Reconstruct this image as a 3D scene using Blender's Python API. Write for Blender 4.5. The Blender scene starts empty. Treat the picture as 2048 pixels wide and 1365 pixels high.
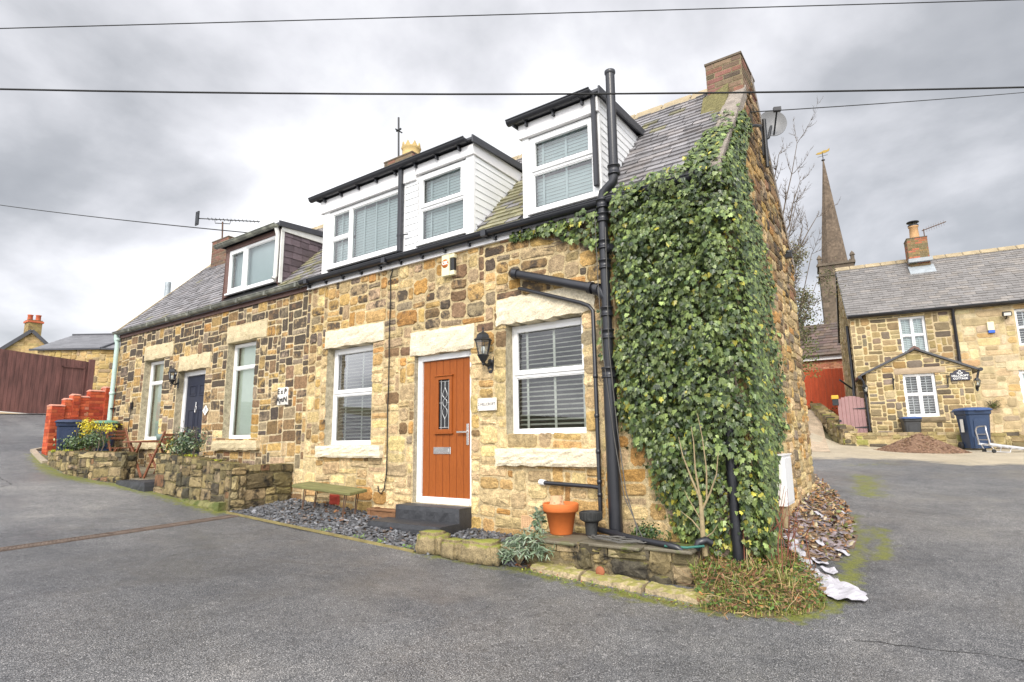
import bpy, bmesh, math, random
from mathutils import Vector, Matrix, noise as mnoise
R = math.radians
C = bpy.context.scene.collection
SC = bpy.context.scene

# ------------------------------------------------------------------ camera, sky, sun, exposure
CAM = Vector((0.0, -6.0, 1.5))
cam_d = bpy.data.cameras.new("camera")
cam_d.sensor_width = 36.0
cam_d.lens = 36.0 * 1144.6 / 2048.0
cam_d.clip_start = 0.05
cam_d.clip_end = 2000.0
cam = bpy.data.objects.new("camera", cam_d)
C.objects.link(cam)
def cam_axes(pitch, roll, yaw):
    f = Vector((math.sin(yaw) * math.cos(pitch), math.cos(yaw) * math.cos(pitch), math.sin(pitch)))
    r = Vector((math.cos(yaw), -math.sin(yaw), 0.0))
    u = r.cross(f)
    return r * math.cos(roll) + u * math.sin(roll), u * math.cos(roll) - r * math.sin(roll), f
cr, cu, cf = cam_axes(R(9.7383), R(-0.79253), R(-34.896))
cam.matrix_world = Matrix(((cr.x, cu.x, -cf.x, CAM.x), (cr.y, cu.y, -cf.y, CAM.y), (cr.z, cu.z, -cf.z, CAM.z), (0, 0, 0, 1)))
SC.camera = cam
SC.view_settings.view_transform = 'Standard'
SC.view_settings.look = 'None'
SC.view_settings.exposure = 0.62
SC.view_settings.gamma = 1.0
SC.cycles.max_bounces = 6
SC.cycles.transparent_max_bounces = 12
SC.cycles.use_denoising = True

SUN_EL, SUN_AZ = R(38), R(158)          # sun behind the camera, to its right, softened by cloud
world = bpy.data.worlds.new("World")
SC.world = world
world.use_nodes = True
wt = world.node_tree
for n in list(wt.nodes): wt.nodes.remove(n)
def wn(t, **k):
    n = wt.nodes.new(t)
    for a, b in k.items(): setattr(n, a, b)
    return n
def wl(a, b): wt.links.new(a, b)
def wmath(op, a, b=None, clamp=False):
    n = wn('ShaderNodeMath', operation=op, use_clamp=clamp)
    for i, x in enumerate((a, b)):
        if x is None: continue
        if isinstance(x, (int, float)): n.inputs[i].default_value = x
        else: wl(x, n.inputs[i])
    return n.outputs[0]
tc = wn('ShaderNodeTexCoord')
nrm = wn('ShaderNodeVectorMath', operation='NORMALIZE'); wl(tc.outputs['Generated'], nrm.inputs[0])
sep = wn('ShaderNodeSeparateXYZ'); wl(nrm.outputs[0], sep.inputs[0])
zc = wmath('ADD', wmath('MAXIMUM', sep.outputs[2], 0.0), 0.42)
comb = wn('ShaderNodeCombineXYZ')
wl(wmath('DIVIDE', sep.outputs[0], zc), comb.inputs[0]); wl(wmath('DIVIDE', sep.outputs[1], zc), comb.inputs[1])
n1 = wn('ShaderNodeTexNoise'); n1.inputs['Scale'].default_value = 2.3; n1.inputs['Detail'].default_value = 7.0
n1.inputs['Roughness'].default_value = 0.52; n1.inputs['Distortion'].default_value = 0.15
wl(comb.outputs[0], n1.inputs['Vector'])
n2 = wn('ShaderNodeTexNoise'); n2.inputs['Scale'].default_value = 0.8; n2.inputs['Detail'].default_value = 3.0
wl(comb.outputs[0], n2.inputs['Vector'])
def lobe(d, p):
    v = wn('ShaderNodeVectorMath', operation='DOT_PRODUCT')
    wl(nrm.outputs[0], v.inputs[0]); v.inputs[1].default_value = Vector(d).normalized()
    return wmath('POWER', wmath('MAXIMUM', v.outputs['Value'], 0.0), p)
def pix(x, y): return cf + cr * ((x - 1024) / 1144.6) - cu * ((y - 682.5) / 1144.6)
thin_cloud = wmath('ADD', wmath('MULTIPLY', lobe(pix(1120, 400), 13), 0.29), wmath('MULTIPLY', lobe(pix(420, 640), 50), 0.26))
thick_cloud = wmath('ADD', wmath('MULTIPLY', lobe(pix(60, 180), 10), 0.13), wmath('MULTIPLY', lobe(pix(2000, 250), 14), 0.15))
dens = wmath('ADD', wmath('MULTIPLY', n1.outputs['Fac'], 0.95), wmath('MULTIPLY', n2.outputs['Fac'], 0.45))
dens = wmath('SUBTRACT', wmath('ADD', dens, thin_cloud), thick_cloud)
ramp = wn('ShaderNodeValToRGB'); wl(dens, ramp.inputs[0])
el = ramp.color_ramp.elements
el[0].position = 0.40; el[0].color = (0.25, 0.26, 0.28, 1)
el[1].position = 0.95; el[1].color = (1.0, 1.0, 1.0, 1)
e = el.new(0.60); e.color = (0.40, 0.408, 0.43, 1)
e = el.new(0.76); e.color = (0.66, 0.66, 0.69, 1)
# brightness added to the unseen sky behind the camera, to light the house fronts
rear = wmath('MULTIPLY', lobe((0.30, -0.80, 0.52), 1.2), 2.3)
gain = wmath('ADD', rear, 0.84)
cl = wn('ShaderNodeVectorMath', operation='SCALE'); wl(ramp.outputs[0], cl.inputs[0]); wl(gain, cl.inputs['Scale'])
sky = wn('ShaderNodeTexSky', sky_type='NISHITA'); sky.sun_disc = False
sky.sun_elevation = SUN_EL; sky.sun_rotation = SUN_AZ
sk = wn('ShaderNodeVectorMath', operation='SCALE'); wl(sky.outputs[0], sk.inputs[0]); sk.inputs['Scale'].default_value = 0.01
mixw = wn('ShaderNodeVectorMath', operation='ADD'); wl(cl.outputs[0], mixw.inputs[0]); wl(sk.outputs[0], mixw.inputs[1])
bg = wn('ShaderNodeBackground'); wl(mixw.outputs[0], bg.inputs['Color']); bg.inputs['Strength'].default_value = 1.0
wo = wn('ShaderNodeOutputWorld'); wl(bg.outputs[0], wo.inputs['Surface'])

sun_d = bpy.data.lights.new("sun", 'SUN'); sun_d.energy = 1.5; sun_d.angle = R(14); sun_d.color = (1.0, 0.92, 0.80)
sun = bpy.data.objects.new("sun", sun_d); C.objects.link(sun)
sd = Vector((math.sin(SUN_AZ) * math.cos(SUN_EL), math.cos(SUN_AZ) * math.cos(SUN_EL), math.sin(SUN_EL)))
sun.rotation_euler = sd.to_track_quat('Z', 'Y').to_euler()
sun.location = (0, -20, 30)

# ------------------------------------------------------------------ helpers
rng = random.Random(7)
def U(a, b): return rng.uniform(a, b)

class MB:
    """collects faces with a colour each and links them as one mesh object"""
    def __init__(s): s.v = []; s.f = []; s.c = []; s.sm = []
    def add(s, vs, fs, col=(1, 1, 1), smooth=False):
        o = len(s.v); s.v += [tuple(p) for p in vs]
        for f in fs:
            s.f.append(tuple(i + o for i in f)); s.c.append(col); s.sm.append(smooth)
        return s
    def box(s, x0, x1, y0, y1, z0, z1, col=(1, 1, 1)):
        v = [(x, y, z) for z in (z0, z1) for y in (y0, y1) for x in (x0, x1)]
        return s.add(v, [(0, 2, 3, 1), (4, 5, 7, 6), (0, 1, 5, 4), (1, 3, 7, 5), (3, 2, 6, 7), (2, 0, 4, 6)], col)
    def obox(s, c, ax, ay, az, col=(1, 1, 1)):
        c, ax, ay, az = Vector(c), Vector(ax), Vector(ay), Vector(az)
        v = [c + ax * i + ay * j + az * k for k in (-1, 1) for j in (-1, 1) for i in (-1, 1)]
        return s.add(v, [(0, 2, 3, 1), (4, 5, 7, 6), (0, 1, 5, 4), (1, 3, 7, 5), (3, 2, 6, 7), (2, 0, 4, 6)], col)
    def bar(s, a, b, w, h, col=(1, 1, 1), up=(0, 0, 1)):
        a, b = Vector(a), Vector(b); d = (b - a); L = d.length; d.normalize()
        x = d.cross(Vector(up))
        if x.length < 1e-4: x = d.cross(Vector((1, 0, 0)))
        x.normalize(); y = x.cross(d)
        return s.obox((a + b) / 2, x * w / 2, d * L / 2, y * h / 2, col)
    def prism(s, poly, ex, col=(1, 1, 1)):
        """poly: list of 3-d points (ccw seen from outside), ex: extrusion vector away from outside"""
        n = len(poly); ex = Vector(ex); p = [Vector(q) for q in poly]
        v = p + [q + ex for q in p]
        return s.add(v, [tuple(range(n)), tuple(range(2 * n - 1, n - 1, -1))] + [(i, n + i, n + (i + 1) % n, (i + 1) % n) for i in range(n)], col)
    def tube(s, pts, r, n=8, col=(1, 1, 1), cap=True, smooth=True):
        pts = [Vector(p) for p in pts]; rs = r if isinstance(r, (list, tuple)) else [r] * len(pts)
        rings = []; pr = None
        for i, p in enumerate(pts):
            d = (pts[min(i + 1, len(pts) - 1)] - pts[max(i - 1, 0)])
            if d.length < 1e-9: d = Vector((0, 0, 1))
            d.normalize()
            if pr is None:
                x = d.orthogonal().normalized()
            else:
                x = pr - d * pr.dot(d)
                x = x.normalized() if x.length > 1e-5 else d.orthogonal().normalized()
            pr = x; y = d.cross(x)
            rings.append([p + (x * math.cos(2 * math.pi * k / n) + y * math.sin(2 * math.pi * k / n)) * rs[i] for k in range(n)])
        vs = [q for rg in rings for q in rg]; fs = []
        for i in range(len(pts) - 1):
            for k in range(n):
                k2 = (k + 1) % n
                fs.append((i * n + k, i * n + k2, (i + 1) * n + k2, (i + 1) * n + k))
        s.add(vs, fs, col, smooth)
        if cap:
            s.add(rings[0], [tuple(range(n - 1, -1, -1))], col); s.add(rings[-1], [tuple(range(n))], col)
        return s
    def lathe(s, prof, c=(0, 0, 0), n=20, col=(1, 1, 1), smooth=True, axis='z', ph=0.0):
        c = Vector(c); vs = []; m = len(prof)
        for r, z in prof:
            for k in range(n):
                a = 2 * math.pi * k / n + ph
                p = Vector((r * math.cos(a), r * math.sin(a), z))
                if axis == 'y': p = Vector((p.x, -p.z, p.y))
                if axis == 'x': p = Vector((p.z, p.x, p.y))
                vs.append(c + p)
        fs = [(i * n + k, i * n + (k + 1) % n, (i + 1) * n + (k + 1) % n, (i + 1) * n + k) for i in range(m - 1) for k in range(n)]
        return s.add(vs, fs, col, smooth)
    def build(s, name, mat, parent=None, off=(0, 0, 0), bevel=0.0, seg=1):
        off = Vector(off)
        me = bpy.data.meshes.new(name)
        me.from_pydata([tuple(Vector(p) - off) for p in s.v], [], s.f)
        if len(me.polygons) == len(s.f):
            at = me.color_attributes.new("Col", 'FLOAT_COLOR', 'CORNER')
            buf = []
            for i, p in enumerate(me.polygons):
                c = s.c[i]; buf += [c[0], c[1], c[2], c[3] if len(c) > 3 else 0.0] * p.loop_total
            at.data.foreach_set("color", buf)
            me.polygons.foreach_set("use_smooth", s.sm)
        if bevel > 0:
            bm = bmesh.new(); bm.from_mesh(me)
            bmesh.ops.bevel(bm, geom=[e for e in bm.edges if len(e.link_faces) == 2 and e.calc_face_angle(0) > 0.5], offset=bevel, segments=seg, affect='EDGES', clamp_overlap=True)
            bm.to_mesh(me); bm.free()
        me.update()
        o = bpy.data.objects.new(name, me)
        for m in (mat if isinstance(mat, (list, tuple)) else [mat]): me.materials.append(m)
        C.objects.link(o)
        if parent is not None: o.parent = parent
        return o

def thing(name, label, cat, loc=(0, 0, 0), rotz=0.0, group=None, off=None):
    o = bpy.data.objects.new(name, None); C.objects.link(o)
    o.empty_display_size = 0.2
    o.location = loc; o.rotation_euler = (0, 0, rotz)
    o['label'] = label; o['category'] = cat
    if group: o['group'] = group
    o['off'] = list(off if off is not None else loc)
    return o
def part(t, name, mb, mat, bevel=0.0, label=None, sub=None, seg=1):
    o = mb.build(name, mat, sub if sub is not None else t, t['off'], bevel, seg)
    if label: o['label'] = label
    return o
def tag(o, label, cat, group=None):
    o['label'] = label; o['category'] = cat
    if group: o['group'] = group
    return o
def solo(name, mb, mat, label, cat, base, group=None, bevel=0.0):
    o = mb.build(name, mat, None, base, bevel); o.location = base
    return tag(o, label, cat, group)
def struct(name, mb, mat, stuff=False):
    o = mb.build(name, mat); o['kind'] = 'stuff' if stuff else 'structure'
    return o
def copy_tree(o, parent=None):
    c = o.copy(); C.objects.link(c); c.parent = parent
    for ch in [x for x in bpy.data.objects if x.parent == o]: copy_tree(ch, c)
    return c

# ------------------------------------------------------------------ materials
def mat(name, col=(0.5, 0.5, 0.5), rough=0.6, attr=False, var=0.25, vscale=6.0, bump=0.15, bscale=40.0, metal=0.0, spec=0.5,
        coat=0.0, fine=0.0, fscale=120.0, stain=None, stain_scale=1.5, stain_at=0.55, stain_w=0.12, rough_var=0.0, stretch=(1, 1, 1), top=None, top_at=0.55, emit=None, soot=False):
    m = bpy.data.materials.new(name); m.use_nodes = True
    nt = m.node_tree; nd = nt.nodes; b = nd['Principled BSDF']
    def N(t, **k):
        n = nd.new(t)
        for a, v in k.items(): setattr(n, a, v)
        return n
    L = nt.links.new
    t = N('ShaderNodeTexCoord'); mp = N('ShaderNodeMapping'); mp.inputs['Scale'].default_value = stretch
    L(t.outputs['Object'], mp.inputs[0]); vec = mp.outputs[0]
    def NO(sc, det=5.0, ro=0.6):
        n = N('ShaderNodeTexNoise'); n.inputs['Scale'].default_value = sc; n.inputs['Detail'].default_value = det; n.inputs['Roughness'].default_value = ro
        L(vec, n.inputs['Vector']); return n.outputs['Fac']
    if attr:
        a = N('ShaderNodeVertexColor', layer_name="Col"); c = a.outputs[0]
    else:
        a = N('ShaderNodeRGB'); a.outputs[0].default_value = (*col, 1); c = a.outputs[0]
    def MR(f, lo, hi, a0=0.25, a1=0.75):
        r = N('ShaderNodeMapRange'); r.inputs['From Min'].default_value = a0; r.inputs['From Max'].default_value = a1
        r.inputs['To Min'].default_value = lo; r.inputs['To Max'].default_value = hi; L(f, r.inputs['Value']); return r.outputs[0]
    def SCALE(c, f):
        s = N('ShaderNodeVectorMath', operation='SCALE'); L(c, s.inputs[0]); L(f, s.inputs['Scale']); return s.outputs[0]
    if var: c = SCALE(c, MR(NO(vscale), 1 - var, 1 + var))
    if fine: c = SCALE(c, MR(NO(fscale, 2.0), 1 - fine, 1 + fine))
    def MIX(c, d, f):
        x = N('ShaderNodeMix', data_type='RGBA'); L(f, x.inputs[0]); L(c, x.inputs[6]); x.inputs[7].default_value = (*d, 1); return x.outputs[2]
    if stain is not None and soot:
        sf = N('ShaderNodeMath', operation='ADD'); L(NO(stain_scale, 8.0, 0.68), sf.inputs[0]); sm = N('ShaderNodeMath', operation='MULTIPLY_ADD'); L(a.outputs[1], sm.inputs[0]); sm.inputs[1].default_value = 0.46; sm.inputs[2].default_value = -0.23; L(sm.outputs[0], sf.inputs[1])
        c = MIX(c, stain, MR(sf.outputs[0], 0, 0.94, stain_at, stain_at + stain_w))
    elif stain is not None:
        c = MIX(c, stain, MR(NO(stain_scale, 8.0, 0.65), 0, 1, stain_at, stain_at + stain_w))
    if top is not None:
        g = N('ShaderNodeNewGeometry'); sx = N('ShaderNodeSeparateXYZ'); L(g.outputs['Normal'], sx.inputs[0])
        ad = N('ShaderNodeMath', operation='ADD'); L(sx.outputs[2], ad.inputs[0]); L(MR(NO(14.0), -0.5, 0.5), ad.inputs[1])
        c = MIX(c, top, MR(ad.outputs[0], 0, 1, top_at, top_at + 0.35))
    L(c, b.inputs['Base Color'])
    b.inputs['Roughness'].default_value = rough
    if rough_var: L(MR(NO(2.3, 4.0), max(0.02, rough - rough_var), min(1, rough + rough_var), 0.35, 0.65), b.inputs['Roughness'])
    b.inputs['Metallic'].default_value = metal; b.inputs['Specular IOR Level'].default_value = spec; b.inputs['Coat Weight'].default_value = coat
    if emit: b.inputs['Emission Color'].default_value = (*emit[0], 1); b.inputs['Emission Strength'].default_value = emit[1]
    if bump:
        bp = N('ShaderNodeBump'); bp.inputs['Strength'].default_value = min(1.0, bump * 2); bp.inputs['Distance'].default_value = 0.02
        L(NO(bscale, 6.0, 0.65), bp.inputs['Height']); L(bp.outputs[0], b.inputs['Normal'])
    return m

def glass_mat(name, tint=(0.92, 0.96, 0.95), ior=1.52, rough=0.01, gain=1.0):
    m = bpy.data.materials.new(name); m.use_nodes = True; nt = m.node_tree
    for n in list(nt.nodes): nt.nodes.remove(n)
    o = nt.nodes.new('ShaderNodeOutputMaterial'); mx = nt.nodes.new('ShaderNodeMixShader')
    tr = nt.nodes.new('ShaderNodeBsdfTransparent'); tr.inputs[0].default_value = (*tint, 1)
    gl = nt.nodes.new('ShaderNodeBsdfGlossy'); gl.inputs['Roughness'].default_value = rough
    fr = nt.nodes.new('ShaderNodeFresnel'); fr.inputs[0].default_value = ior
    ml = nt.nodes.new('ShaderNodeMath'); ml.operation = 'MULTIPLY'; ml.use_clamp = True; ml.inputs[1].default_value = gain
    nt.links.new(fr.outputs[0], ml.inputs[0]); nt.links.new(ml.outputs[0], mx.inputs[0])
    nt.links.new(tr.outputs[0], mx.inputs[1]); nt.links.new(gl.outputs[0], mx.inputs[2]); nt.links.new(mx.outputs[0], o.inputs[0])
    return m

M = dict(
    stone=mat('rubble_stone', attr=True, rough=0.85, var=0.45, vscale=13, bump=0.9, bscale=30, fine=0.42, fscale=75, stain=(0.068, 0.055, 0.044), stain_scale=7, stain_at=0.50, stain_w=0.15, spec=0.25, soot=True),
    stone_far=mat('rubble_stone_far', attr=True, rough=0.85, var=0.3, vscale=5, bump=0.35, bscale=18, fine=0.2, fscale=60, spec=0.25),
    wetstone=mat('mossy_rubble', attr=True, rough=0.75, var=0.4, vscale=9, bump=0.55, bscale=26, fine=0.3, fscale=90, stain=(0.028, 0.024, 0.018), stain_scale=6, stain_at=0.50, stain_w=0.14, spec=0.3, top=(0.16, 0.15, 0.035), top_at=0.75),
    lintel=mat('pecked_limestone', (0.78, 0.69, 0.51), rough=0.9, var=0.14, vscale=5, bump=0.55, bscale=46, fine=0.22, fscale=52, stain=(0.50, 0.40, 0.24), stain_scale=9, stain_at=0.62, spec=0.2),
    lintel_old=mat('weathered_sandstone_dressing', (0.62, 0.52, 0.33), rough=0.9, var=0.2, vscale=5, bump=0.55, bscale=40, fine=0.25, fscale=50, stain=(0.33, 0.25, 0.13), stain_scale=8, stain_at=0.58, spec=0.2),
    reveal=mat('dressed_reveal', (0.40, 0.35, 0.25), rough=0.9, var=0.2, vscale=7, bump=0.2, bscale=30),
    slate=mat('roof_slate', attr=True, rough=0.36, var=0.2, vscale=9, bump=0.12, bscale=30, fine=0.15, fscale=80, spec=0.6),
    ridge=mat('ridge_tile', (0.36, 0.29, 0.18), rough=0.85, var=0.3, vscale=5, bump=0.3, bscale=25),
    cement=mat('cement_skew', (0.30, 0.26, 0.22), rough=0.95, var=0.35, vscale=12, bump=0.6, bscale=50, fine=0.3, fscale=130),
    brick=mat('brick', attr=True, rough=0.85, var=0.25, vscale=14, bump=0.3, bscale=60, fine=0.2, fscale=120, spec=0.25),
    upvc=mat('white_plastic', (0.84, 0.845, 0.84), rough=0.34, var=0.05, vscale=3, bump=0.0, stain=(0.60, 0.60, 0.54), stain_scale=3.5, stain_at=0.60, stain_w=0.25),
    clad=mat('white_cladding', (0.82, 0.83, 0.83), rough=0.4, var=0.05, vscale=3, bump=0.0, stain=(0.55, 0.58, 0.42), stain_scale=2.2, stain_at=0.70),
    fascia=mat('white_fascia', (0.80, 0.79, 0.79), rough=0.4, var=0.06, vscale=2, bump=0.0),
    brownwood=mat('brown_painted_wood', (0.15, 0.085, 0.07), rough=0.6, var=0.3, vscale=4, bump=0.15, stretch=(1, 1, 6)),
    black=mat('black_plastic', (0.018, 0.019, 0.024), rough=0.32, var=0.2, bump=0.03, spec=0.6),
    iron=mat('black_iron', (0.016, 0.018, 0.021), rough=0.4, var=0.2, bump=0.05),
    castiron=mat('painted_cast_iron_gutter', (0.15, 0.155, 0.13), rough=0.55, var=0.35, vscale=7, bump=0.2, bscale=30, stain=(0.30, 0.31, 0.25), stain_scale=4, stain_at=0.5),
    greypipe=mat('sea_green_downpipe', (0.46, 0.60, 0.54), rough=0.45, var=0.1, bump=0.05),
    greypost=mat('white_weathered_post', (0.70, 0.70, 0.66), rough=0.6, var=0.15, bump=0.1),
    roofedge=mat('dark_roof_edge', (0.05, 0.052, 0.06), rough=0.5, var=0.2, bump=0.05),
    glass=glass_mat('window_glass', gain=2.6),
    glass_hi=glass_mat('window_glass_reflective', gain=2.6, tint=(0.80, 0.86, 0.86)),
    glass_mirror=glass_mat('window_glass_bright', gain=6.0, tint=(0.85, 0.9, 0.9)),
    glass_dark=glass_mat('leaded_glass', tint=(0.5, 0.55, 0.55), gain=1.2),
    blind_green=mat('pale_green_blind', (0.86, 0.93, 0.80), rough=0.8, var=0.04, bump=0.0),
    blind_olive=mat('olive_blind', (0.66, 0.68, 0.48), rough=0.8, var=0.05, bump=0.0),
    blind_cool=mat('cool_white_blind', (0.84, 0.92, 0.91), rough=0.6, var=0.03, bump=0.0),
    blind_white=mat('cream_blind', (0.80, 0.79, 0.68), rough=0.5, var=0.03, bump=0.0),
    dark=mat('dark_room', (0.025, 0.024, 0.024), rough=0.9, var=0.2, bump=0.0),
    steel=mat('brushed_chrome', (0.72, 0.70, 0.68), rough=0.22, metal=1.0, var=0.05, bump=0.0),
    lead=mat('lead_came', (0.62, 0.63, 0.62), rough=0.4, metal=0.6, var=0.1, bump=0.0),
    navy=mat('navy_door_paint', (0.022, 0.026, 0.045), rough=0.42, var=0.1, bump=0.03, spec=0.3),
    oak=mat('orange_oak_door', (0.30, 0.082, 0.016), spec=0.22, rough=0.48, var=0.16, vscale=9, bump=0.08, bscale=70, stretch=(9, 9, 0.9), fine=0.14, fscale=30),
    groove=mat('door_groove', (0.14, 0.03, 0.008), rough=0.7, var=0.1, bump=0.0),
    step=mat('black_painted_step', (0.04, 0.042, 0.047), rough=0.55, var=0.3, vscale=5, bump=0.25, bscale=40, stain=(0.16, 0.16, 0.16), stain_scale=8, stain_at=0.66),
    terracotta=mat('terracotta', (0.58, 0.15, 0.03), rough=0.75, var=0.15, vscale=6, bump=0.06, bscale=60, stain=(0.40, 0.26, 0.16), stain_scale=4, stain_at=0.68),
    claypot=mat('chimney_clay', (0.50, 0.30, 0.14), rough=0.8, var=0.2, vscale=9, bump=0.1),
    tanpot=mat('buff_chimney_pot', (0.52, 0.38, 0.16), rough=0.8, var=0.25, vscale=9, bump=0.1),
    leaf=mat('leaf', attr=True, rough=0.36, var=0.25, vscale=40, bump=0.0, spec=0.5),
    dull=mat('dull_leaf', attr=True, rough=0.7, var=0.2, vscale=30, bump=0.0, spec=0.3),
    bark=mat('bark', (0.13, 0.10, 0.075), rough=0.9, var=0.3, vscale=12, bump=0.4, bscale=30),
    twig=mat('pale_twig', (0.32, 0.25, 0.14), rough=0.85, var=0.3, vscale=12, bump=0.2),
    chips=mat('slate_chips', attr=True, rough=0.5, var=0.25, vscale=30, bump=0.2, bscale=60, spec=0.5),
    soil=mat('soil', (0.10, 0.07, 0.045), rough=0.95, var=0.4, vscale=9, bump=0.6, bscale=30, fine=0.3),
    bench=mat('mossy_plank', (0.17, 0.165, 0.06), rough=0.85, var=0.35, vscale=4, bump=0.25, bscale=30, stretch=(1, 6, 6), fine=0.2),
    rust=mat('rusty_steel', (0.12, 0.07, 0.045), rough=0.8, var=0.3, vscale=16, bump=0.2),
    redwood=mat('red_brown_furniture_wood', (0.21, 0.078, 0.038), rough=0.5, var=0.25, vscale=8, bump=0.1, stretch=(1, 1, 5)),
    crate=mat('old_crate_wood', (0.22, 0.11, 0.05), rough=0.85, var=0.35, vscale=8, bump=0.3, stretch=(1, 5, 5)),
    fencebrown=mat('dark_brown_fence', (0.135, 0.058, 0.048), rough=0.75, var=0.6, vscale=2.2, bump=0.2, stretch=(4, 4, 0.6), fine=0.25, fscale=40),
    fencered=mat('red_orange_fence', (0.50, 0.075, 0.02), rough=0.7, var=0.25, vscale=3, bump=0.15, stretch=(4, 4, 0.6), fine=0.2, fscale=30),
    gatepink=mat('pink_gate_paint', (0.33, 0.19, 0.185), rough=0.6, var=0.12, vscale=4, bump=0.08),
    bluebin=mat('blue_bin_plastic', (0.022, 0.045, 0.10), rough=0.45, var=0.15, vscale=4, bump=0.06, fine=0.1),
    bluelid=mat('blue_lid_plastic', (0.035, 0.075, 0.20), rough=0.4, var=0.12, bump=0.03),
    navybin=mat('navy_bin_plastic', (0.016, 0.030, 0.075), rough=0.42, var=0.15, bump=0.04),
    greenlid=mat('green_lid_plastic', (0.10, 0.24, 0.16), rough=0.4, var=0.12, bump=0.03),
    darkbin=mat('charcoal_bin_plastic', (0.05, 0.052, 0.055), rough=0.5, var=0.15, bump=0.04),
    rubber=mat('rubber', (0.02, 0.02, 0.02), rough=0.8, var=0.1, bump=0.0),
    alu=mat('aluminium', (0.62, 0.62, 0.63), rough=0.35, metal=0.9, var=0.12, bump=0.03),
    mulch=mat('wood_chip', attr=True, rough=0.95, var=0.3, vscale=20, bump=0.5, bscale=40),
    sheet=mat('white_sheeting', (0.47, 0.455, 0.49), rough=0.55, var=0.2, vscale=6, bump=0.25, bscale=14),
    cream=mat('cream_plastic', (0.78, 0.73, 0.48), rough=0.5, var=0.05, bump=0.0),
    orange=mat('orange_print', (0.62, 0.17, 0.035), rough=0.5, var=0.05, bump=0.0),
    whiteprint=mat('white_print', (0.85, 0.85, 0.82), rough=0.5, var=0.02, bump=0.0),
    blackprint=mat('black_print', (0.02, 0.02, 0.022), rough=0.5, var=0.05, bump=0.0),
    plaque=mat('ivory_plaque', (0.78, 0.75, 0.68), rough=0.4, var=0.05, bump=0.0),
    blueglow=mat('blue_plastic_lens', (0.03, 0.12, 0.55), rough=0.3, var=0.05, bump=0.0),
    dish=mat('grey_dish', (0.20, 0.205, 0.21), rough=0.5, var=0.12, bump=0.02),
    church=mat('church_stone', attr=True, rough=0.9, var=0.3, vscale=0.7, bump=0.0, fine=0.25, fscale=2.5),
    gold=mat('gilded_vane', (0.30, 0.20, 0.05), rough=0.35, metal=0.8, var=0.1, bump=0.0),
    moss=mat('moss_growth', (0.19, 0.17, 0.07), rough=0.95, var=0.4, vscale=20, bump=0.6, bscale=80, fine=0.3),
    bulb=mat('white_bulb', (0.85, 0.84, 0.80), rough=0.3, var=0.02, bump=0.0),
    yellowpost=mat('yellow_cap', (0.60, 0.36, 0.03), rough=0.5, var=0.1, bump=0.0),
    tile=mat('brown_roof_tile', attr=True, rough=0.8, var=0.25, vscale=6, bump=0.2),
)

# ------------------------------------------------------------------ terrain
GX = [-60, -40, -28, -22, -18, -15, -12, -8.6, -5.3, -4, -2, 0, 8, 30]
GZ = [5.5, 4.5, 3.1, 2.15, 1.5, 1.05, .74, .46, .29, .21, .1, .0, -.15, -.3]
RY = [-30, -1.5, 0, 2, 4, 7, 12, 14, 20, 40]
RZ = [0, 0, .1, .3, .5, .73, 1.0, 1.08, 1.15, 1.2]
def pchip(xs, ys, x):
    n = len(xs)
    if x <= xs[0]: return ys[0]
    if x >= xs[-1]: return ys[-1]
    h = [xs[i + 1] - xs[i] for i in range(n - 1)]; d = [(ys[i + 1] - ys[i]) / h[i] for i in range(n - 1)]
    m = [d[0]] + [0 if d[i - 1] * d[i] <= 0 else 2 * d[i - 1] * d[i] / (d[i - 1] + d[i]) for i in range(1, n - 1)] + [d[-1]]
    i = max(j for j in range(n - 1) if xs[j] <= x); t = (x - xs[i]) / h[i]
    return (2*t**3-3*t*t+1)*ys[i] + (t**3-2*t*t+t)*h[i]*m[i] + (-2*t**3+3*t*t)*ys[i+1] + (t**3-t*t)*h[i]*m[i+1]
def ss(a, b, x):
    t = min(1.0, max(0.0, (x - a) / (b - a))); return t * t * (3 - 2 * t)
def hgt(X, Y):
    q = .25 + .75 * ss(-9, -2, X)
    z = pchip(GX, GZ, X) + q * pchip(RY, RZ, Y)
    z += 1.35 * ss(11.0, 22.0, Y) * ss(-1.9, -3.0, X) * ss(-12, -8, X)      # the path that climbs between the houses
    z += 0.016 * math.sin(X * .9 + 1.3) * math.sin(Y * .8) 
    return z
def axis(fine_a, fine_b, st, lo, hi):
    a = []; x = fine_a
    while x <= fine_b + 1e-6: a.append(x); x += st
    g = st; x = fine_a; l = []
    while x > lo: g *= 1.45; x -= g; l.append(x)
    g = st; x = a[-1]; r = []
    while x < hi: g *= 1.45; x += g; r.append(x)
    return l[::-1] + a + r
def sheet(name, xs, ys, dz, m, keep=lambda x, y: True, attr=None, stuff=False):
    idx = {}; v = []; f = []
    for j, y in enumerate(ys):
        for i, x in enumerate(xs):
            idx[i, j] = len(v); v.append((x, y, hgt(x, y) + dz))
    for j in range(len(ys) - 1):
        for i in range(len(xs) - 1):
            if keep((xs[i] + xs[i + 1]) / 2, (ys[j] + ys[j + 1]) / 2):
                f.append((idx[i, j], idx[i + 1, j], idx[i + 1, j + 1], idx[i, j + 1]))
    me = bpy.data.meshes.new(name); me.from_pydata(v, [], f)
    me.polygons.foreach_set("use_smooth", [True] * len(f))
    if attr:
        for an, fn in attr.items():
            a = me.attributes.new(an, 'FLOAT', 'POINT'); a.data.foreach_set("value", [fn(p[0], p[1]) for p in v])
    me.materials.append(m); o = bpy.data.objects.new(name, me); C.objects.link(o)
    o['kind'] = 'stuff' if stuff else 'structure'
    return o
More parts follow.
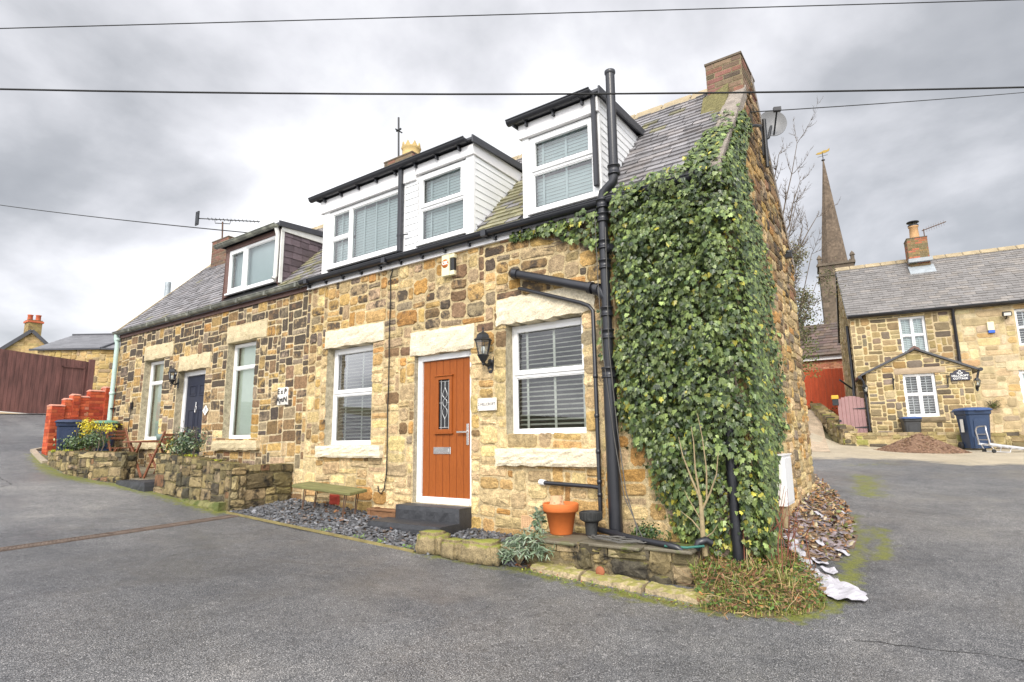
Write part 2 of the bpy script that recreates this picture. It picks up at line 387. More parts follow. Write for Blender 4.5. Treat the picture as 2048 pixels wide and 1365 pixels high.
def seg_d(x, y, pts):
    b = 1e9
    for (x0, y0), (x1, y1) in zip(pts, pts[1:]):
        dx, dy = x1 - x0, y1 - y0; t = max(0, min(1, ((x - x0) * dx + (y - y0) * dy) / (dx * dx + dy * dy)))
        b = min(b, math.hypot(x - x0 - t * dx, y - y0 - t * dy))
    return b
KERB = [(-16.6, -1.3), (-15.2, -1.55), (-13.9, -1.62), (-12.3, -1.32), (-11.2, -1.22), (-8.7, -1.2)]
KERB2 = [(-4.7, -1.12), (-3.4, -1.0), (-2.3, -1.08), (-1.6, -1.0), (-.9, -.72), (-.72, -.3), (-.68, .6), (-.7, 1.6), (-.85, 3.0)]
def road_moss(x, y):
    a = max(0, 1 - seg_d(x, y, KERB) / .42) * .9
    b = max(0, 1 - seg_d(x, y, KERB2) / .26) * .85
    c = max(0, 1 - seg_d(x, y, [(-.45, 1.2), (-.5, 2.4)]) / .22) * .85
    d = max(0, 1 - seg_d(x, y, [(-.7, 4.6), (-.9, 6.6)]) / .5) * .85
    e2 = max(0, 1 - seg_d(x, y, [(-1.2, 8.2), (-.6, 8.9)]) / .8) * .5
    return max(a, b, c, d, e2)
def road_tan(x, y):
    return ss(8.6, 10.6, y + .35 * math.sin(x * 2.1)) * ss(-9, -3, x)
def road_material():
    m = bpy.data.materials.new("asphalt"); m.use_nodes = True; nt = m.node_tree; nd = nt.nodes; b = nd['Principled BSDF']; L = nt.links.new
    t = nd.new('ShaderNodeTexCoord')
    def NO(sc, det, ro=0.6, dist=0.0):
        n = nd.new('ShaderNodeTexNoise'); n.inputs['Scale'].default_value = sc; n.inputs['Detail'].default_value = det; n.inputs['Roughness'].default_value = ro; n.inputs['Distortion'].default_value = dist
        L(t.outputs['Object'], n.inputs['Vector']); return n.outputs['Fac']
    def RAMP(f, *st):
        r = nd.new('ShaderNodeValToRGB'); L(f, r.inputs[0]); e = r.color_ramp.elements
        e[0].position, e[0].color = st[0][0], (*st[0][1], 1); e[1].position, e[1].color = st[-1][0], (*st[-1][1], 1)
        for p, c in st[1:-1]: k = e.new(p); k.color = (*c, 1)
        return r.outputs[0]
    def MX(f, a, c, mode='MIX'):
        x = nd.new('ShaderNodeMix'); x.data_type = 'RGBA'; x.blend_type = mode
        if isinstance(f, (int, float)): x.inputs[0].default_value = f
        else: L(f, x.inputs[0])
        for k, q in ((6, a), (7, c)):
            if isinstance(q, tuple): x.inputs[k].default_value = (*q, 1)
            else: L(q, x.inputs[k])
        return x.outputs[2]
    def MA(op, a, b2):
        x = nd.new('ShaderNodeMath'); x.operation = op; x.use_clamp = op in ('MULTIPLY_ADD',)
        for k, q in enumerate((a, b2)):
            if isinstance(q, (int, float)): x.inputs[k].default_value = q
            else: L(q, x.inputs[k])
        return x.outputs[0]
    def MRG(f, a0, a1, lo, hi):
        r = nd.new('ShaderNodeMapRange'); L(f, r.inputs['Value'])
        for k, q in (('From Min', a0), ('From Max', a1), ('To Min', lo), ('To Max', hi)): r.inputs[k].default_value = q
        return r.outputs[0]
    grit = NO(125, 3, .7)
    base = RAMP(grit, (.34, (.016, .017, .018)), (.47, (.10, .102, .105)), (.56, (.185, .186, .188)), (.69, (.66, .64, .62)))
    big = NO(.22, 6, .62, .8); base = MX(1.0, base, RAMP(big, (.34, (.60, .615, .645)), (.50, (.90, .905, .92)), (.66, (1.25, 1.23, 1.20))), 'MULTIPLY')
    med = NO(2.1, 6, .65); base = MX(1.0, base, RAMP(med, (.3, (.80, .80, .81)), (.7, (1.18, 1.16, 1.13))), 'MULTIPLY')
    base = MX(1.0, base, RAMP(NO(17, 5, .7), (.3, (.72, .72, .73)), (.7, (1.28, 1.27, 1.25))), 'MULTIPLY')
    at = nd.new('ShaderNodeAttribute'); at.attribute_name = 'tan'
    tanf = MRG(MA('ADD', at.outputs['Fac'], MRG(NO(1.6, 6), .3, .7, -.35, .35)), .35, .75, 0, 1)
    base = MX(tanf, base, MX(1.0, RAMP(NO(60, 3), (.3, (.30, .25, .17)), (.7, (.62, .54, .40))), RAMP(NO(1.1, 5), (.3, (.8, .8, .8)), (.7, (1.1, 1.1, 1.1))), 'MULTIPLY'))
    am = nd.new('ShaderNodeAttribute'); am.attribute_name = 'moss'
    mf = MRG(MA('ADD', am.outputs['Fac'], MRG(NO(9, 7, .7), .3, .7, -.4, .4)), .42, .80, 0, 0.92)
    base = MX(mf, base, RAMP(NO(70, 3), (.3, (.06, .075, .012)), (.7, (.26, .27, .045))))
    L(base, b.inputs['Base Color'])
    L(MRG(NO(.8, 5, .65, .4), .38, .66, .33, .75), b.inputs['Roughness']); b.inputs['Specular IOR Level'].default_value = 0.5
    bp = nd.new('ShaderNodeBump'); bp.inputs['Strength'].default_value = .7; bp.inputs['Distance'].default_value = .012
    L(grit, bp.inputs['Height']); L(bp.outputs[0], b.inputs['Normal'])
    return m
ground_mat = mat('earth', (0.13, 0.115, 0.06), rough=0.95, var=0.35, vscale=1.4, bump=0.5, bscale=25, fine=0.3, fscale=60, stain=(0.09, 0.12, 0.03), stain_scale=.8, stain_at=.5)
sheet('ground', axis(-32, 8, .5, -420, 420), axis(-9, 24, .5, -300, 420), -0.06, ground_mat)
def on_road(x, y):
    if -16.0 < x < -1.5 and .12 < y < 4.2: return False
    return True
sheet('road', axis(-26, 4.5, .12, -60, 14), axis(-6.6, 14.4, .12, -14, 20), 0.004, road_material(),
      keep=lambda x, y: on_road(x, y) and y < 15 and not (x < -3.5 and y > 4.3), attr=dict(moss=road_moss, tan=road_tan))

def seam(name, pts, w, r, m):
    mb = MB(); P = []
    for (p, q) in zip(pts, pts[1:]):
        n = max(2, int(math.hypot(q[0] - p[0], q[1] - p[1]) / .08))
        for k in range(n): f = k / n; P.append((p[0] + (q[0] - p[0]) * f + r.gauss(0, .009), p[1] + (q[1] - p[1]) * f + r.gauss(0, .009)))
    for (p, q) in zip(P, P[1:]):
        d = Vector((q[0] - p[0], q[1] - p[1], 0)).normalized(); s = Vector((d.y, -d.x, 0)) * w * r.uniform(.4, 1.1)
        mb.add([(p[0] - s.x, p[1] - s.y, hgt(*p) + .0075), (p[0] + s.x, p[1] + s.y, hgt(*p) + .0075), (q[0] + s.x, q[1] + s.y, hgt(*q) + .0075), (q[0] - s.x, q[1] - s.y, hgt(*q) + .0075)], [(0, 1, 2, 3)])
    return struct(name, mb, m)
rcr = random.Random(12); crack_m = mat('crack_shadow', (.045, .045, .045), rough=.9, var=.4, vscale=20, bump=.3)
seam('road_crack', [(-9.4, -4.6), (-10.6, -3.9), (-12.2, -3.5), (-13.1, -2.6), (-15.0, -2.5)], .007, rcr, crack_m)
seam('road_crack', [(-.55, -.95), (.3, -.75), (1.2, -.9), (2.6, -.7), (4.3, -.8)], .006, rcr, crack_m)
seam('road_crack', [(-19.5, -1.6), (-18.0, -1.9), (-17.2, -2.6), (-15.8, -2.9)], .010, rcr, crack_m)

# ------------------------------------------------------------------ stone, brick and slate builders
def wob(u, v, s):
    return (mnoise.noise(Vector((u * 1.3, v * 1.3, s))) * .022 + mnoise.noise(Vector((u * 4.1, v * 4.1, s + 9))) * .010)
def stones(mb, u0, u1, v0, v1, P, pal, r, g=.045, holes=(), inside=None, wr=(3, 9), hr=(2, 6), joint=(.006, .012), depth=(.008, .022), rough=.25, warp=1.0, tallp=.12, jitter=.25, maxar=4.0):
    nu = max(1, int(round((u1 - u0) / g))); nv = max(1, int(round((v1 - v0) / g)))
    gu = (u1 - u0) / nu; gv = (v1 - v0) / nv
    occ = [[False] * nu for _ in range(nv)]
    for j in range(nv):
        vc = v0 + (j + .5) * gv
        for i in range(nu):
            uc = u0 + (i + .5) * gu
            if any(a < uc < b and c < vc < d for a, b, c, d in holes) or (inside and not inside(uc, vc)): occ[j][i] = True
    sd = r.uniform(0, 99)
    for j in range(nv):
        i = 0
        while i < nu:
            if occ[j][i]: i += 1; continue
            run = 0
            while i + run < nu and not occ[j][i + run] and run < wr[1] + 3: run += 1
            h = int(round(hr[0] + (hr[1] - hr[0]) * r.random() ** 1.5))
            w = r.randint(*wr)
            if r.random() < tallp: w, h = max(2, wr[0] - 1), hr[1]
            w = min(w, max(2, int(h * maxar)))
            if w > run: w = run
            if 0 < run - w < 2: w = run
            hh = 0
            while hh < h and j + hh < nv and all(not occ[j + hh][i + k] for k in range(w)): hh += 1
            if j + hh < nv and hh == h and all(occ[min(nv - 1, j + hh + 1)][i + k] and not occ[j + hh][i + k] for k in range(w)) and j + hh + 1 >= nv: hh += 1
            h = hh
            for jj in range(h):
                for k in range(w): occ[j + jj][i + k] = True
            a0, a1 = u0 + i * gu, u0 + (i + w) * gu; b0, b1 = v0 + j * gv, v0 + (j + h) * gv
            jt = r.uniform(*joint)
            a0 += jt; a1 -= jt; b0 += jt; b1 -= jt
            if a1 - a0 < .012 or b1 - b0 < .012: i += w; continue
            W, H = a1 - a0, b1 - b0; q = min(W, H) * jitter
            pts = []
            cq = [q * r.uniform(.25, 1.0) for _ in range(8)]
            pts = [(a0 + cq[0], b0), ((a0 + a1) / 2, b0 + r.uniform(-.2, .5) * q * .5), (a1 - cq[1], b0), (a1, b0 + cq[2]), (a1 - r.uniform(-.2, .5) * q * .5, (b0 + b1) / 2),
                   (a1, b1 - cq[3]), (a1 - cq[4], b1), ((a0 + a1) / 2, b1 - r.uniform(-.2, .5) * q * .5), (a0 + cq[5], b1), (a0, b1 - cq[6]), (a0 + r.uniform(-.2, .5) * q * .5, (b0 + b1) / 2), (a0, b0 + cq[7])]
            D = r.uniform(*depth); bev = min(.018, min(W, H) * .18)
            cu_, cv_ = (a0 + a1) / 2, (b0 + b1) / 2
            def tr(u, v, d):
                return P(u + warp * wob(u, v, sd), v + warp * wob(u + 31, v + 17, sd), d)
            ring0 = [tr(u, v, -.004) for u, v in pts]
            ring1 = [tr(cu_ + (u - cu_) * (1 - .3 * bev / W), cv_ + (v - cv_) * (1 - .3 * bev / H), D * .65) for u, v in pts]
            ring2 = [tr(cu_ + (u - cu_) * (1 - 2 * bev / W), cv_ + (v - cv_) * (1 - 2 * bev / H), D * (1 + rough * r.uniform(-.6, .6))) for u, v in pts]
            k = len(pts)
            cen = tr(cu_ + W * r.uniform(-.15, .15), cv_ + H * r.uniform(-.15, .15), D * (1 + rough * r.uniform(-.3, 1.0)))
            c = pal(cu_, cv_)
            if len(c) == 3: c = (*c, r.random() ** 1.3)
            fs = []
            for t in range(k):
                t2 = (t + 1) % k
                fs += [(t, t2, k + t2, k + t), (k + t, k + t2, 2 * k + t2, 2 * k + t), (2 * k + t, 2 * k + t2, 3 * k)]
            mb.add(ring0 + ring1 + ring2 + [cen], fs, c)
            i += w
def backing(mb, u0, u1, v0, v1, P, col, holes=(), reveal=0.15, rcol=None, step=.4):
    us = sorted(set([u0, u1] + [x for h in holes for x in h[:2] if u0 < x < u1])); vs = sorted(set([v0, v1] + [x for h in holes for x in h[2:] if v0 < x < v1]))
    for a, b in zip(us, us[1:]):
        for c, d in zip(vs, vs[1:]):
            m, n = (a + b) / 2, (c + d) / 2
            if any(h[0] < m < h[1] and h[2] < n < h[3] for h in holes): continue
            mb.add([P(a, c, 0), P(b, c, 0), P(b, d, 0), P(a, d, 0)], [(0, 1, 2, 3)], col(m, n))
    for a, b, c, d in holes:
        k = rcol or col((a + b) / 2, c)
        for (p, q) in (((a, c), (a, d)), ((a, d), (b, d)), ((b, d), (b, c)), ((b, c), (a, c))):
            mb.add([P(*p, 0), P(*q, 0), P(*q, -reveal), P(*p, -reveal)], [(3, 2, 1, 0)], k)
def bricks(mb, u0, u1, v0, v1, P, pal, r, bw=.225, bh=.078, d=.004, j=.006, inside=None, off=0.0):
    nr = max(1, int(round((v1 - v0) / bh))); bh = (v1 - v0) / nr
    for k in range(nr):
        u = u0 - (bw / 2 if k % 2 else 0) + off
        while u < u1 - .01:
            a, b = max(u0, u) + j, min(u1, u + bw) - j
            if b - a > .02 and (inside is None or inside((a + b) / 2, v0 + (k + .5) * bh)):
                c0, c1 = v0 + k * bh + j, v0 + (k + 1) * bh - j
                e = .004
                mb.add([P(a, c0, 0), P(b, c0, 0), P(b, c1, 0), P(a, c1, 0), P(a + e, c0 + e, d), P(b - e, c0 + e, d), P(b - e, c1 - e, d), P(a + e, c1 - e, d)],
                       [(4, 5, 6, 7), (0, 1, 5, 4), (1, 2, 6, 5), (2, 3, 7, 6), (3, 0, 4, 7)], pal())
            u += bw
def slates(mb, o, eu, ev, LU, LV, r, pal, w=.27, ex=.17, skip=None, t=.012, backcol=(.03, .03, .03), urange=None):
    """slates laid over the plane through o; eu along the eaves, ev up the slope (unit vectors)"""
    o, eu, ev = Vector(o), Vector(eu), Vector(ev); n = eu.cross(ev)
    nr = int(math.ceil(LV / ex))
    for k in range(nr):
        v = k * ex; v2 = min(LV, v + ex * 1.25); u = -w * ((k % 2) * .5 + r.uniform(0, .06))
        while u < LU:
            ww = w * r.uniform(.94, 1.06); a, b = max(0, u) + .003, min(LU, u + ww) - .003; u += ww
            if b - a < .03 or (skip and skip((a + b) / 2, v + ex / 2)): continue
            l0, l1 = r.uniform(-.006, .006), r.uniform(-.006, .006); lift = t * r.uniform(.8, 1.4); hi = .004
            q = [o + eu * a + ev * (v + l0) + n * lift, o + eu * b + ev * (v + l1) + n * lift * r.uniform(.85, 1.15), o + eu * b + ev * v2 + n * hi, o + eu * a + ev * v2 + n * hi,
                 o + eu * a + ev * (v + l0) + n * .0, o + eu * b + ev * (v + l1) + n * .0]
            mb.add(q, [(0, 1, 2, 3), (4, 5, 1, 0)], pal(a, v))
def pick(r, items):
    t = sum(w for w, _ in items); x = r.uniform(0, t)
    for w, c in items:
        x -= w
        if x <= 0: break
    k = r.uniform(.78, 1.2); return (c[0] * k, c[1] * k * r.uniform(.95, 1.05), c[2] * k * r.uniform(.9, 1.1))
OCH, SAND, TAN, BRN, DRK, RED, GRY, ORA = (.46, .30, .12), (.60, .45, .23), (.43, .315, .175), (.235, .15, .08), (.12, .095, .073), (.27, .15, .085), (.27, .21, .14), (.45, .25, .085)
def facade_frame(u, v, d): return Vector((u, -d, v))

# ------------------------------------------------------------------ windows
def window(t, x0, x1, z0, z1, y, cells, mf, glass, blind=None, fw=.055, label=None, sub=None, opener=(), sillbar=True, room=.7, fd=.075):
    """cells: (a0,a1,b0,b1) in fractions of the opening; blind: dict(kind, mat, ...) or list per cell"""
    f = MB(); W, H = x1 - x0, z1 - z0
    f.box(x0, x0 + fw, y, y + fd, z0, z1); f.box(x1 - fw, x1, y, y + fd, z0, z1)
    f.box(x0 + fw, x1 - fw, y, y + fd, z1 - fw, z1); f.box(x0 + fw, x1 - fw, y, y + fd, z0, z0 + fw)
    if sillbar: f.box(x0 - .02, x1 + .02, y - .05, y + .01, z0 - .035, z0 + .004)
    boxes = []
    for (a0, a1, b0, b1) in cells:
        cx0 = x0 + fw if a0 == 0 else x0 + a0 * W + fw * .5; cx1 = x1 - fw if a1 == 1 else x0 + a1 * W - fw * .5
        cz0 = z0 + fw if b0 == 0 else z0 + b0 * H + fw * .5; cz1 = z1 - fw if b1 == 1 else z0 + b1 * H - fw * .5
        boxes.append((cx0, cx1, cz0, cz1))
    # mullions and transoms between cells
    for i, (cx0, cx1, cz0, cz1) in enumerate(boxes):
        if cells[i][1] < 1: f.box(cx1, cx1 + fw, y + .002, y + fd - .002, cz0, cz1)
        if cells[i][3] < 1: f.box(cx0, cx1 + (fw if cells[i][1] < 1 else 0), y + .003, y + fd - .003, cz1, cz1 + fw)
        if i in opener:
            k = .042
            f.box(cx0 - .018, cx0 + k, y - .016, y + .03, cz0 - .018, cz1 + .018); f.box(cx1 - k, cx1 + .018, y - .016, y + .03, cz0 - .018, cz1 + .018)
            f.box(cx0 + k, cx1 - k, y - .016, y + .03, cz1 - k, cz1 + .018); f.box(cx0 + k, cx1 - k, y - .016, y + .03, cz0 - .018, cz0 + k)
        else:
            k = .014
            f.box(cx0, cx0 + k, y + .012, y + .04, cz0, cz1); f.box(cx1 - k, cx1, y + .012, y + .04, cz0, cz1)
            f.box(cx0 + k, cx1 - k, y + .012, y + .04, cz1 - k, cz1); f.box(cx0 + k, cx1 - k, y + .012, y + .04, cz0, cz0 + k)
    if sub is None: w = part(t, 'window', f, mf, bevel=.005, label=label); par = w
    else: w = part(t, 'window', f, mf, bevel=.005, label=label, sub=sub); par = sub
    for (cx0, cx1, cz0, cz1) in boxes:
        g = MB(); g.add([(cx0, y + .034, cz0), (cx1, y + .034, cz0), (cx1, y + .034, cz1), (cx0, y + .034, cz1)], [(0, 1, 2, 3)])
        part(t, 'pane', g, glass, sub=par)
    if blind:
        for i, (cx0, cx1, cz0, cz1) in enumerate(boxes):
            bl = blind[i] if isinstance(blind, (list, tuple)) else blind
            if not bl: continue
            b = MB(); yb = y + fd + .05
            if bl['kind'] == 'flat':
                b.box(cx0 - .03, cx1 + .03, yb, yb + .004, cz0 - .03, cz1 + .03)
                if bl.get('curtain'):
                    b.box(cx0 - .02, cx0 + .09 * (cx1 - cx0), yb - .03, yb - .01, cz0 - .02, cz1 + .02)
            else:
                sp, wd, tl = bl['sp'], bl['w'], bl['tilt']; z = cz0 + .01
                while z < cz1 + .01:
                    dy, dz = wd / 2 * math.cos(tl), wd / 2 * math.sin(tl)
                    p = [(cx0 - .02, yb - dy, z - dz), (cx1 + .02, yb - dy, z - dz), (cx1 + .02, yb + dy, z + dz), (cx0 - .02, yb + dy, z + dz)]
                    b.prism(p, (0, 0, .003)); z += sp
                for q in bl.get('tapes', ()):
                    xx = cx0 + q * (cx1 - cx0); b.box(xx - bl['tw'] / 2, xx + bl['tw'] / 2, yb - wd / 2 - .004, yb - wd / 2 - .001, cz0 - .02, cz1 + .02)
            part(t, 'blind', b, bl['mat'], sub=par)
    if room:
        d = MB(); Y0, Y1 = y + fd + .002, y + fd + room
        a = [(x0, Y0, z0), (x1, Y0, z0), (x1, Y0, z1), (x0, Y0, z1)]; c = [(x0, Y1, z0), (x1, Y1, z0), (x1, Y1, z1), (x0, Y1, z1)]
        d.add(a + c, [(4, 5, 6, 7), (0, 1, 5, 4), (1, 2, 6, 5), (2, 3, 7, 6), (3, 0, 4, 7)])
        part(t, 'room_shade', d, M['dark'], sub=par)  # near-black shallow box paints in the shade of the unlit room
    return w
def rough_block(mb, x0, x1, y0, y1, z0, z1, r, n=(14, 5), amp=.010, col=(1, 1, 1), wavy=.012):
    """a pecked stone block: its front face is a bumpy grid, its edges are not straight"""
    nx, nz = n; P = {}
    for j in range(nz + 1):
        for i in range(nx + 1):
            u, v = i / nx, j / nz; x = x0 + (x1 - x0) * u; z = z0 + (z1 - z0) * v
            edge = i in (0, nx) or j in (0, nz)
            if j in (0, nz): z += r.uniform(-wavy, wavy)
            if i in (0, nx): x += r.uniform(-wavy, wavy)
            y = y0 + (.012 if edge else 0) + r.uniform(-amp, amp) * (0.3 if edge else 1)
            P[i, j] = len(P)
            mb.v.append((x, y, z)); 
    o = len(mb.v) - len(P)
    for j in range(nz):
        for i in range(nx):
            mb.f.append((o + P[i, j], o + P[i + 1, j], o + P[i + 1, j + 1], o + P[i, j + 1])); mb.c.append(col); mb.sm.append(False)
    ring = [P[i, 0] for i in range(nx + 1)] + [P[nx, j] for j in range(1, nz + 1)] + [P[i, nz] for i in range(nx - 1, -1, -1)] + [P[0, j] for j in range(nz - 1, 0, -1)]
    k = len(ring); o2 = len(mb.v)
    for q in ring:
        p = mb.v[o + q]; mb.v.append((p[0], y1, p[2]))
    for i in range(k):
        j = (i + 1) % k
        mb.f.append((o + ring[j], o + ring[i], o2 + i, o2 + j)); mb.c.append(col); mb.sm.append(False)
    return mb
def gutter(mb, x0, x1, y, z, r, drop=0.0, n=10, col=(1, 1, 1)):
    prof = [(math.cos(math.pi + math.pi * k / n) * r, math.sin(math.pi + math.pi * k / n) * r) for k in range(n + 1)]
    prof = [(-r - .012, .012), (-r - .012, 0)] + [prof[0]] + prof[1:-1] + [prof[-1], (r + .012, 0), (r + .012, .012), (r - .008, .012)] + [(math.cos(2 * math.pi - math.pi * k / n) * (r - .008), math.sin(2 * math.pi - math.pi * k / n) * (r - .008)) for k in range(1, n)] + [(-r + .008, .012)]
    a = [(x0, y + p, z + q) for p, q in prof]; m = len(prof); b = [(x1, y + p, z + q - drop) for p, q in prof]
    mb.add(a + b, [(i, m + i, m + (i + 1) % m, (i + 1) % m) for i in range(m)], col)
    for x, ring in ((x0, a), (x1, b)):
        idx = list(range(2, n + 3))
        mb.add([ring[i] for i in idx], [tuple(range(len(idx)))], col)
    return mb
def bracket(mb, x, y, z, r):
    mb.tube([(x, y + r + .02, z - r - .05), (x, y + .01, z - r - .012), (x, y - r * .5, z - r * .7)], .011, 6)
    mb.box(x - .014, x + .014, y + r * .3, y + r + .035, z - r - .06, z - r * .2)
def collar_pipe(pts, r, n=12):
    return MB().tube(pts, r, n)

# ------------------------------------------------------------------ the two joined cottages
EZ, SL, RYD = 4.27, 1.05, 2.1            # eaves height, roof slope, depth of the ridge
def roof_z(y): return EZ + SL * (y + .1)
RIDGE = roof_z(RYD)
DEEP = 4.25
LX, MX_, RX = -16.2, -8.56, -1.42
sv = Vector((0, 1, SL)).normalized(); SLEN = (RYD + .1) * math.sqrt(1 + SL * SL)
rs = random.Random(11)

LC = thing('stone_cottage', 'left half of the stone pair with grey slate-hung dormer and navy front door', 'house', (-12.4, 2.0, .6))
RC = thing('stone_cottage', 'ivy-clad stone cottage with orange door and two white clad dormers', 'house', (-5.0, 2.0, .35))

HL = [(-14.73, -13.76, 1.60, 3.43), (-13.08, -11.90, .80, 3.045), (-11.10, -10.09, 1.58, 3.465)]
HR = [(-7.96, -6.835, 1.445, 3.035), (-5.93, -4.865, .64, 2.72), (-4.29, -3.15, 1.56, 2.985)]
DRS_L = [(-14.75, -13.36, 3.43, 3.755), (-13.05, -11.73, 3.045, 3.365), (-11.14, -9.76, 3.465, 3.77), (-11.3, -9.75, 1.37, 1.545), (-14.95, -13.6, 1.40, 1.565)]
DRS_R = [(-8.0, -6.58, 3.035, 3.325), (-6.0, -4.8, 2.72, 3.065), (-4.42, -2.98, 2.985, 3.33), (-8.07, -6.55, 1.255, 1.435), (-4.42, -2.97, 1.18, 1.385)]
def pal_left(u, v):
    up = ss(1.5, 3.0, v); c = pick(rs, [(1.2, OCH), (1.0, TAN), (.7 * (1 - up) + .3, SAND), (1.2, BRN), (.2 + .5 * up, DRK), (.12, RED), (.8, GRY), (.15, ORA)])
    return (*c, min(1, max(0, rs.gauss(.26 + .40 * up, .27))))
def pal_right(u, v):
    up = ss(2.0, 3.5, v); c = pick(rs, [(1.4, OCH), (1.0, TAN), (2.2 * (1 - up) + .5, SAND), (.15 + .6 * up, BRN), (.12 * up, DRK), (.02 + .08 * up, RED), (.15 + .35 * up, GRY), (.4, ORA)])
    return (*c, min(1, max(0, rs.gauss(.03 + .40 * up, .24))))
def mort_left(u, v): return (.56, .46, .29)
def mort_right(u, v):
    k = 1.0 + .18 * mnoise.noise(Vector((u * .9, v * .9, 3)));  return (.54 * k, .425 * k, .24 * k)
mb = MB()
backing(mb, LX, MX_, .1, 4.2, facade_frame, mort_left, HL, .3, (.40, .35, .24))
stones(mb, LX, MX_ + .1, .1, 4.19, facade_frame, pal_left, rs, g=.05, holes=HL + DRS_L, wr=(4, 9), hr=(2, 5), joint=(.007, .012), depth=(.003, .012), tallp=.05, jitter=.2, warp=1.2)
gl = lambda u, v, d: Vector((LX - d, u, v))
gpoly_l = lambda y, z: z < min(roof_z(y), roof_z(2 * RYD - y)) - .03
mb.add([(LX, DEEP, .1), (LX, 0, .1), (LX, 0, 4.2), (LX, RYD, RIDGE - .05), (LX, DEEP, 4.2)], [(0, 1, 2, 3, 4)], (.5, .4, .25))
part(LC, 'wall', mb, M['stone'])
mb = MB()
backing(mb, MX_, RX, 0.0, 4.2, facade_frame, mort_right, HR, .3, (.42, .37, .26))
stones(mb, MX_ + .12, RX, 0.02, 4.19, facade_frame, pal_right, rs, g=.05, holes=HR + DRS_R, wr=(4, 10), hr=(2, 5), joint=(.005, .018), depth=(.003, .019), rough=.8, tallp=.04, jitter=.34, warp=1.5)
gr = lambda u, v, d: Vector((RX + d, u, v))
mb.add([(RX, 0, 0), (RX, DEEP, 0), (RX, DEEP, 4.2), (RX, RYD, RIDGE - .05), (RX, 0, 4.2)], [(0, 1, 2, 3, 4)], (.50, .38, .20))
def pal_gable(u, v):
    up = ss(1.5, 4.5, v); c = pick(rs, [(1.2, OCH), (1.2, TAN), (2.0 * (1 - up) + .3, SAND), (.3 + 1.0 * up, BRN), (.3 * up, RED), (.5, GRY), (.3, ORA)])
    return (*c, min(1, max(0, rs.gauss(.12 + .4 * up, .22))))
stones(mb, .0, DEEP, .05, RIDGE - .1, gr, pal_gable, rs, g=.055, inside=lambda y, z: z < min(roof_z(y), roof_z(2 * RYD - y)) - .06, wr=(4, 9), hr=(2, 3), joint=(.006, .014), depth=(.006, .024), rough=.6, jitter=.3)
mb.add([(RX, DEEP, 0), (LX, DEEP, 0), (LX, DEEP, 4.3), (RX, DEEP, 4.3)], [(0, 1, 2, 3)], (.4, .3, .2))
part(RC, 'wall', mb, M['stone'])

# roofs
D2, D3, D1 = (-8.2, -4.82), (-3.97, -2.83), (-11.5, -9.5)
def in_dormer(x, y):
    z = roof_z(y)
    return any(a + .03 < x < b - .03 and z < 5.72 for a, b in (D1, D2, D3))
def pal_slate(r, moss):
    def f(x, y, z):
        k = r.uniform(.75, 1.3)
        c = (.25 * k, .24 * k, .245 * k)
        if r.random() < .22: c = (.27 * k, .25 * k, .245 * k)
        mo = moss(x, y, z)
        if r.random() < mo: c = (.25 * k, .235 * k, .14 * k)
        return c
    return f
def roof_half(t, x0, x1, moss, name='roof'):
    mb = MB(); pf = pal_slate(rs, moss)
    o = Vector((x0, -.1, EZ)); eu = Vector((1, 0, 0))
    slates(mb, o, eu, sv, x1 - x0, SLEN, rs, lambda a, v: pf(x0 + a, v * sv.y - .1, 0), skip=lambda a, v: in_dormer(x0 + a, v * sv.y - .1), w=.23, ex=.135, t=.024)
    e = .03
    a = [(x0, -.1, EZ - .0), (x1, -.1, EZ), (x1, RYD, RIDGE), (x0, RYD, RIDGE), (x0, DEEP + .1, EZ), (x1, DEEP + .1, EZ)]
    mb.add(a + [(p[0], p[1], p[2] - .08) for p in a], [(0, 1, 2, 3), (3, 2, 5, 4), (0, 6, 7, 1), (6, 9, 8, 7), (9, 10, 11, 8), (0, 3, 9, 6), (3, 4, 10, 9), (1, 7, 8, 2), (2, 8, 11, 5)], (.035, .035, .037))
    slates(mb, Vector((x1, 2 * RYD + .1, EZ)), -eu, Vector((0, -1, SL)).normalized(), x1 - x0, SLEN, rs, lambda a, v: pf(x1 - a, 3, 0), w=.5, ex=.3)
    return part(t, name, mb, M['slate'])
roof_half(LC, LX - .06, MX_, lambda x, y, z: .4 if x > -9.6 and y < 1.2 else .01)
roof_half(RC, MX_, RX - .18, lambda x, y, z: .85 if -4.95 < x < -3.9 else (.04 if y > 1.4 else .01))
for t, a, b in ((LC, LX - .06, MX_), (RC, MX_, RX - .35)):
    mb = MB(); x = a
    while x < b - .02:
        q = min(b, x + .45)
        mb.prism([(x + .004, RYD - .17, RIDGE - .15), (x + .004, RYD, RIDGE + .055), (x + .004, RYD + .17, RIDGE - .15)][::-1], (q - x - .008, 0, 0)); x = q
    part(t, 'ridge_tiles', mb, M['ridge'], bevel=.02)
# left verge edge
mb = MB(); mb.prism([(LX - .10, -.12, EZ - .04), (LX - .10, RYD, RIDGE - .04), (LX - .10, RYD, RIDGE + .03), (LX - .10, -.12, EZ + .035)], (.07, 0, 0))
part(LC, 'verge', mb, M['ridge'])
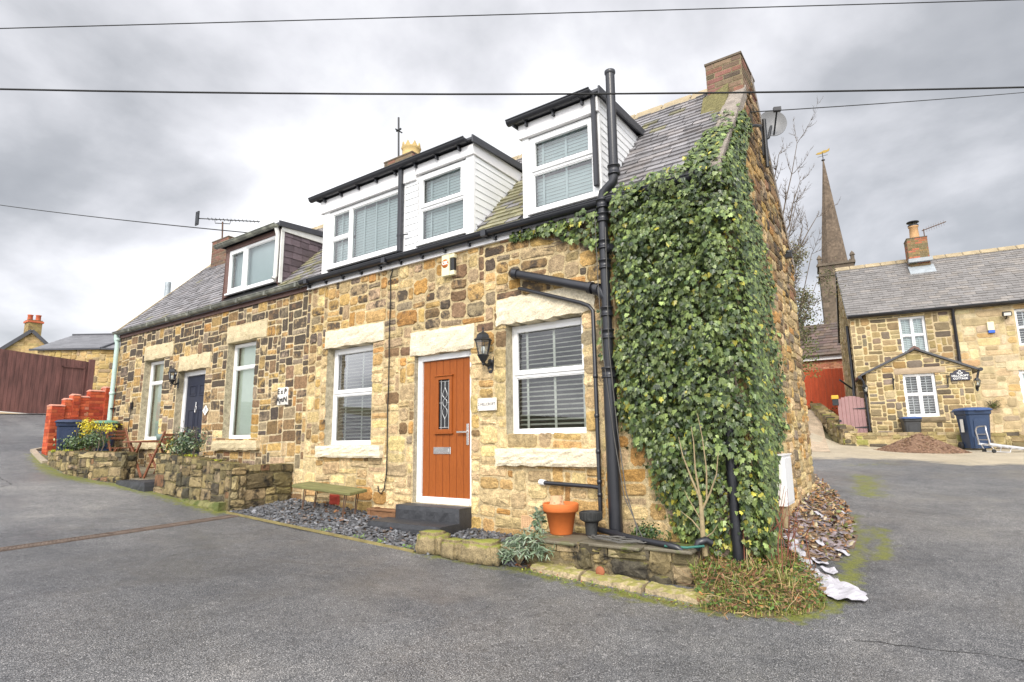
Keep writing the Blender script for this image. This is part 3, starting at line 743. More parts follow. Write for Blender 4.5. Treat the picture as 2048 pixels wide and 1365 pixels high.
# cement skew on the right verge
mb = MB()
for k in range(12):
    y0, y1 = -.12 + k * (1.75 / 12), -.12 + (k + 1) * (1.75 / 12); h0 = .10 + rs.uniform(0, .02)
    w = -.20 + rs.uniform(-.015, .015)
    mb.prism([(RX + w, y0, roof_z(y0) - .1), (RX + w, y0, roof_z(y0) + h0), (RX + w, y1, roof_z(y1) + h0), (RX + w, y1, roof_z(y1) - .1)][::-1], (-w + .02, 0, 0))
part(RC, 'verge', mb, M['cement'], bevel=.012)
mb = MB(); mb.prism([(RX - .2, RYD, RIDGE - .1), (RX - .2, RYD, RIDGE + .06), (RX - .2, DEEP + .1, EZ + .08), (RX - .2, DEEP + .1, EZ - .1)][::-1], (.22, 0, 0))
part(RC, 'verge', mb, M['cement'])

# chimneys
def brick_pal(cs):
    return lambda: pick(rs, cs)
BR_OLD = [(.7, (.25, .125, .095)), (1.2, (.24, .165, .11)), (1, (.19, .135, .09)), (.6, (.14, .11, .075))]
def chimney(t, x0, x1, y0, y1, z0, z1, cs, cap=True, m='brick', bw=.225, bh=.075):
    mb = MB(); mc = (.23, .19, .115)
    mb.box(x0, x1, y0, y1, z0, z1, mc)
    p = brick_pal(cs)
    bricks(mb, x0, x1, z0, z1, lambda u, v, d: Vector((u, y0 - d, v)), p, rs, bw, bh)
    bricks(mb, y0, y1, z0, z1, lambda u, v, d: Vector((x1 + d, u, v)), p, rs, bw, bh)
    bricks(mb, y0, y1, z0, z1, lambda u, v, d: Vector((x0 - d, y0 + y1 - u, v)), p, rs, bw, bh)
    bricks(mb, x0, x1, z0, z1, lambda u, v, d: Vector((x0 + x1 - u, y1 + d, v)), p, rs, bw, bh)
    if cap: mb.box(x0 - .012, x1 + .012, y0 - .012, y1 + .012, z1, z1 + .03, (.14, .11, .08))
    return part(t, 'chimney', mb, M[m])
chimney(RC, -1.885, RX + .005, 1.52, 2.3, 5.7, 6.60, BR_OLD, bh=.078)
mb = MB(); mb.prism([(-1.95, 1.33, roof_z(1.33) + .02), (-1.6, 1.2, roof_z(1.2) + .02), (-1.6, 1.53, 6.26), (-1.95, 1.53, 6.14)], (0, 0, -.12)); part(RC, 'chimney_flaunching', mb, M['moss'])
mc = chimney(RC, -8.75, -7.92, 1.85, 2.35, 6.3, 7.36, BR_OLD)
mb = MB()
for k in range(16):                                       # buff crown-shaped pot
    pass
prof = [(.20, 0), (.22, .03), (.185, .05), (.19, .22), (.215, .25), (.17, .25), (.15, .1)]
mb.lathe(prof, (-8.2, 2.1, 7.38), 16)
for k in range(8):
    a = 2 * math.pi * (k + .5) / 8; c, s = math.cos(a), math.sin(a); r = .195
    mb.add([(-8.2 + (r * c - s * q), 2.1 + (r * s + c * q), 7.62 + zz) for q, zz in ((-.07, 0), (.07, 0), (.04, .05), (0, .13), (-.04, .05))] + [(-8.2 + ((r - .03) * c - s * q), 2.1 + ((r - .03) * s + c * q), 7.62 + zz) for q, zz in ((-.07, 0), (.07, 0), (.04, .05), (0, .13), (-.04, .05))], [(0, 1, 2, 3, 4), (9, 8, 7, 6, 5), (1, 6, 7, 2), (2, 7, 8, 3), (3, 8, 9, 4), (4, 9, 5, 0)])
part(RC, 'chimney_pot', mb, M['tanpot'], sub=mc)
chimney(LC, -15.75, -14.9, 1.85, 2.4, 5.8, 7.08, [(1, (.20, .10, .075)), (1, (.17, .11, .08)), (.6, (.12, .08, .06))])
mb = MB(); mb.tube([(-8.47, 2.0, 7.3), (-8.5, 2.0, 8.42)], .02, 6); mb.bar((-8.56, 2.0, 8.12), (-8.42, 2.0, 8.13), .03, .03); mb.bar((-8.485, 1.9, 8.1), (-8.485, 2.1, 8.1), .02, .02)
solo('aerial_mast', mb, M['iron'], 'thin dark mast standing against the buff crown chimney pot', 'aerial', (-8.47, 2.0, 7.3))

# lintels and sills
for i, (a, b, c, d) in enumerate(DRS_L):
    mb = rough_block(MB(), a, b, -.03 if i < 3 else -.10, .2, c, d, rs, (14, 4), .006); part(LC, 'lintel' if i < 3 else 'sill', mb, M['lintel_old'])
for i, (a, b, c, d) in enumerate(DRS_R):
    mb = rough_block(MB(), a, b, -.035 if i < 3 else -.09, .2, c, d, rs, (18, 6), .008 if i != 2 else .012, wavy=.010 if i != 2 else .018); part(RC, 'lintel' if i < 3 else 'sill', mb, M['lintel'])
# ground floor windows
BG = dict(kind='flat', mat=M['blind_green']); BO = dict(kind='flat', mat=M['blind_olive'])
window(LC, -14.73, -13.76, 1.60, 3.41, .14, [(0, 1, 0, .72), (0, 1, .72, 1)], M['upvc'], M['glass'], [dict(kind='flat', mat=M['blind_green']), BO])
window(LC, -11.10, -10.09, 1.58, 3.445, .14, [(0, 1, 0, .74), (0, 1, .74, 1)], M['upvc'], M['glass'], [BG, dict(kind='flat', mat=M['blind_green'])])
VB = dict(kind='slats', mat=M['blind_white'], sp=.055, w=.05, tilt=R(24), tapes=(.16, .56, .97), tw=.03)
VB2 = dict(kind='slats', mat=M['blind_white'], sp=.06, w=.05, tilt=R(22), tapes=(.12, .52, .92), tw=.034)
window(RC, -7.96, -6.835, 1.445, 3.03, .15, [(0, 1, 0, .52), (0, 1, .52, 1)], M['upvc'], M['glass_mirror'], VB, opener=(1,))
window(RC, -4.29, -3.15, 1.56, 2.975, .15, [(0, 1, 0, .53), (0, 1, .53, 1)], M['upvc'], M['glass'], VB2, opener=(1,))

# orange oak door
mb = MB(); x0, x1, z0, z1, y = -5.93, -4.865, .64, 2.72, .07; f = .085
mb.box(x0, x0 + f, y, y + .09, z0, z1); mb.box(x1 - f, x1, y, y + .09, z0, z1); mb.box(x0 + f, x1 - f, y, y + .09, z1 - f, z1); mb.box(x0 + f, x1 - f, y - .02, y + .09, z0, z0 + .05)
part(RC, 'door_frame', mb, M['upvc'], bevel=.006)
dx0, dx1, dz0, dz1, dy = x0 + f + .004, x1 - f - .004, z0 + .055, z1 - f - .004, y + .035
gx0, gx1, gz0, gz1 = dx0 + .29, dx0 + .52, 1.64, 2.36                     # glazed slot
mb = MB(); nb = 7; bw = (dx1 - dx0) / nb
for k in range(nb):
    a, b = dx0 + k * bw, dx0 + (k + 1) * bw - .007
    if b > gx0 and a < gx1:
        for (p, q, c, d) in ((a, b, dz0, gz0), (a, b, gz1, dz1), (a, min(b, gx0), gz0, gz1), (max(a, gx1), b, gz0, gz1)):
            if q - p > .004: mb.box(p, q, dy, dy + .03, c, d)
    else: mb.box(a, b, dy, dy + .03, dz0, dz1)
door = part(RC, 'door', mb, M['oak'], bevel=.0025)
mb = MB()
for (a, b, c, d) in ((dx0, dx1, dz0, gz0), (dx0, dx1, gz1, dz1), (dx0, gx0, gz0, gz1), (gx1, dx1, gz0, gz1)): mb.add([(a, dy + .006, c), (b, dy + .006, c), (b, dy + .006, d), (a, dy + .006, d)], [(0, 1, 2, 3)])
part(RC, 'door_grooves', mb, M['groove'], sub=door)
mb = MB()
for (a, b, c, d) in ((gx0 - .035, gx0 + .012, gz0 - .035, gz1 + .035), (gx1 - .012, gx1 + .035, gz0 - .035, gz1 + .035), (gx0 + .012, gx1 - .012, gz1 - .012, gz1 + .035), (gx0 + .012, gx1 - .012, gz0 - .035, gz0 + .012)): mb.box(a, b, dy - .022, dy + .004, c, d)
mb.box(gx0 - .055, gx1 + .055, dy - .034, dy, gz1 + .035, gz1 + .055); mb.box(gx0 - .055, gx1 + .055, dy - .034, dy, gz0 - .055, gz0 - .035)
part(RC, 'glazing_bead', mb, M['oak'], bevel=.004, sub=door)
mb = MB(); mb.box(gx0, gx1, dy + .012, dy + .02, gz0, gz1); part(RC, 'pane', mb, M['blackprint'], sub=door)
mb = MB(); gy = dy + .010; cx, cz, gw, gh = (gx0 + gx1) / 2, (gz0 + gz1) / 2, (gx1 - gx0) / 2, (gz1 - gz0) / 2
def came(pts, r=.0045): mb.tube([(cx + a * gw, gy, cz + b * gh) for a, b in pts], r, 6)
for q in (-.62, .62): came([(q, -1), (q, 1)])
for q in (-.9, .9): came([(-1, q), (1, q)])
came([(0, .9), (0, .66)]); came([(0, -.9), (0, -.58)]); came([(-1, .06), (-.45, .06)]); came([(.45, .06), (1, .06)])
came([(.34 * math.cos(a), .06 + .15 * math.sin(a)) for a in [k * math.pi / 8 for k in range(17)]])
came([(0, .66), (-.38, .42), (-.36, .34), (0, .20), (.36, .34), (.34, .44), (0, .66)]); came([(0, -.58), (-.38, -.36), (-.34, -.22), (0, -.08), (.34, -.22), (.38, -.36), (0, -.58)])
part(RC, 'leaded_pattern', mb, M['lead'], sub=door)
mb = MB(); mb.box(dx1 - .075, dx1 - .035, dy - .014, dy, 1.43, 1.72); mb.box(dx1 - .22, dx1 - .04, dy - .055, dy - .035, 1.595, 1.62); mb.box(dx1 - .066, dx1 - .044, dy - .04, dy, 1.59, 1.625)
part(RC, 'handle', mb, M['steel'], bevel=.005, sub=door)
mb = MB(); a, b, c, d = dx0 + .21, dx0 + .53, 1.31, 1.405
mb.box(a, b, dy - .012, dy, c, d); mb.box(a + .03, b - .03, dy - .02, dy - .012, c + .022, d - .022)
part(RC, 'letterbox', mb, M['steel'], bevel=.005, sub=door)
mb = MB(); mb.box(dx0, dx1, dy - .02, dy + .01, dz0 - .002, dz0 + .03); part(RC, 'weather_bar', mb, M['upvc'], sub=door)

# navy door of the left cottage
mb = MB(); x0, x1, z0, z1, y = -13.08, -11.90, .80, 3.045, .14; f = .10
mb.box(x0, x0 + f, y, y + .09, z0, z1); mb.box(x1 - f, x1, y, y + .09, z0, z1); mb.box(x0 + f, x1 - f, y, y + .09, z1 - f, z1); mb.box(x0 + f, x1 - f, y, y + .09, z0, z0 + .08)
part(LC, 'door_frame', mb, M['upvc'], bevel=.006)
dx0, dx1, dz0, dz1, dy = x0 + f + .004, x1 - f - .004, .885, z1 - f - .004, y + .03
mb = MB(); mb.box(dx0, dx1, dy, dy + .04, dz0, dz1); w = dx1 - dx0
for (a, b) in ((.14, .44), (.56, .86)):
    for (c, d) in ((2.50, 2.74), (1.55, 2.22), (1.0, 1.28)):
        p, q = dx0 + a * w, dx0 + b * w; e = .025
        for (k0, k1, k2, k3) in ((p, p + e, c, d), (q - e, q, c, d), (p + e, q - e, c, c + e), (p + e, q - e, d - e, d)): mb.box(k0, k1, dy - .012, dy, k2, k3)
        mb.box(p + .055, q - .055, dy - .012, dy, c + .055, d - .055)
ld = part(LC, 'door', mb, M['navy'], bevel=.006)
mb = MB(); mb.box(dx0 + .36 * w, dx0 + .68 * w, dy - .015, dy, 1.38, 1.46); part(LC, 'letterbox', mb, M['steel'], bevel=.004, sub=ld)
mb = MB(); kx = dx0 + .5 * w; mb.tube([(kx + .028 * math.sin(a), dy - .025, 2.22 + .075 * math.cos(a)) for a in [k * 2 * math.pi / 12 for k in range(13)]], .008, 6); mb.tube([(kx, dy - .02, 2.30), (kx, dy - .02, 2.37)], .012, 6)
part(LC, 'knocker', mb, M['steel'], sub=ld)
mb = MB(); mb.tube([(dx0 + .05, dy - .05, 1.74), (dx0 + .05, dy, 1.74)], .012, 6); mb.box(dx0 + .04, dx0 + .15, dy - .06, dy - .045, 1.73, 1.75); mb.box(dx0 + .035, dx0 + .065, dy - .01, dy, 1.62, 1.86); part(LC, 'handle', mb, M['steel'], sub=ld)

# ------------------------------------------------------------------ dormers
def yroof(z): return (z - EZ) / SL - .1
def cheek_boards(mb, x, z0, z1, sgn, y0=.0, bh=.105):
    z = z0
    while z < z1 - .01:
        q = min(z1, z + bh); ya, yb = max(y0 + .01, yroof(z)), max(y0 + .02, yroof(q))
        xo, xi = x + sgn * .014, x + sgn * .004
        p = [(xo, y0, z), (xo, ya, z), (xi, yb, q), (xi, y0, q)]
        mb.add(p + [(x, y0, z), (x, ya, z)], [(0, 1, 2, 3) if sgn > 0 else (3, 2, 1, 0), (0, 4, 5, 1)]); z = q
def dormer_roof(t, sub, x0, x1, zf, zb, y0, mname, th=.05, over=.07):
    yb = yroof(zb) + .05; mb = MB()
    mb.prism([(x0 - over, y0 - .10, zf), (x0 - over, yb, zb), (x0 - over, yb, zb + th), (x0 - over, y0 - .10, zf + th)][::-1], (x1 - x0 + 2 * over, 0, 0))
    part(t, 'roof', mb, M[mname], bevel=.008, sub=sub)
    for x in (x0 - over - .015, x1 + over - .01):
        mb = MB(); mb.prism([(x, y0 - .12, zf - .045), (x, yb, zb - .045), (x, yb, zb + th + .015), (x, y0 - .12, zf + th + .015)][::-1], (.025, 0, 0))
        part(t, 'roof_edge', mb, M['roofedge'], bevel=.004, sub=sub)
# wide white dormer
x0, x1 = D2
mb = MB(); mb.box(x0 + .03, x1 - .03, .42, .46, 4.8, 5.70); mb.box(-6.27, -5.88, .01, .05, 4.36, 5.7)
mb.add([(x1 - .02, 0, EZ), (x1 - .02, yroof(5.7), 5.7), (x1 - .02, 0, 5.7)], [(0, 1, 2)]); mb.add([(x0 + .02, 0, EZ), (x0 + .02, yroof(5.7), 5.7), (x0 + .02, 0, 5.7)], [(2, 1, 0)])
# face pieces round the windows
for (a, b, c, d) in ((x0, -8.03, 4.36, 5.48), (-4.955, x1 + .012, 4.36, 5.55), (-6.27, -6.17, 4.36, 5.48)): mb.box(a, b, -.012, .04, c, d)
DM2 = part(RC, 'dormer', mb, M['upvc'], bevel=.006, label='wide white dormer with two windows')
mb = MB(); z = 4.36
while z < 5.46: mb.add([(-6.17, -.014, z), (-5.90, -.014, z), (-5.90, -.002, z + .105), (-6.17, -.002, z + .105), (-6.17, 0.0, z), (-5.90, 0.0, z)], [(0, 1, 2, 3), (4, 5, 1, 0)]); z += .105
part(RC, 'cladding', mb, M['clad'], sub=DM2); mb = MB()
cheek_boards(mb, x1, 4.30, 5.56, 1); part(RC, 'cladding', mb, M['clad'], sub=DM2)
mb = MB(); mb.box(x0 - .05, -5.93, -.05, .02, 5.47, 5.70); mb.box(-5.925, x1 + .03, -.045, .02, 5.545, 5.70); mb.prism([(x1 + .012, -.02, 5.55), (x1 + .012, yroof(5.57), 5.55), (x1 + .012, yroof(5.74), 5.74), (x1 + .012, -.02, 5.74)], (.02, 0, 0))
part(RC, 'fascia', mb, M['fascia'], bevel=.004, sub=DM2)
VU = dict(kind='slats', mat=M['blind_cool'], sp=.047, w=.05, tilt=R(74), tapes=(.2, .45, .7, .95), tw=.028)
VU1 = dict(kind='slats', mat=M['blind_cool'], sp=.047, w=.05, tilt=R(74), tapes=(.35,), tw=.028)
VU2 = dict(kind='slats', mat=M['blind_cool'], sp=.047, w=.05, tilt=R(74), tapes=(.15, .55, .97), tw=.03)
window(RC, -8.03, -6.27, 4.44, 5.46, .005, [(0, .30, 0, .5), (0, .30, .5, 1), (.30, 1, 0, 1)], M['upvc'], M['glass_hi'], [VU1, VU1, VU], sub=DM2, opener=(), room=.25, fw=.065)
window(RC, -5.90, -4.955, 4.42, 5.53, .005, [(0, 1, 0, .5), (0, 1, .5, 1)], M['upvc'], M['glass_hi'], VU2, sub=DM2, opener=(1,), room=.25)
dormer_roof(RC, DM2, x0, x1, 5.73, 5.80, 0.0, 'roofedge')
mb = gutter(MB(), -8.44, -4.86, -.12, 5.765, .058)
for k in range(8): bracket(mb, -8.1 + k * .44, -.12, 5.765, .058)
part(RC, 'gutter', mb, M['black'], sub=DM2)
mb = MB(); mb.box(-6.255, -6.185, -.10, -.03, 4.36, 5.72); mb.box(-6.26, -6.18, -.105, -.025, 4.60, 4.64); mb.tube([(-6.15, -.06, 4.62), (-6.05, -.06, 4.61)], .012, 6)
part(RC, 'downpipe', mb, M['black'], bevel=.012, sub=DM2)
# narrow white dormer
x0, x1 = D3
mb = MB(); mb.box(x0 + .03, x1 - .03, .42, .46, 4.8, 5.70); mb.add([(x1 - .02, 0, EZ), (x1 - .02, yroof(5.7), 5.7), (x1 - .02, 0, 5.7)], [(0, 1, 2)])
mb.add([(x0 + .02, 0, EZ), (x0 + .02, yroof(5.7), 5.7), (x0 + .02, 0, 5.7)], [(2, 1, 0)])
for (a, b, c, d) in ((x0, -3.865, 4.36, 5.52), (-2.885, x1 + .012, 4.36, 5.50)): mb.box(a, b, -.012, .04, c, d)
DM3 = part(RC, 'dormer', mb, M['upvc'], bevel=.006, label='narrow white dormer beside the black stack pipe')
mb = MB(); cheek_boards(mb, x1, 4.30, 5.74, 1, bh=.10); part(RC, 'cladding', mb, M['clad'], sub=DM3)
mb = MB(); mb.box(x0 - .03, x1 + .02, -.05, .02, 5.49, 5.69); part(RC, 'fascia', mb, M['fascia'], bevel=.004, sub=DM3)
window(RC, -3.865, -2.885, 4.42, 5.48, .005, [(0, 1, 0, .52), (0, 1, .52, 1)], M['upvc'], M['glass_hi'], dict(kind='slats', mat=M['blind_cool'], sp=.047, w=.05, tilt=R(74), tapes=(.12, .52, .97), tw=.03), sub=DM3, opener=(1,), room=.25)
dormer_roof(RC, DM3, x0, x1, 5.71, 5.79, 0.0, 'roofedge')
mb = gutter(MB(), -4.12, -2.86, -.12, 5.745, .058)
for k in range(3): bracket(mb, -3.85 + k * .42, -.12, 5.745, .058)
part(RC, 'gutter', mb, M['black'], sub=DM3)
mb = MB(); mb.box(-2.895, -2.835, -.085, -.018, 4.50, 5.72); part(RC, 'downpipe', mb, M['black'], bevel=.012, sub=DM3)
# slate-hung dormer of the left cottage
x0, x1 = D1
mb = MB(); mb.box(x0 + .03, x1 - .03, .42, .46, 4.8, 5.52); mb.box(x0, x0 + .14, .03, .1, 4.46, 5.52); mb.box(x1 - .12, x1, .03, .1, 4.46, 5.50); mb.box(x0, x1, .02, .1, 5.44, 5.54)
mb.add([(x1 - .02, 0, EZ), (x1 - .02, yroof(5.62), 5.62), (x1 - .02, 0.03, 5.62)], [(0, 1, 2)])
mb.add([(x0 + .02, 0, EZ), (x0 + .02, yroof(5.62), 5.62), (x0 + .02, 0.03, 5.62)], [(2, 1, 0)])
DM1 = part(LC, 'dormer', mb, M['brownwood'], bevel=.006)
mb = MB(); rr = random.Random(4)
for k in range(9):
    z = 4.30 + k * .135; u = -.03 * (k % 2)
    while True:
        w = rr.uniform(.16, .26); ya, yb = .05 + u, .05 + u + w - .006
        ylim = yroof(z + .07)
        if ya > ylim: break
        yb = min(yb, ylim + .1); c = rr.uniform(.7, 1.3)
        mb.add([(x1 + .018, ya, z + rr.uniform(-.008, .008)), (x1 + .018, yb, z + rr.uniform(-.008, .008)), (x1 + .003, yb, z + .17), (x1 + .003, ya, z + .17), (x1, ya, z), (x1, yb, z)], [(0, 1, 2, 3), (5, 4, 0, 1)], (.125 * c, .095 * c, .105 * c)); u += w
part(LC, 'slate_cladding', mb, M['slate'], sub=DM1)
mb = MB(); mb.prism([(x1 + .022, .0, 5.46), (x1 + .022, yroof(5.46), 5.46), (x1 + .022, yroof(5.58), 5.58), (x1 + .022, .0, 5.58)], (.02, 0, 0)); mb.box(x1 - .005, x1 + .03, .0, .06, 4.45, 5.5)
part(LC, 'barge_board', mb, M['greypost'], sub=DM1)
mb = MB(); mb.tube([(x1 - .06, -.06, 5.52), (x1 - .065, -.02, 5.4), (x1 - .07, -.02, 4.58), (x1 - .07, -.06, 4.52)], .042, 10); part(LC, 'downpipe', mb, M['greypost'], sub=DM1)
window(LC, -11.36, -9.66, 4.52, 5.44, .04, [(0, .36, 0, 1), (.36, 1, 0, 1)], M['upvc'], M['glass_hi'], dict(kind='flat', mat=M['blind_cool']), sub=DM1, opener=(0,), room=.25)
dormer_roof(LC, DM1, x0, x1, 5.57, 5.66, .03, 'roofedge', over=.06)
mb = gutter(MB(), -11.68, -9.50, -.09, 5.575, .058); part(LC, 'gutter', mb, M['castiron'], sub=DM1)

# ------------------------------------------------------------------ eaves, gutters and pipes
mb = MB(); mb.box(MX_ + .02, RX - .02, -.045, -.001, 4.135, 4.335); mb.box(MX_ + .02, RX - .02, -.052, -.045, 4.135, 4.15); part(RC, 'fascia', mb, M['fascia'], bevel=.003)
mb = gutter(MB(), MX_ - .06, RX - .02, -.115, 4.275, .060)
for k in range(16): bracket(mb, MX_ + .12 + k * .45, -.115, 4.275, .060)
for k in range(4): mb.box(-8.45 + k * 1.95, -8.37 + k * 1.95, -.19, -.04, 4.205, 4.29)
part(RC, 'gutter', mb, M['black'])
mb = MB(); mb.box(LX - .02, MX_, -.035, -.001, 4.13, 4.24); part(LC, 'fascia', mb, M['brownwood'])
mb = gutter(MB(), LX - .12, MX_ + .02, -.10, 4.275, .066, n=12)
for k in range(8): mb.box(LX + .8 + k * .95, LX + .86 + k * .95, -.175, -.03, 4.20, 4.287)
part(LC, 'gutter', mb, M['castiron'])
mb = MB(); mb.tube([(LX - .02, -.10, 4.22), (LX - .02, -.10, 4.12), (LX + .0, -.07, 4.0), (LX + .0, -.07, 1.0)], .052, 12)
for z in (4.1, 2.75): mb.lathe([(.05, -.04), (.066, -.03), (.066, .03), (.05, .04)], (LX + .0, -.07, z), 12)
part(LC, 'downpipe', mb, M['greypipe'])
mb = MB(); mb.box(LX - .07, LX + .13, -.10, -.01, 2.36, 2.39); part(LC, 'pipe_clip', mb, M['iron'])
# soil stack of the right cottage
sx, sy = -2.765, -.135
mb = MB(); mb.tube([(sx, sy, .34), (sx, sy, 4.28), (sx + .02, sy, 4.36), (sx + .10, sy, 4.42), (sx + .15, sy, 4.46), (sx + .165, sy, 4.55), (sx + .175, sy, 5.85)], .056, 14)
mb.tube([(sx, sy, .34), (sx, sy, 2.2)], .074, 14)
stack = part(RC, 'soil_stack', mb, M['black'])
mb = MB()
def collar(x, y, z, r, h=.07): mb.lathe([(r, -h), (r + .018, -h), (r + .018, -h + .018), (r + .009, -h + .02), (r + .009, h - .02), (r + .018, h - .018), (r + .018, h), (r, h)], (x, y, z), 16)
def sc(*a):
    global mb
    mb = MB(); collar(*a); part(RC, 'stack_collar', mb, M['black'], sub=stack)
for z in (4.22, 4.05, 3.72, 3.48, 2.92, 2.66): sc(sx, sy, z, .058, .055)
sc(sx, sy, 2.22, .074, .06); sc(sx + .168, sy, 4.60, .058, .06); mb = MB()
mb.lathe([(.056, -.02), (.066, 0), (.066, .03), (.05, .04), (0, .04)], (sx + .175, sy, 5.85), 14)
part(RC, 'stack_cap', mb, M['black'], sub=stack)
mb = MB(); mb.tube([(sx, sy, 3.08), (sx - .1, sy + .0, 3.20), (sx - .22, sy + .02, 3.25), (-4.06, -.10, 3.615), (-4.11, -.08, 3.63), (-4.13, .03, 3.63)], .056, 12)
part(RC, 'waste_pipe', mb, M['black'], sub=stack)
mb = MB(); d = Vector((sx - 4.08, 0, 0)); 
for q in (.085, .17): 
    mb = MB(); p0 = Vector((sx - q, sy, 3.195 + (q - .085) * .4)); mb.tube([p0, p0 + Vector((-.05, 0.003, .015))], .072, 14); part(RC, 'stack_collar', mb, M['black'], sub=stack)
mb = MB()
mb.tube([(-4.01, -.10, 3.602), (-4.08, -.10, 3.62)], .066, 14); part(RC, 'stack_collar', mb, M['black'], sub=stack); mb = MB(); mb.tube([(sx + .05, sy - .02, 3.64), (sx + .12, sy - .05, 3.66)], .045, 10)
part(RC, 'stack_branch', mb, M['black'], sub=stack)
tx = -2.965
mb = MB(); mb.tube([(-4.03, -.04, 3.42), (-3.98, -.07, 3.405), (-3.12, -.08, 3.09), (-3.02, -.08, 3.04), (tx, -.085, 2.97), (tx, -.085, .72), (tx - .045, -.10, .60), (tx - .05, -.12, .53)], .024, 10)
mb.tube([(-3.74, -.05, .985), (-3.05, -.085, .965), (tx, -.085, .955)], .024, 10)
for z in (2.2, 1.75, 1.35, 1.02, .88): mb.lathe([(.02, -.025), (.03, -.02), (.03, .02), (.02, .025)], (tx, -.085, z), 10)
part(RC, 'waste_pipe', mb, M['black'])
mb = MB(); mb.tube([(-3.78, -.03, .99), (-3.70, -.05, .985)], .034, 10); part(RC, 'pipe_socket', mb, M['upvc'])
# downpipe hidden in the ivy
mb = MB(); mb.tube([(-1.53, -.09, .3), (-1.53, -.09, 1.75)], .05, 10); part(RC, 'downpipe', mb, M['black'])
# vents and steps
mb = MB(); mb.box(-7.73, -7.50, -.022, .02, .53, .68)
for k in range(6): mb.box(-7.70, -7.53, -.032, -.02, .55 + k * .02, .558 + k * .02)
part(RC, 'air_vent', mb, mat('red_vent', (.42, .055, .03), rough=.7, bump=.05), bevel=.003)
mb = MB(); vx0, vx1, vz0, vz1 = -4.06, -3.83, .43, .58; n = 7
for k in range(n + 1):
    a = vx0 + (vx1 - vx0) * k / n; mb.box(a - .008, a + .008, -.028, .0, vz0, vz1); b = vz0 + (vz1 - vz0) * k / n; mb.box(vx0, vx1, -.0265, .0, b - .007, b + .007)
part(RC, 'air_vent', mb, mat('buff_vent', (.62, .40, .22), rough=.8, bump=.1), label='buff clay grille with square holes')
mb = MB(); mb.box(-6.0, -4.86, -.25, .10, .2, .638); part(RC, 'step', rough_block(mb, -6.0, -4.86, -.262, -.2, .3, .636, rs, (20, 6), .006, wavy=.004), M['step'], bevel=.0)
mb = MB(); mb.box(-6.14, -4.84, -.62, -.25, .2, .462); part(RC, 'step', rough_block(mb, -6.14, -4.84, -.632, -.5, .25, .460, rs, (20, 4), .006, wavy=.004), M['step'], label='lower black step')
# a thin cable that hangs down the wall
mb = MB(); pts = [(-6.41, -.02, 4.13), (-6.44, -.035, 4.0)] + [(-6.437 + .006 * math.sin(k * 1.7), -.032, 4.0 - k * .325) for k in range(1, 10)] + [(-6.44, -.035, .98), (-6.47, -.04, .80), (-6.53, -.04, .74), (-6.585, -.04, .77), (-6.60, -.04, .85)]
mb.tube(pts, .0085, 6); solo('hanging_cable', mb, M['rubber'], 'thin black cable hanging down the stones left of the orange door', 'cable', (-6.44, -.03, .74))

# ------------------------------------------------------------------ lettering
def text_mb(body, size, ox=0, oy=0, ext=.002, bold=0.0, sx=1.0):
    cu = bpy.data.curves.new("lettering", 'FONT'); cu.body = body; cu.size = size; cu.extrude = ext; cu.align_x = 'CENTER'; cu.align_y = 'CENTER'; cu.offset = bold; cu.resolution_u = 3
    o = bpy.data.objects.new("lettering", cu); C.objects.link(o)
    dg = bpy.context.evaluated_depsgraph_get(); me = bpy.data.meshes.new_from_object(o.evaluated_get(dg))
    m = MB(); m.v = [(v.co.x * sx + ox, 0, v.co.y + oy) for v in me.vertices]; zs = [v.co.z for v in me.vertices]
    m.v = [(a, -z, c) for (a, b, c), z in zip(m.v, zs)]
    for p in me.polygons: m.f.append(tuple(p.vertices)); m.c.append((1, 1, 1)); m.sm.append(False)
    bpy.data.objects.remove(o); bpy.data.curves.remove(cu); bpy.data.meshes.remove(me)
    return m
def put_text(t, body, size, at, matl, name='lettering', sub=None, **k):
    m = text_mb(body, size, **k); m.v = [(a + at[0], b + at[1], c + at[2]) for a, b, c in m.v]
    return part(t, name, m, matl, sub=sub)
# name plaque
t = thing('name_plaque', 'ivory name plaque screwed to the wall right of the orange door', 'sign', (-4.57, -.03, 1.88))
mb = MB(); mb.box(-4.725, -4.415, -.045, -.028, 1.872, 2.034); part(t, 'plate', mb, M['plaque'], bevel=.004)
put_text(t, "2 HILLCROFT", .052, (-4.57, -.046, 1.955), mat('grey_print', (.16, .15, .15), rough=.5, bump=0), bold=.0006, sx=.92)
mb = MB()
for a in (-4.708, -4.432):
    for b in (1.889, 2.017): mb.lathe([(.007, 0), (.007, .003), (0, .004)], (a, -.045, b), 8, axis='y')
part(t, 'screw', mb, M['rust'])
# painted stone
t = thing('painted_stone', 'white painted stone with black hand lettering set in the wall', 'sign', (-9.14, -.03, 2.15))
mb = rough_block(MB(), -9.29, -8.98, -.032, .02, 2.155, 2.455, rs, (6, 6), .003, wavy=.008); part(t, 'slab', mb, M['plaque'])
put_text(t, "E x P", .13, (-9.135, -.036, 2.385), M['blackprint'], bold=.003); put_text(t, "AyuN", .125, (-9.135, -.036, 2.245), M['blackprint'], bold=.004)
# diamond number plate
t = thing('number_plate', 'white diamond plate with the number 1 beside the navy door', 'sign', (-11.74, -.02, 2.06))
mb = MB(); mb.prism([(-11.74, -.02, 2.055), (-11.63, -.02, 2.158), (-11.74, -.02, 2.262), (-11.85, -.02, 2.158)][::-1], (0, -.012, 0)); part(t, 'plate', mb, M['whiteprint'], bevel=.002)
put_text(t, "1", .15, (-11.74, -.034, 2.158), M['blackprint'], bold=.004)
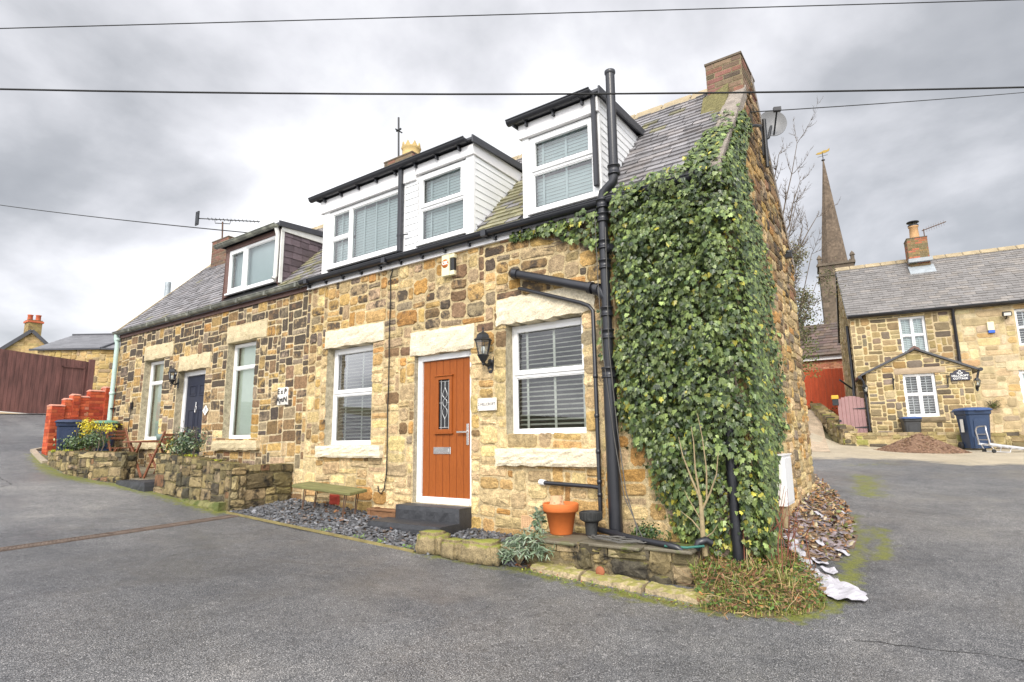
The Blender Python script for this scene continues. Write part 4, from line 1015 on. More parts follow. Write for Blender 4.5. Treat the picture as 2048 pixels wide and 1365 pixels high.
# alarm box
t = thing('alarm_box', 'cream alarm box with an orange disc under the white fascia', 'alarm box', (-5.24, 0, 3.78))
mb = MB(); ax0, ax1 = -5.345, -5.20
mb.box(ax0, ax1, -.085, -.005, 3.80, 4.115); mb.box(ax1, -5.115, -.075, -.005, 4.055, 4.115); mb.box(ax1, -5.115, -.075, -.005, 3.80, 3.87); part(t, 'case', mb, M['cream'], bevel=.008)
mb = MB(); mb.box(ax1, -5.125, -.06, -.005, 3.875, 4.05); part(t, 'sounder', mb, M['blackprint'])
mb = MB(); mb.lathe([(.064, 0), (.064, .002), (0, .002)], (-5.272, -.085, 3.985), 24, axis='y'); part(t, 'logo_disc', mb, M['orange'])
put_text(t, "OK", .07, (-5.272, -.0885, 3.99), M['whiteprint'], name='logo', bold=.003)
mb = MB(); mb.box(-5.335, -5.21, -.0865, -.0855, 3.944, 3.952); part(t, 'logo', mb, M['whiteprint'])

# ------------------------------------------------------------------ wall lanterns
def lantern(label, loc, s=1.0, rot=0.0, mt='iron'):
    t = thing('wall_lantern', label, 'lantern', loc, rot, off=(0, 0, 0)); n = 6; m = M[mt]
    def S(mb): mb.v = [(a * s, b * s, c * s) for a, b, c in mb.v]; return mb
    cy = -.17
    mb = MB(); mb.lathe([(.004, .56), (.012, .535), (.006, .52), (.014, .505), (.02, .49), (.05, .48), (.085, .45), (.095, .41), (.13, .385), (.135, .378), (.11, .37), (.0, .37)], (0, cy, 0), n, smooth=False)
    part(t, 'cap', S(mb), m)
    mb = MB()
    for k in range(n):
        a = 2 * math.pi * k / n; mb.bar((.108 * math.cos(a), cy + .108 * math.sin(a), .37), (.07 * math.cos(a), cy + .07 * math.sin(a), .19), .010, .010)
    mb.lathe([(.0, .175), (.085, .185), (.088, .175), (.075, .16), (.045, .11), (.03, .09), (.014, .07), (.02, .055), (.006, .035), (.0, .02)], (0, cy, 0), n, smooth=False)
    part(t, 'cage', S(mb), m)
    mb = MB(); mb.lathe([(.104, .368), (.067, .192)], (0, cy, 0), n, smooth=False); part(t, 'pane', S(mb), M['glass'])
    mb = MB(); mb.lathe([(.0, .30), (.022, .29), (.03, .265), (.022, .23), (.014, .20)], (0, cy, 0), 12); part(t, 'bulb', S(mb), M['bulb'])
    mb = MB(); mb.tube([(0, cy, .10), (0, cy + .04, .06), (0, cy + .10, .05), (0, -.01, .10)], [.014, .018, .026, .02], 8)
    mb.lathe([(.0, .03), (.035, .022), (.05, .0)], (0, -.002, .11), 14, axis='y')
    mb.prism([(-.045, -.012, .0), (-.02, -.012, -.05), (.02, -.012, -.05), (.045, -.012, 0), (.055, -.012, .1), (.045, -.012, .18), (.015, -.012, .23), (-.015, -.012, .23), (-.045, -.012, .18), (-.055, -.012, .1)][::-1], (0, .012, 0))
    part(t, 'bracket', S(mb), m)
    return t
lantern('black hexagonal wall lantern between the orange door and its neighbouring window', (-4.53, 0, 2.41), .98, mt='iron')
lantern('small black wall lantern left of the navy door', (-12.98, -.02, 2.72), .78)

# ------------------------------------------------------------------ leaves
rl = random.Random(23)
LEAF_IVY = [(0, 0), (.30, -.10), (.52, .14), (.33, .33), (.40, .62), (.17, .62), (0, 1.0)]
LEAF_OVAL = [(0, 0), (.20, .18), (.27, .45), (.18, .75), (0, 1.0)]
LEAF_LONG = [(0, 0), (.07, .2), (.085, .5), (.05, .8), (0, 1.0)]
def leaf(mb, p, n, down, s, col, shape, fold=.35, curl=.0):
    n = Vector(n).normalized(); d = Vector(down); d = d - n * d.dot(n)
    if d.length < 1e-4: d = n.orthogonal()
    d.normalize(); x = d.cross(n); p = Vector(p)
    L, Rr = [], []
    for (a, b) in shape:
        off = -n * (abs(a) * fold) - n * (curl * b * b)
        L.append(p + (d * b + x * a + off) * s); Rr.append(p + (d * b - x * a + off) * s)
    k = len(shape)
    mb.add(L + Rr[1:-1], [tuple(range(k)), tuple([0] + [k - 1] + list(range(2 * k - 3, k - 1, -1)))], col)
def rv(r, s=1.0): return Vector((r.gauss(0, s), r.gauss(0, s), r.gauss(0, s)))
def inpoly(x, y, P):
    c = False; j = len(P) - 1
    for i in range(len(P)):
        (x0, y0), (x1, y1) = P[i], P[j]
        if (y0 > y) != (y1 > y) and x < (x1 - x0) * (y - y0) / (y1 - y0) + x0: c = not c
        j = i
    return c
def ivy_col(r, yel):
    k = r.random()
    if k < yel: c = (.30, .29, .05)
    elif k < yel + .06: c = (.20, .27, .11)
    elif k < yel + .42: c = (.125, .175, .06)
    elif k < yel + .78: c = (.062, .10, .034)
    else: c = (.028, .052, .020)
    q = r.uniform(.6, 1.5); return (c[0] * q * 1.08, c[1] * q * 1.04, c[2] * q * .80)

IV = thing('ivy', 'thick green ivy climbing the corner of the cottage up to the gable verge', 'ivy', (-1.9, -.25, .35))
fol = MB()
FP = [(-2.66, 4.33), (-2.68, 3.6), (-2.72, 2.1), (-2.60, 1.70), (-2.37, 1.25), (-2.16, .86), (-2.02, .38), (-1.36, .30), (-1.36, 4.32)]
def in_ivy(x, z):
    jx = .10 * mnoise.noise(Vector((x * 2.5, z * 2.5, 1))) + .07 * mnoise.noise(Vector((x * 8, z * 8, 4)))
    return inpoly(x + jx, z + jx * .6, FP)
def pipe_gap(x, z): return z < 1.3 and abs(x + 1.53) < .065 and rl.random() < .92
def ivy_edge(x, z): return ss(-2.35, -2.75, x) * (1 - ss(2.6, 3.4, z)) + .6 * ss(1.5, .7, z)
n = 0
while n < 5600:                                  # the close layer on the stones
    x, z = rl.uniform(-2.85, -1.33), rl.uniform(.3, 4.4)
    if not in_ivy(x, z) or pipe_gap(x, z): continue
    y = -.02 - rl.random() * .07
    leaf(fol, (x, y, z), Vector((rl.gauss(0, .4), -1, rl.gauss(.25, .35))), Vector((rl.gauss(0, .5), -.2, -1)), rl.uniform(.028, .060), ivy_col(rl, .03 + .16 * ivy_edge(x, z)), LEAF_IVY, rl.uniform(.1, .5), .1); n += 1
n = 0
while n < 760:                                   # hanging sprays that stand out from it
    x, z = rl.uniform(-2.75, -1.36), rl.uniform(.55, 4.45)
    if not in_ivy(x, z) or not in_ivy(x - .06, z - .06): continue
    ed = ivy_edge(x, z); out = (.05 + .30 * rl.random() ** 1.4) * (.35 + .65 * ss(.3, 1.6, z)) * (.35 + .65 * ss(-2.8, -2.35, x)); sp = rl.uniform(.05, .105); tone = rl.uniform(.6, 1.3)
    for k in range(rl.randint(12, 24)):
        a, b = rl.gauss(0, sp), rl.gauss(0, sp); q = out * max(0, 1 - (a * a + b * b) / (5 * sp * sp)) - .05 * max(0, -b / sp) * 0
        px_, pz_ = x + a, z + b - .02; 
        if pipe_gap(px_, pz_): continue
        c = ivy_col(rl, .02 + .22 * ed); c = (c[0] * tone, c[1] * tone, c[2] * tone)
        leaf(fol, (px_, -.05 - max(.01, q), pz_), Vector((a / sp * .5 + rl.gauss(0, .25), -1, b / sp * .35 + rl.gauss(.35, .3))), Vector((a / sp * .5 + rl.gauss(0, .3), -.45, -1)), rl.uniform(.028, .070), c, LEAF_IVY, rl.uniform(.1, .5), rl.uniform(0, .3))
    n += 1
# the corner and the strip on the gable
n = 0
while n < 7800:
    z = rl.uniform(.4, 5.5); wdt = 3.0 * (.78 + .3 * mnoise.noise(Vector((0, z * 1.5, 5)))) * (1 - .30 * ss(3.0, 4.4, z)) * (.48 + .52 * ss(1.0, 1.6, z)) * (1 - .80 * ss(4.2, 4.9, z)) + .2
    y0 = max(-.12, yroof(z) - .05); y = y0 + (rl.random() ** 1.4) * wdt
    if y > y0 + wdt * (.8 + .3 * mnoise.noise(Vector((y * 6, z * 6, 3)))): continue
    if yroof(z) > y + .1 and z > 4.3: continue
    if 1.15 < y < 1.9 and .6 < z < 1.3 and rl.random() < .85: continue
    x = RX + .02 + (rl.random() ** .5) * (.07 + .10 * (1 - ss(3.4, 4.8, z)) * (1 - ss(0, 1.2, y)))
    nn = Vector((1, rl.gauss(-.35, .4), rl.gauss(.3, .35)))
    leaf(fol, (x, y, z), nn, Vector((-.1, rl.gauss(0, .5), -1)), rl.uniform(.034, .07), ivy_col(rl, .04), LEAF_IVY, rl.uniform(.1, .5), .1); n += 1
# over the gutter and up the skew
n = 0
while n < 1150:
    k = rl.random()
    if k < .55:
        x = rl.uniform(-1.72, -1.40); y = rl.uniform(-.14, 1.2) * (.3 + .7 * rl.random()); x += .10 * (1 - ss(0, .6, y)) * rl.uniform(-1.2, 0)
        z = roof_z(y) + .07 + (rl.random() ** .7) * .11
        if y > .6 and rl.random() < .75: continue
    else:
        x = rl.uniform(-2.62, -1.5); t = .5 + .5 * mnoise.noise(Vector((x * 4, 1, 1))); y = rl.uniform(-.2, .02 + .17 * t * ss(-2.75, -1.7, x)); z = roof_z(max(y, -.1)) + .02 + rl.uniform(0, .08 * t)
        if y < -.08: z = rl.uniform(4.2, 4.36); 
        if -2.15 < x < -1.55 and y < -.0: continue
    nn = Vector((rl.gauss(0, .5), -.8, rl.gauss(.7, .4)))
    leaf(fol, (x, y, z), nn, Vector((rl.gauss(0, .5), -.6, -.8)), rl.uniform(.042, .078), ivy_col(rl, .07), LEAF_IVY, rl.uniform(.1, .5), .1); n += 1
# trail along the fascia, left of the stack
n = 0
while n < 430:
    x = -2.75 - 1.4 * rl.random() ** 1.7; t = ss(-4.2, -2.75, x)
    z = 4.15 - rl.random() ** 1.3 * (.05 + .42 * t ** 2.2) + (.06 if rl.random() < .3 else 0); y = -.03 - rl.random() * (.03 + .13 * t)
    leaf(fol, (x, y, z), Vector((rl.gauss(0, .4), -1, rl.gauss(.3, .35))), Vector((rl.gauss(.1, .5), -.2, -1)), rl.uniform(.045, .085), ivy_col(rl, .05), LEAF_IVY, rl.uniform(.1, .5), .1); n += 1
for _ in range(90):
    x = -2.83 + rl.gauss(0, .03); z = rl.choice([rl.uniform(2.4, 3.0), rl.uniform(3.6, 4.2)])
    leaf(fol, (x, -.05 - rl.random() * .05, z), Vector((rl.gauss(0, .5), -1, .3)), Vector((rl.gauss(0, .5), 0, -1)), rl.uniform(.05, .08), ivy_col(rl, .2), LEAF_IVY, .3)
part(IV, 'foliage', fol, M['leaf'])
vm = MB()
for k in range(34):
    x = rl.uniform(-2.0, -1.45); z = .35; p = [(x, -.04, z)]
    while z < 4.2 and len(p) < 14:
        z += rl.uniform(.18, .4); x += rl.gauss(0, .09); x = max(-2.62, min(-1.43, x)); p.append((x, -.03 - rl.random() * .05, z))
    vm.tube(p, [.013 * (1 - .8 * i / len(p)) for i in range(len(p))], 5)
for k in range(12):
    x = -2.8; z = 4.1 - rl.random() * .2; p = [(x, -.06, z)]
    for i in range(5): x -= rl.uniform(.1, .22); z += rl.gauss(.02, .03); p.append((x, -.05, min(4.3, z)))
    vm.tube(p, .005, 5)
part(IV, 'stem', vm, M['bark'])

def blob_leaves(mb, r, cen, rad, n, size, cols, shape=LEAF_OVAL, shell=.5, lump=.35, up=.4, seed=0):
    c = Vector(cen); k = 0
    while k < n:
        d = rv(r).normalized(); q = (shell + (1 - shell) * r.random()) * (1 + lump * mnoise.noise(d * 2.2 + Vector((seed, 0, 0))) * 1.6)
        p = c + Vector((d.x * rad[0], d.y * rad[1], d.z * rad[2])) * q
        nn = d + rv(r, .5) + Vector((0, 0, up)); col = pick(r, cols)
        leaf(mb, p, nn, rv(r) + d * .8, r.uniform(*size), col, shape, r.uniform(.05, .4), r.uniform(0, .3)); k += 1
GREENS = [(2, (.07, .125, .035)), (2, (.045, .085, .03)), (1, (.12, .17, .05)), (.6, (.025, .05, .02))]
YELL = [(3, (.62, .50, .03)), (1, (.45, .42, .05))]
SILV = [(2, (.20, .26, .17)), (1, (.12, .18, .10)), (1, (.30, .35, .25)), (.5, (.07, .10, .05))]
HOLLY = [(2, (.045, .085, .04)), (1, (.30, .34, .20)), (1, (.10, .15, .06)), (.8, (.02, .04, .02))]

# ------------------------------------------------------------------ the strip in front of the right cottage
def bed_h(x, y):
    t = ss(0, -1.1, y); z0 = max(hgt(x, y), 0) + .012
    return z0 * t + (1 - t) * (hgt(x, -1.1) + .10)
mb = MB(); xs = [-8.66 + .18 * i for i in range(30)]; ys = [-1.16 + .1 * j for j in range(13)]
o = len(mb.v)
for y in ys:
    for x in xs: mb.v.append((x, y, bed_h(x, y) - .018))
for j in range(len(ys) - 1):
    for i in range(len(xs) - 1): mb.f.append((j * 30 + i, j * 30 + i + 1, j * 30 + 31 + i, j * 30 + 30 + i)); mb.c.append((.05, .047, .045)); mb.sm.append(True)
struct('gravel_bed', mb, M['soil'])
def chip(mb, r, p, s, col, flat=.35):
    n = r.randint(5, 7); ax = rv(r, .35) + Vector((0, 0, 1)); ax.normalize(); x = ax.orthogonal().normalized(); y = ax.cross(x); a0 = r.uniform(0, 6.28); e = r.uniform(.5, .85)
    ca, sa = math.cos(a0), math.sin(a0); x, y = x * ca + y * sa, y * ca - x * sa
    P = []
    for k in range(n):
        a = 2 * math.pi * k / n + r.uniform(-.25, .25); q = s * r.uniform(.75, 1.1)
        P.append(x * math.cos(a) * q + y * math.sin(a) * q * e)
    p = Vector(p); h = ax * s * flat
    mb.add([p + v for v in P] + [p + v * .82 + h for v in P], [tuple(range(n, 2 * n))] + [(k, (k + 1) % n, n + (k + 1) % n, n + k) for k in range(n)], col)
mb = MB(); rc = random.Random(3)
k = 0
while k < 5600:
    x, y = rc.uniform(-8.62, -3.5), rc.uniform(-1.14, -.01)
    if -6.15 < x < -4.82 and y > -.63: continue
    if x > -4.5 and y < -.98: continue
    if x > -3.9 and y > -.5 and rc.random() < ss(-3.9, -3.5, x): continue
    g = rc.uniform(.45, 1.6) * (1.8 if rc.random() < .15 else 1); c = (.095 * g, .098 * g, .105 * g)
    if rc.random() < .06: c = (.11 * g, .085 * g, .07 * g)
    chip(mb, rc, (x, y, bed_h(x, y) + rc.uniform(-.012, .012)), rc.uniform(.014, .034) * (1.7 if rc.random() < .12 else 1), c); k += 1
struct('slate_gravel', mb, M['chips'], stuff=True)
mb = MB()
for k in range(70):
    x = rc.uniform(-7.7, -5.6) if k < 45 else rc.uniform(-3.9, -3.2); y = rc.uniform(-.75, -.12) if k < 45 else rc.uniform(-1.0, -.8)
    leaf(mb, (x, y, (bed_h(x, y) if k < 45 else hgt(x, y)) + .03), rv(rc, .4) + Vector((0, 0, 1)), rv(rc), rc.uniform(.035, .07), pick(rc, [(1, (.22, .08, .03)), (1, (.30, .15, .06)), (.6, (.16, .09, .05))]), LEAF_OVAL, .3)
struct('fallen_leaves', mb, M['dull'], stuff=True)

# timber edging line along the gravel
mb = MB(); mb.prism([(-8.6, -1.2, hgt(-8.6, -1.2)), (-4.75, -1.17, hgt(-4.75, -1.17)), (-4.75, -1.15, hgt(-4.75, -1.15)), (-8.6, -1.18, hgt(-8.6, -1.18))], (0, 0, .03))
solo('edging_board', mb, mat('edging', (.22, .18, .07), rough=.9, var=.4, vscale=4, bump=.3), 'thin mossy timber edging between asphalt and slate gravel', 'edging', (-6.7, -1.18, .38))

# bench plank
t = thing('bench', 'low mossy green plank bench on thin rusty legs under the window', 'bench', (-7.35, -.36, .46))
mb = MB(); mb.prism([(-7.98, -.54, .815), (-6.62, -.54, .745), (-6.62, -.22, .775), (-7.98, -.22, .845)], (0, 0, .045)); part(t, 'seat', mb, M['bench'], bevel=.008)
for (x, y, zt) in ((-7.74, -.48, .81), (-7.72, -.28, .82), (-6.80, -.48, .765), (-6.78, -.28, .775)):
    mb = MB(); zb = bed_h(x, y) - .02; mb.tube([(x, y, zt), (x - .015, y - .02, zb)], .008, 6); mb.tube([(x + .045, y, zt), (x + .0, y - .02, zb)], .007, 6); part(t, 'leg', mb, M['rust'])
# crate by the step
t = thing('wooden_planter', 'small old wooden planter box against the wall left of the step', 'planter', (-6.30, -.12, .45))
mb = MB(); x0, x1, y0, y1, z0, z1 = -6.60, -6.03, -.22, -.04, .40, .545
mb.box(x0, x1, y0, y0 + .02, z0, z1 - .02); mb.box(x0, x1, y1 - .02, y1, z0, z1); mb.box(x0, x0 + .06, y0 - .012, y1, z0, z1 + .01); mb.box(x1 - .06, x1, y0 - .012, y1, z0, z1 + .01); mb.box(x0 - .01, x1 + .01, y0 - .016, y0 + .024, z1 - .02, z1 + .008); part(t, 'box', mb, M['crate'], bevel=.004)
mb = MB(); mb.box(x0 + .03, x1 - .03, y0 + .02, y1 - .02, z0, z1 - .04); part(t, 'soil', mb, M['soil'])
# mossy blocks along the edge
def boulder(name, label, c, half, r, seed, rot=0, m='wetstone', group=None, col=(.30, .25, .15), top=None):
    bm = bmesh.new(); bmesh.ops.create_cube(bm, size=2); bmesh.ops.bevel(bm, geom=bm.edges[:], offset=.28, segments=2, affect='EDGES')
    bmesh.ops.subdivide_edges(bm, edges=bm.edges[:], cuts=2, use_grid_fill=True)
    mb = MB(); ca, sa = math.cos(rot), math.sin(rot)
    for v in bm.verts:
        q = v.co.copy(); d = mnoise.noise(q * 1.1 + Vector((seed, 0, 0))) * .16 + mnoise.noise(q * 3.1 + Vector((seed, 5, 0))) * .08; q *= 1 + d
        q = Vector((q.x * half[0], q.y * half[1], q.z * half[2])); mb.v.append((c[0] + q.x * ca - q.y * sa, c[1] + q.x * sa + q.y * ca, c[2] + q.z))
    for f in bm.faces: mb.f.append(tuple(v.index for v in f.verts)); mb.c.append(col); mb.sm.append(True)
    bm.free(); return solo(name, mb, m, label, 'stone', (c[0], c[1], c[2] - half[2]), group)
mossrock = mat('moss_covered_stone', (.27, .21, .11), rough=.9, var=.45, vscale=10, bump=.6, bscale=30, fine=.35, fscale=80, stain=(.05, .045, .03), stain_scale=6, stain_at=.58, top=(.23, .24, .04), top_at=.42)
G = 'mossy edging blocks beside the doorstep'
boulder('edging_stone', 'tall moss covered stone block, nearest the black doorstep', (-4.60, -1.02, .365), (.165, .13, .13), rl, 1, .1, mossrock, G)
boulder('edging_stone', 'small dark mossy stone between two larger edging blocks', (-4.27, -1.03, .33), (.13, .11, .11), rl, 2, -.1, mossrock, G)
boulder('edging_stone', 'long mossy stone block beside the silver-leaved plant', (-3.92, -1.0, .325), (.25, .12, .125), rl, 3, .08, mossrock, G)
# raised ledge with its rubble face
def rubble(t, pts, h0, h1, thick, r, pal, mcol, name='wall', m='wetstone', g=.055, side=1, capj=.02, wr=(3, 7), hr=(2, 5), fl=.35, open_end=False):
    """rubble wall along the ground line pts; h0/h1 give the top height at each point, the front is on the left of the line's right hand"""
    mb = MB()
    for (p, q), (za, zb) in zip(zip(pts, pts[1:]), zip(h1, h1[1:])):
        a, b = Vector((*p, 0)), Vector((*q, 0)); L = (b - a).length; d = (b - a) / L; nrm = Vector((d.y, -d.x, 0)) * side
        lo = min(h0(*p), h0(*q)) - .12; top = lambda u, za=za, zb=zb, L=L: za + (zb - za) * u / L
        P = lambda u, v, dd: a + d * u + nrm * dd + Vector((0, 0, v))
        P2 = lambda u, v, dd: a + d * (L - u) - nrm * (thick + dd) + Vector((0, 0, v))
        hi = max(za, zb)
        stones(mb, 0, L, lo, hi, P, pal, r, g=g, inside=lambda u, v: v < top(u) - .01, wr=wr, hr=hr, joint=(.002, .009), depth=(.004, .030), rough=.9, jitter=.34, warp=1.5)
        k = [P(0, lo, 0), P(L, lo, 0), P(L, zb - .02, 0), P(0, za - .02, 0)]; k2 = [x - nrm * thick for x in k]
        mb.add(k + k2, [(0, 1, 2, 3), (7, 6, 5, 4), (3, 2, 6, 7), (1, 5, 6, 2), (4, 0, 3, 7)], mcol)
        stones(mb, 0, L, lo, hi, P2, pal, r, g=g, inside=lambda u, v: v < top(L - u) - .01, wr=wr, hr=hr, joint=(.004, .012), depth=(.012, .04), rough=.6, jitter=.45)
        u = 0
        while u < L - .02:
            w = min(L - u, r.uniform(.14, .34)); w = w if L - u - w > .08 else L - u
            zt = top(u + w / 2); v = -.03
            while v < thick + .02:
                dd = min(thick + .03 - v, r.uniform(.12, .3)); hh = r.uniform(.0, .035)
                c = P(u + w / 2, zt + hh / 2 - .03, -(v + dd / 2)); mb.obox(c, d * (w / 2 - .006), nrm * (dd / 2 - .006), Vector((r.uniform(-.004, .004), 0, .045)), pal(u, zt)); v += dd
            u += w
        for E_, s_ in ((a, -1), (b, 1)):
            zt = za if s_ < 0 else zb; PE = (lambda u, v, dd: E_ + (-nrm * u if s_ > 0 else -nrm * (thick - u)) + d * s_ * dd + Vector((0, 0, v)))
            stones(mb, 0, thick, lo, zt - .01, PE, pal, r, g=g, wr=(2, 5), hr=hr, joint=(.004, .012), depth=(.012, .04), rough=.6, jitter=.45)
    return part(t, name, mb, M[m])
rw = random.Random(31)
def pal_moss(u, v): return pick(rw, [(1.2, (.23, .18, .085)), (1, (.30, .23, .12)), (1, (.15, .12, .06)), (.5, (.08, .068, .045)), (.3, (.34, .27, .15)), (.08, (.20, .11, .06))])
t = thing('raised_bed', 'low crumbling rubble ledge holding up the bed below the soil pipe', 'raised bed', (-2.7, -.5, .2))
rubble(t, [(-3.48, -.80), (-2.6, -.68), (-1.80, -.54)], lambda x, y: hgt(x, y), [.46, .44, .42], .2, rw, pal_moss, (.20, .16, .09), name='retaining_wall')
mb = MB()
for (a, b, c, d) in ((-3.50, -2.9, -.78, -.35), (-2.9, -2.25, -.70, -.30), (-2.25, -1.78, -.62, -.28)): mb.box(a, b - .012, c - .03, d, .445, .478)
part(t, 'paving_slab', mb, mat('damp_slab', (.15, .13, .09), rough=.6, var=.4, vscale=3, bump=.35, bscale=20, stain=(.10, .12, .03), stain_scale=3, stain_at=.52, fine=.25), bevel=.01)
mb = MB(); mb.box(-3.48, -1.80, -.42, -.0, .2, .44); part(t, 'soil', mb, M['soil'])
# kerb slabs
kerbm = mat('mossy_kerb', (.38, .30, .18), rough=.9, var=.4, vscale=7, bump=.55, bscale=24, fine=.35, fscale=60, stain=(.10, .08, .05), stain_scale=4, stain_at=.58, top=(.27, .245, .07), top_at=.62)
for i, (a, b, lb) in enumerate(((-3.32, -2.78, 'mossy kerb slab by the silver-leaved plant, half under moss'), (-2.76, -2.16, 'mossy yellow kerb slab in the middle of the low ledge'), (-2.14, -1.58, 'mossy yellow kerb slab nearest the overgrown corner'))):
    mb = MB(); ya, yb = -.98 + .03 * i, -.80 + .03 * i; za, zb = hgt(a, ya), hgt(b, yb); rr = random.Random(i)
    nx, ny = 12, 4; base = len(mb.v)
    for j in range(ny + 1):
        for k in range(nx + 1):
            u, v = k / nx, j / ny; mb.v.append((a + (b - a) * u, ya + (yb - ya) * v + rr.uniform(-.012, .012), za + (zb - za) * u + .06 + rr.uniform(-.01, .01) - (.02 if j == 0 else 0)))
    for j in range(ny):
        for k in range(nx): mb.f.append((base + j * 13 + k, base + j * 13 + k + 1, base + j * 13 + 14 + k, base + j * 13 + 13 + k)); mb.c.append((1, 1, 1)); mb.sm.append(False)
    fr = [base + k for k in range(nx + 1)]; o2 = len(mb.v)
    for k in fr: q = mb.v[k]; mb.v.append((q[0], q[1] - .02, q[2] - .12))
    for k in range(nx): mb.f.append((o2 + k, o2 + k + 1, fr[k + 1], fr[k])); mb.c.append((1, 1, 1)); mb.sm.append(False)
    for u0, side in ((0, 0), (nx, 1)):
        ed = [base + j * 13 + u0 for j in range(ny + 1)]; o3 = len(mb.v)
        for k in ed: q = mb.v[k]; mb.v.append((q[0], q[1], q[2] - .12))
        for k in range(ny): mb.f.append((ed[k], ed[k + 1], o3 + k + 1, o3 + k)); mb.c.append((1, 1, 1)); mb.sm.append(False)
    solo('kerb_stone', mb, kerbm, lb, 'kerb', ((a + b) / 2, (ya + yb) / 2, (za + zb) / 2), 'kerb slabs below the ledge')
# terracotta pots
t = thing('flower_pot', 'large orange terracotta pot standing on the ledge below the right window', 'flower pot', (-3.30, -.38, .478))
mb = MB(); mb.lathe([(.0, 0), (.115, 0), (.122, .01), (.165, .235), (.185, .235), (.196, .25), (.198, .315), (.190, .325), (.178, .325), (.17, .27), (.15, .25), (0, .25)], (-3.30, -.38, .478), 28); part(t, 'pot', mb, M['terracotta'])
mb = MB(); mb.lathe([(.165, 0), (.1, .012), (0, .015)], (-3.30, -.38, .735), 18); part(t, 'soil', mb, M['soil'])
t = thing('flower_pot', 'small pale clay pot turned over inside the large orange pot', 'flower pot', (-3.36, -.36, .74))
mb = MB(); mb.lathe([(.0, .135), (.062, .135), (.065, .128), (.078, .05), (.092, .045), (.096, .0), (.085, .0)], (-3.36, -.36, .74), 20); part(t, 'pot', mb, mat('pale_clay', (.55, .36, .20), rough=.85, var=.3, vscale=14, bump=.1, stain=(.30, .10, .05), stain_scale=12, stain_at=.52))
t = thing('flower_pot', 'small weathered black pot with fluted rim beside the soil pipe', 'flower pot', (-2.965, -.26, .478))
mb = MB(); mb.lathe([(0, 0), (.062, 0), (.068, .13), (.105, .15), (.112, .17), (.118, .24), (.105, .245), (.09, .19), (0, .17)], (-2.985, -.28, .478), 20, smooth=False)
for k in range(20): a = 2 * math.pi * k / 20; mb.bar((-2.985 + .117 * math.cos(a), -.28 + .117 * math.sin(a), .64), (-2.985 + .121 * math.cos(a), -.28 + .121 * math.sin(a), .715), .012, .012)
part(t, 'pot', mb, mat('black_clay', (.03, .031, .03), rough=.7, var=.5, vscale=9, bump=.2, stain=(.16, .16, .12), stain_scale=12, stain_at=.62))
# dried succulent spilling from the pot
t = thing('trailing_plant', 'grey green trailing plant hanging down the left of the terracotta pot', 'plant', (-3.50, -.42, .478))
mb = MB(); rp = random.Random(5)
for k in range(260):
    s = rp.random(); x = -3.47 - .09 * math.sin(s * 3.1) + rp.gauss(0, .03); y = -.46 + rp.gauss(0, .03); z = .74 - .27 * s + rp.gauss(0, .02)
    leaf(mb, (x, y, z), rv(rp) + Vector((0, -1, .5)), rv(rp) + Vector((-.3, -.3, -.6)), rp.uniform(.03, .075), pick(rp, SILV), LEAF_LONG if k % 3 else LEAF_OVAL, .2)
part(t, 'foliage', mb, M['dull'])
mb = MB()
for k in range(7): mb.tube([(-3.42, -.42, .77), (-3.49 - .02 * k / 7, -.47, .72), (-3.48 - .04 * rp.random(), -.47, .50)], .006, 5)
part(t, 'stem', mb, M['twig'])
t = thing('silver_plant', 'silver-leaved spreading plant between the mossy stone and the ledge', 'plant', (-3.52, -.92, .22))
mb = MB()
for k in range(900):
    a = rp.uniform(0, 6.283); q = math.sqrt(rp.random()); x = -3.55 + .26 * q * math.cos(a) + .22 * rp.random() * rp.random(); y = -.86 + .20 * q * math.sin(a); z = .30 + .24 * (1 - q * q) * rp.random() ** .5 + (.05 if x > -3.5 else 0)
    leaf(mb, (x, y, z), rv(rp, .6) + Vector((0, -.3, 1)), rv(rp, .7) + Vector((math.cos(a), math.sin(a) - .5, .5)), rp.uniform(.04, .095), pick(rp, SILV), LEAF_LONG, .25, .3)
part(t, 'foliage', mb, M['dull'])
mb = MB()
for k in range(26):
    a = rp.uniform(0, 6.283); mb.tube([(-3.52, -.88, .22), (-3.52 + .1 * math.cos(a), -.88 + .1 * math.sin(a), .36), (-3.52 + .2 * math.cos(a), -.88 + .17 * math.sin(a), .42)], .005, 5)
part(t, 'stem', mb, M['twig'])
t = thing('ground_plant', 'small dense green plant growing at the foot of the wall behind the pipe', 'plant', (-2.4, -.2, .45))
mb = MB(); blob_leaves(mb, rp, (-2.40, -.17, .53), (.19, .10, .13), 520, (.022, .042), GREENS, LEAF_OVAL, .3, .4); part(t, 'foliage', mb, M['leaf'])
# drain hose and coiled cables on the ledge
mb = MB(); mb.tube([(-3.01, -.15, .54), (-2.95, -.18, .525), (-2.6, -.36, .515), (-2.32, -.49, .51), (-2.02, -.60, .508), (-1.93, -.62, .495), (-1.90, -.60, .47)], .03, 10); mb.tube([(-1.80, -.46, .47), (-1.78, -.47, .53), (-1.73, -.42, .55), (-1.69, -.38, .52)], .036, 10)
solo('drain_hose', mb, M['black'], 'black plastic drain hose lying along the top of the ledge', 'hose', (-2.4, -.4, .48))
mb = MB(); rk = random.Random(8)
for k in range(5):
    cx, cy, rx, ry = -2.55 + rk.uniform(-.1, .15), -.52 + rk.uniform(-.03, .03), rk.uniform(.25, .42), rk.uniform(.05, .11); a0 = rk.uniform(0, 6)
    mb.tube([(cx + rx * math.cos(a0 + i * .35), cy + ry * math.sin(a0 + i * .35), .492 + .02 * abs(math.sin(i * .9 + k))) for i in range(17)], .006, 5)
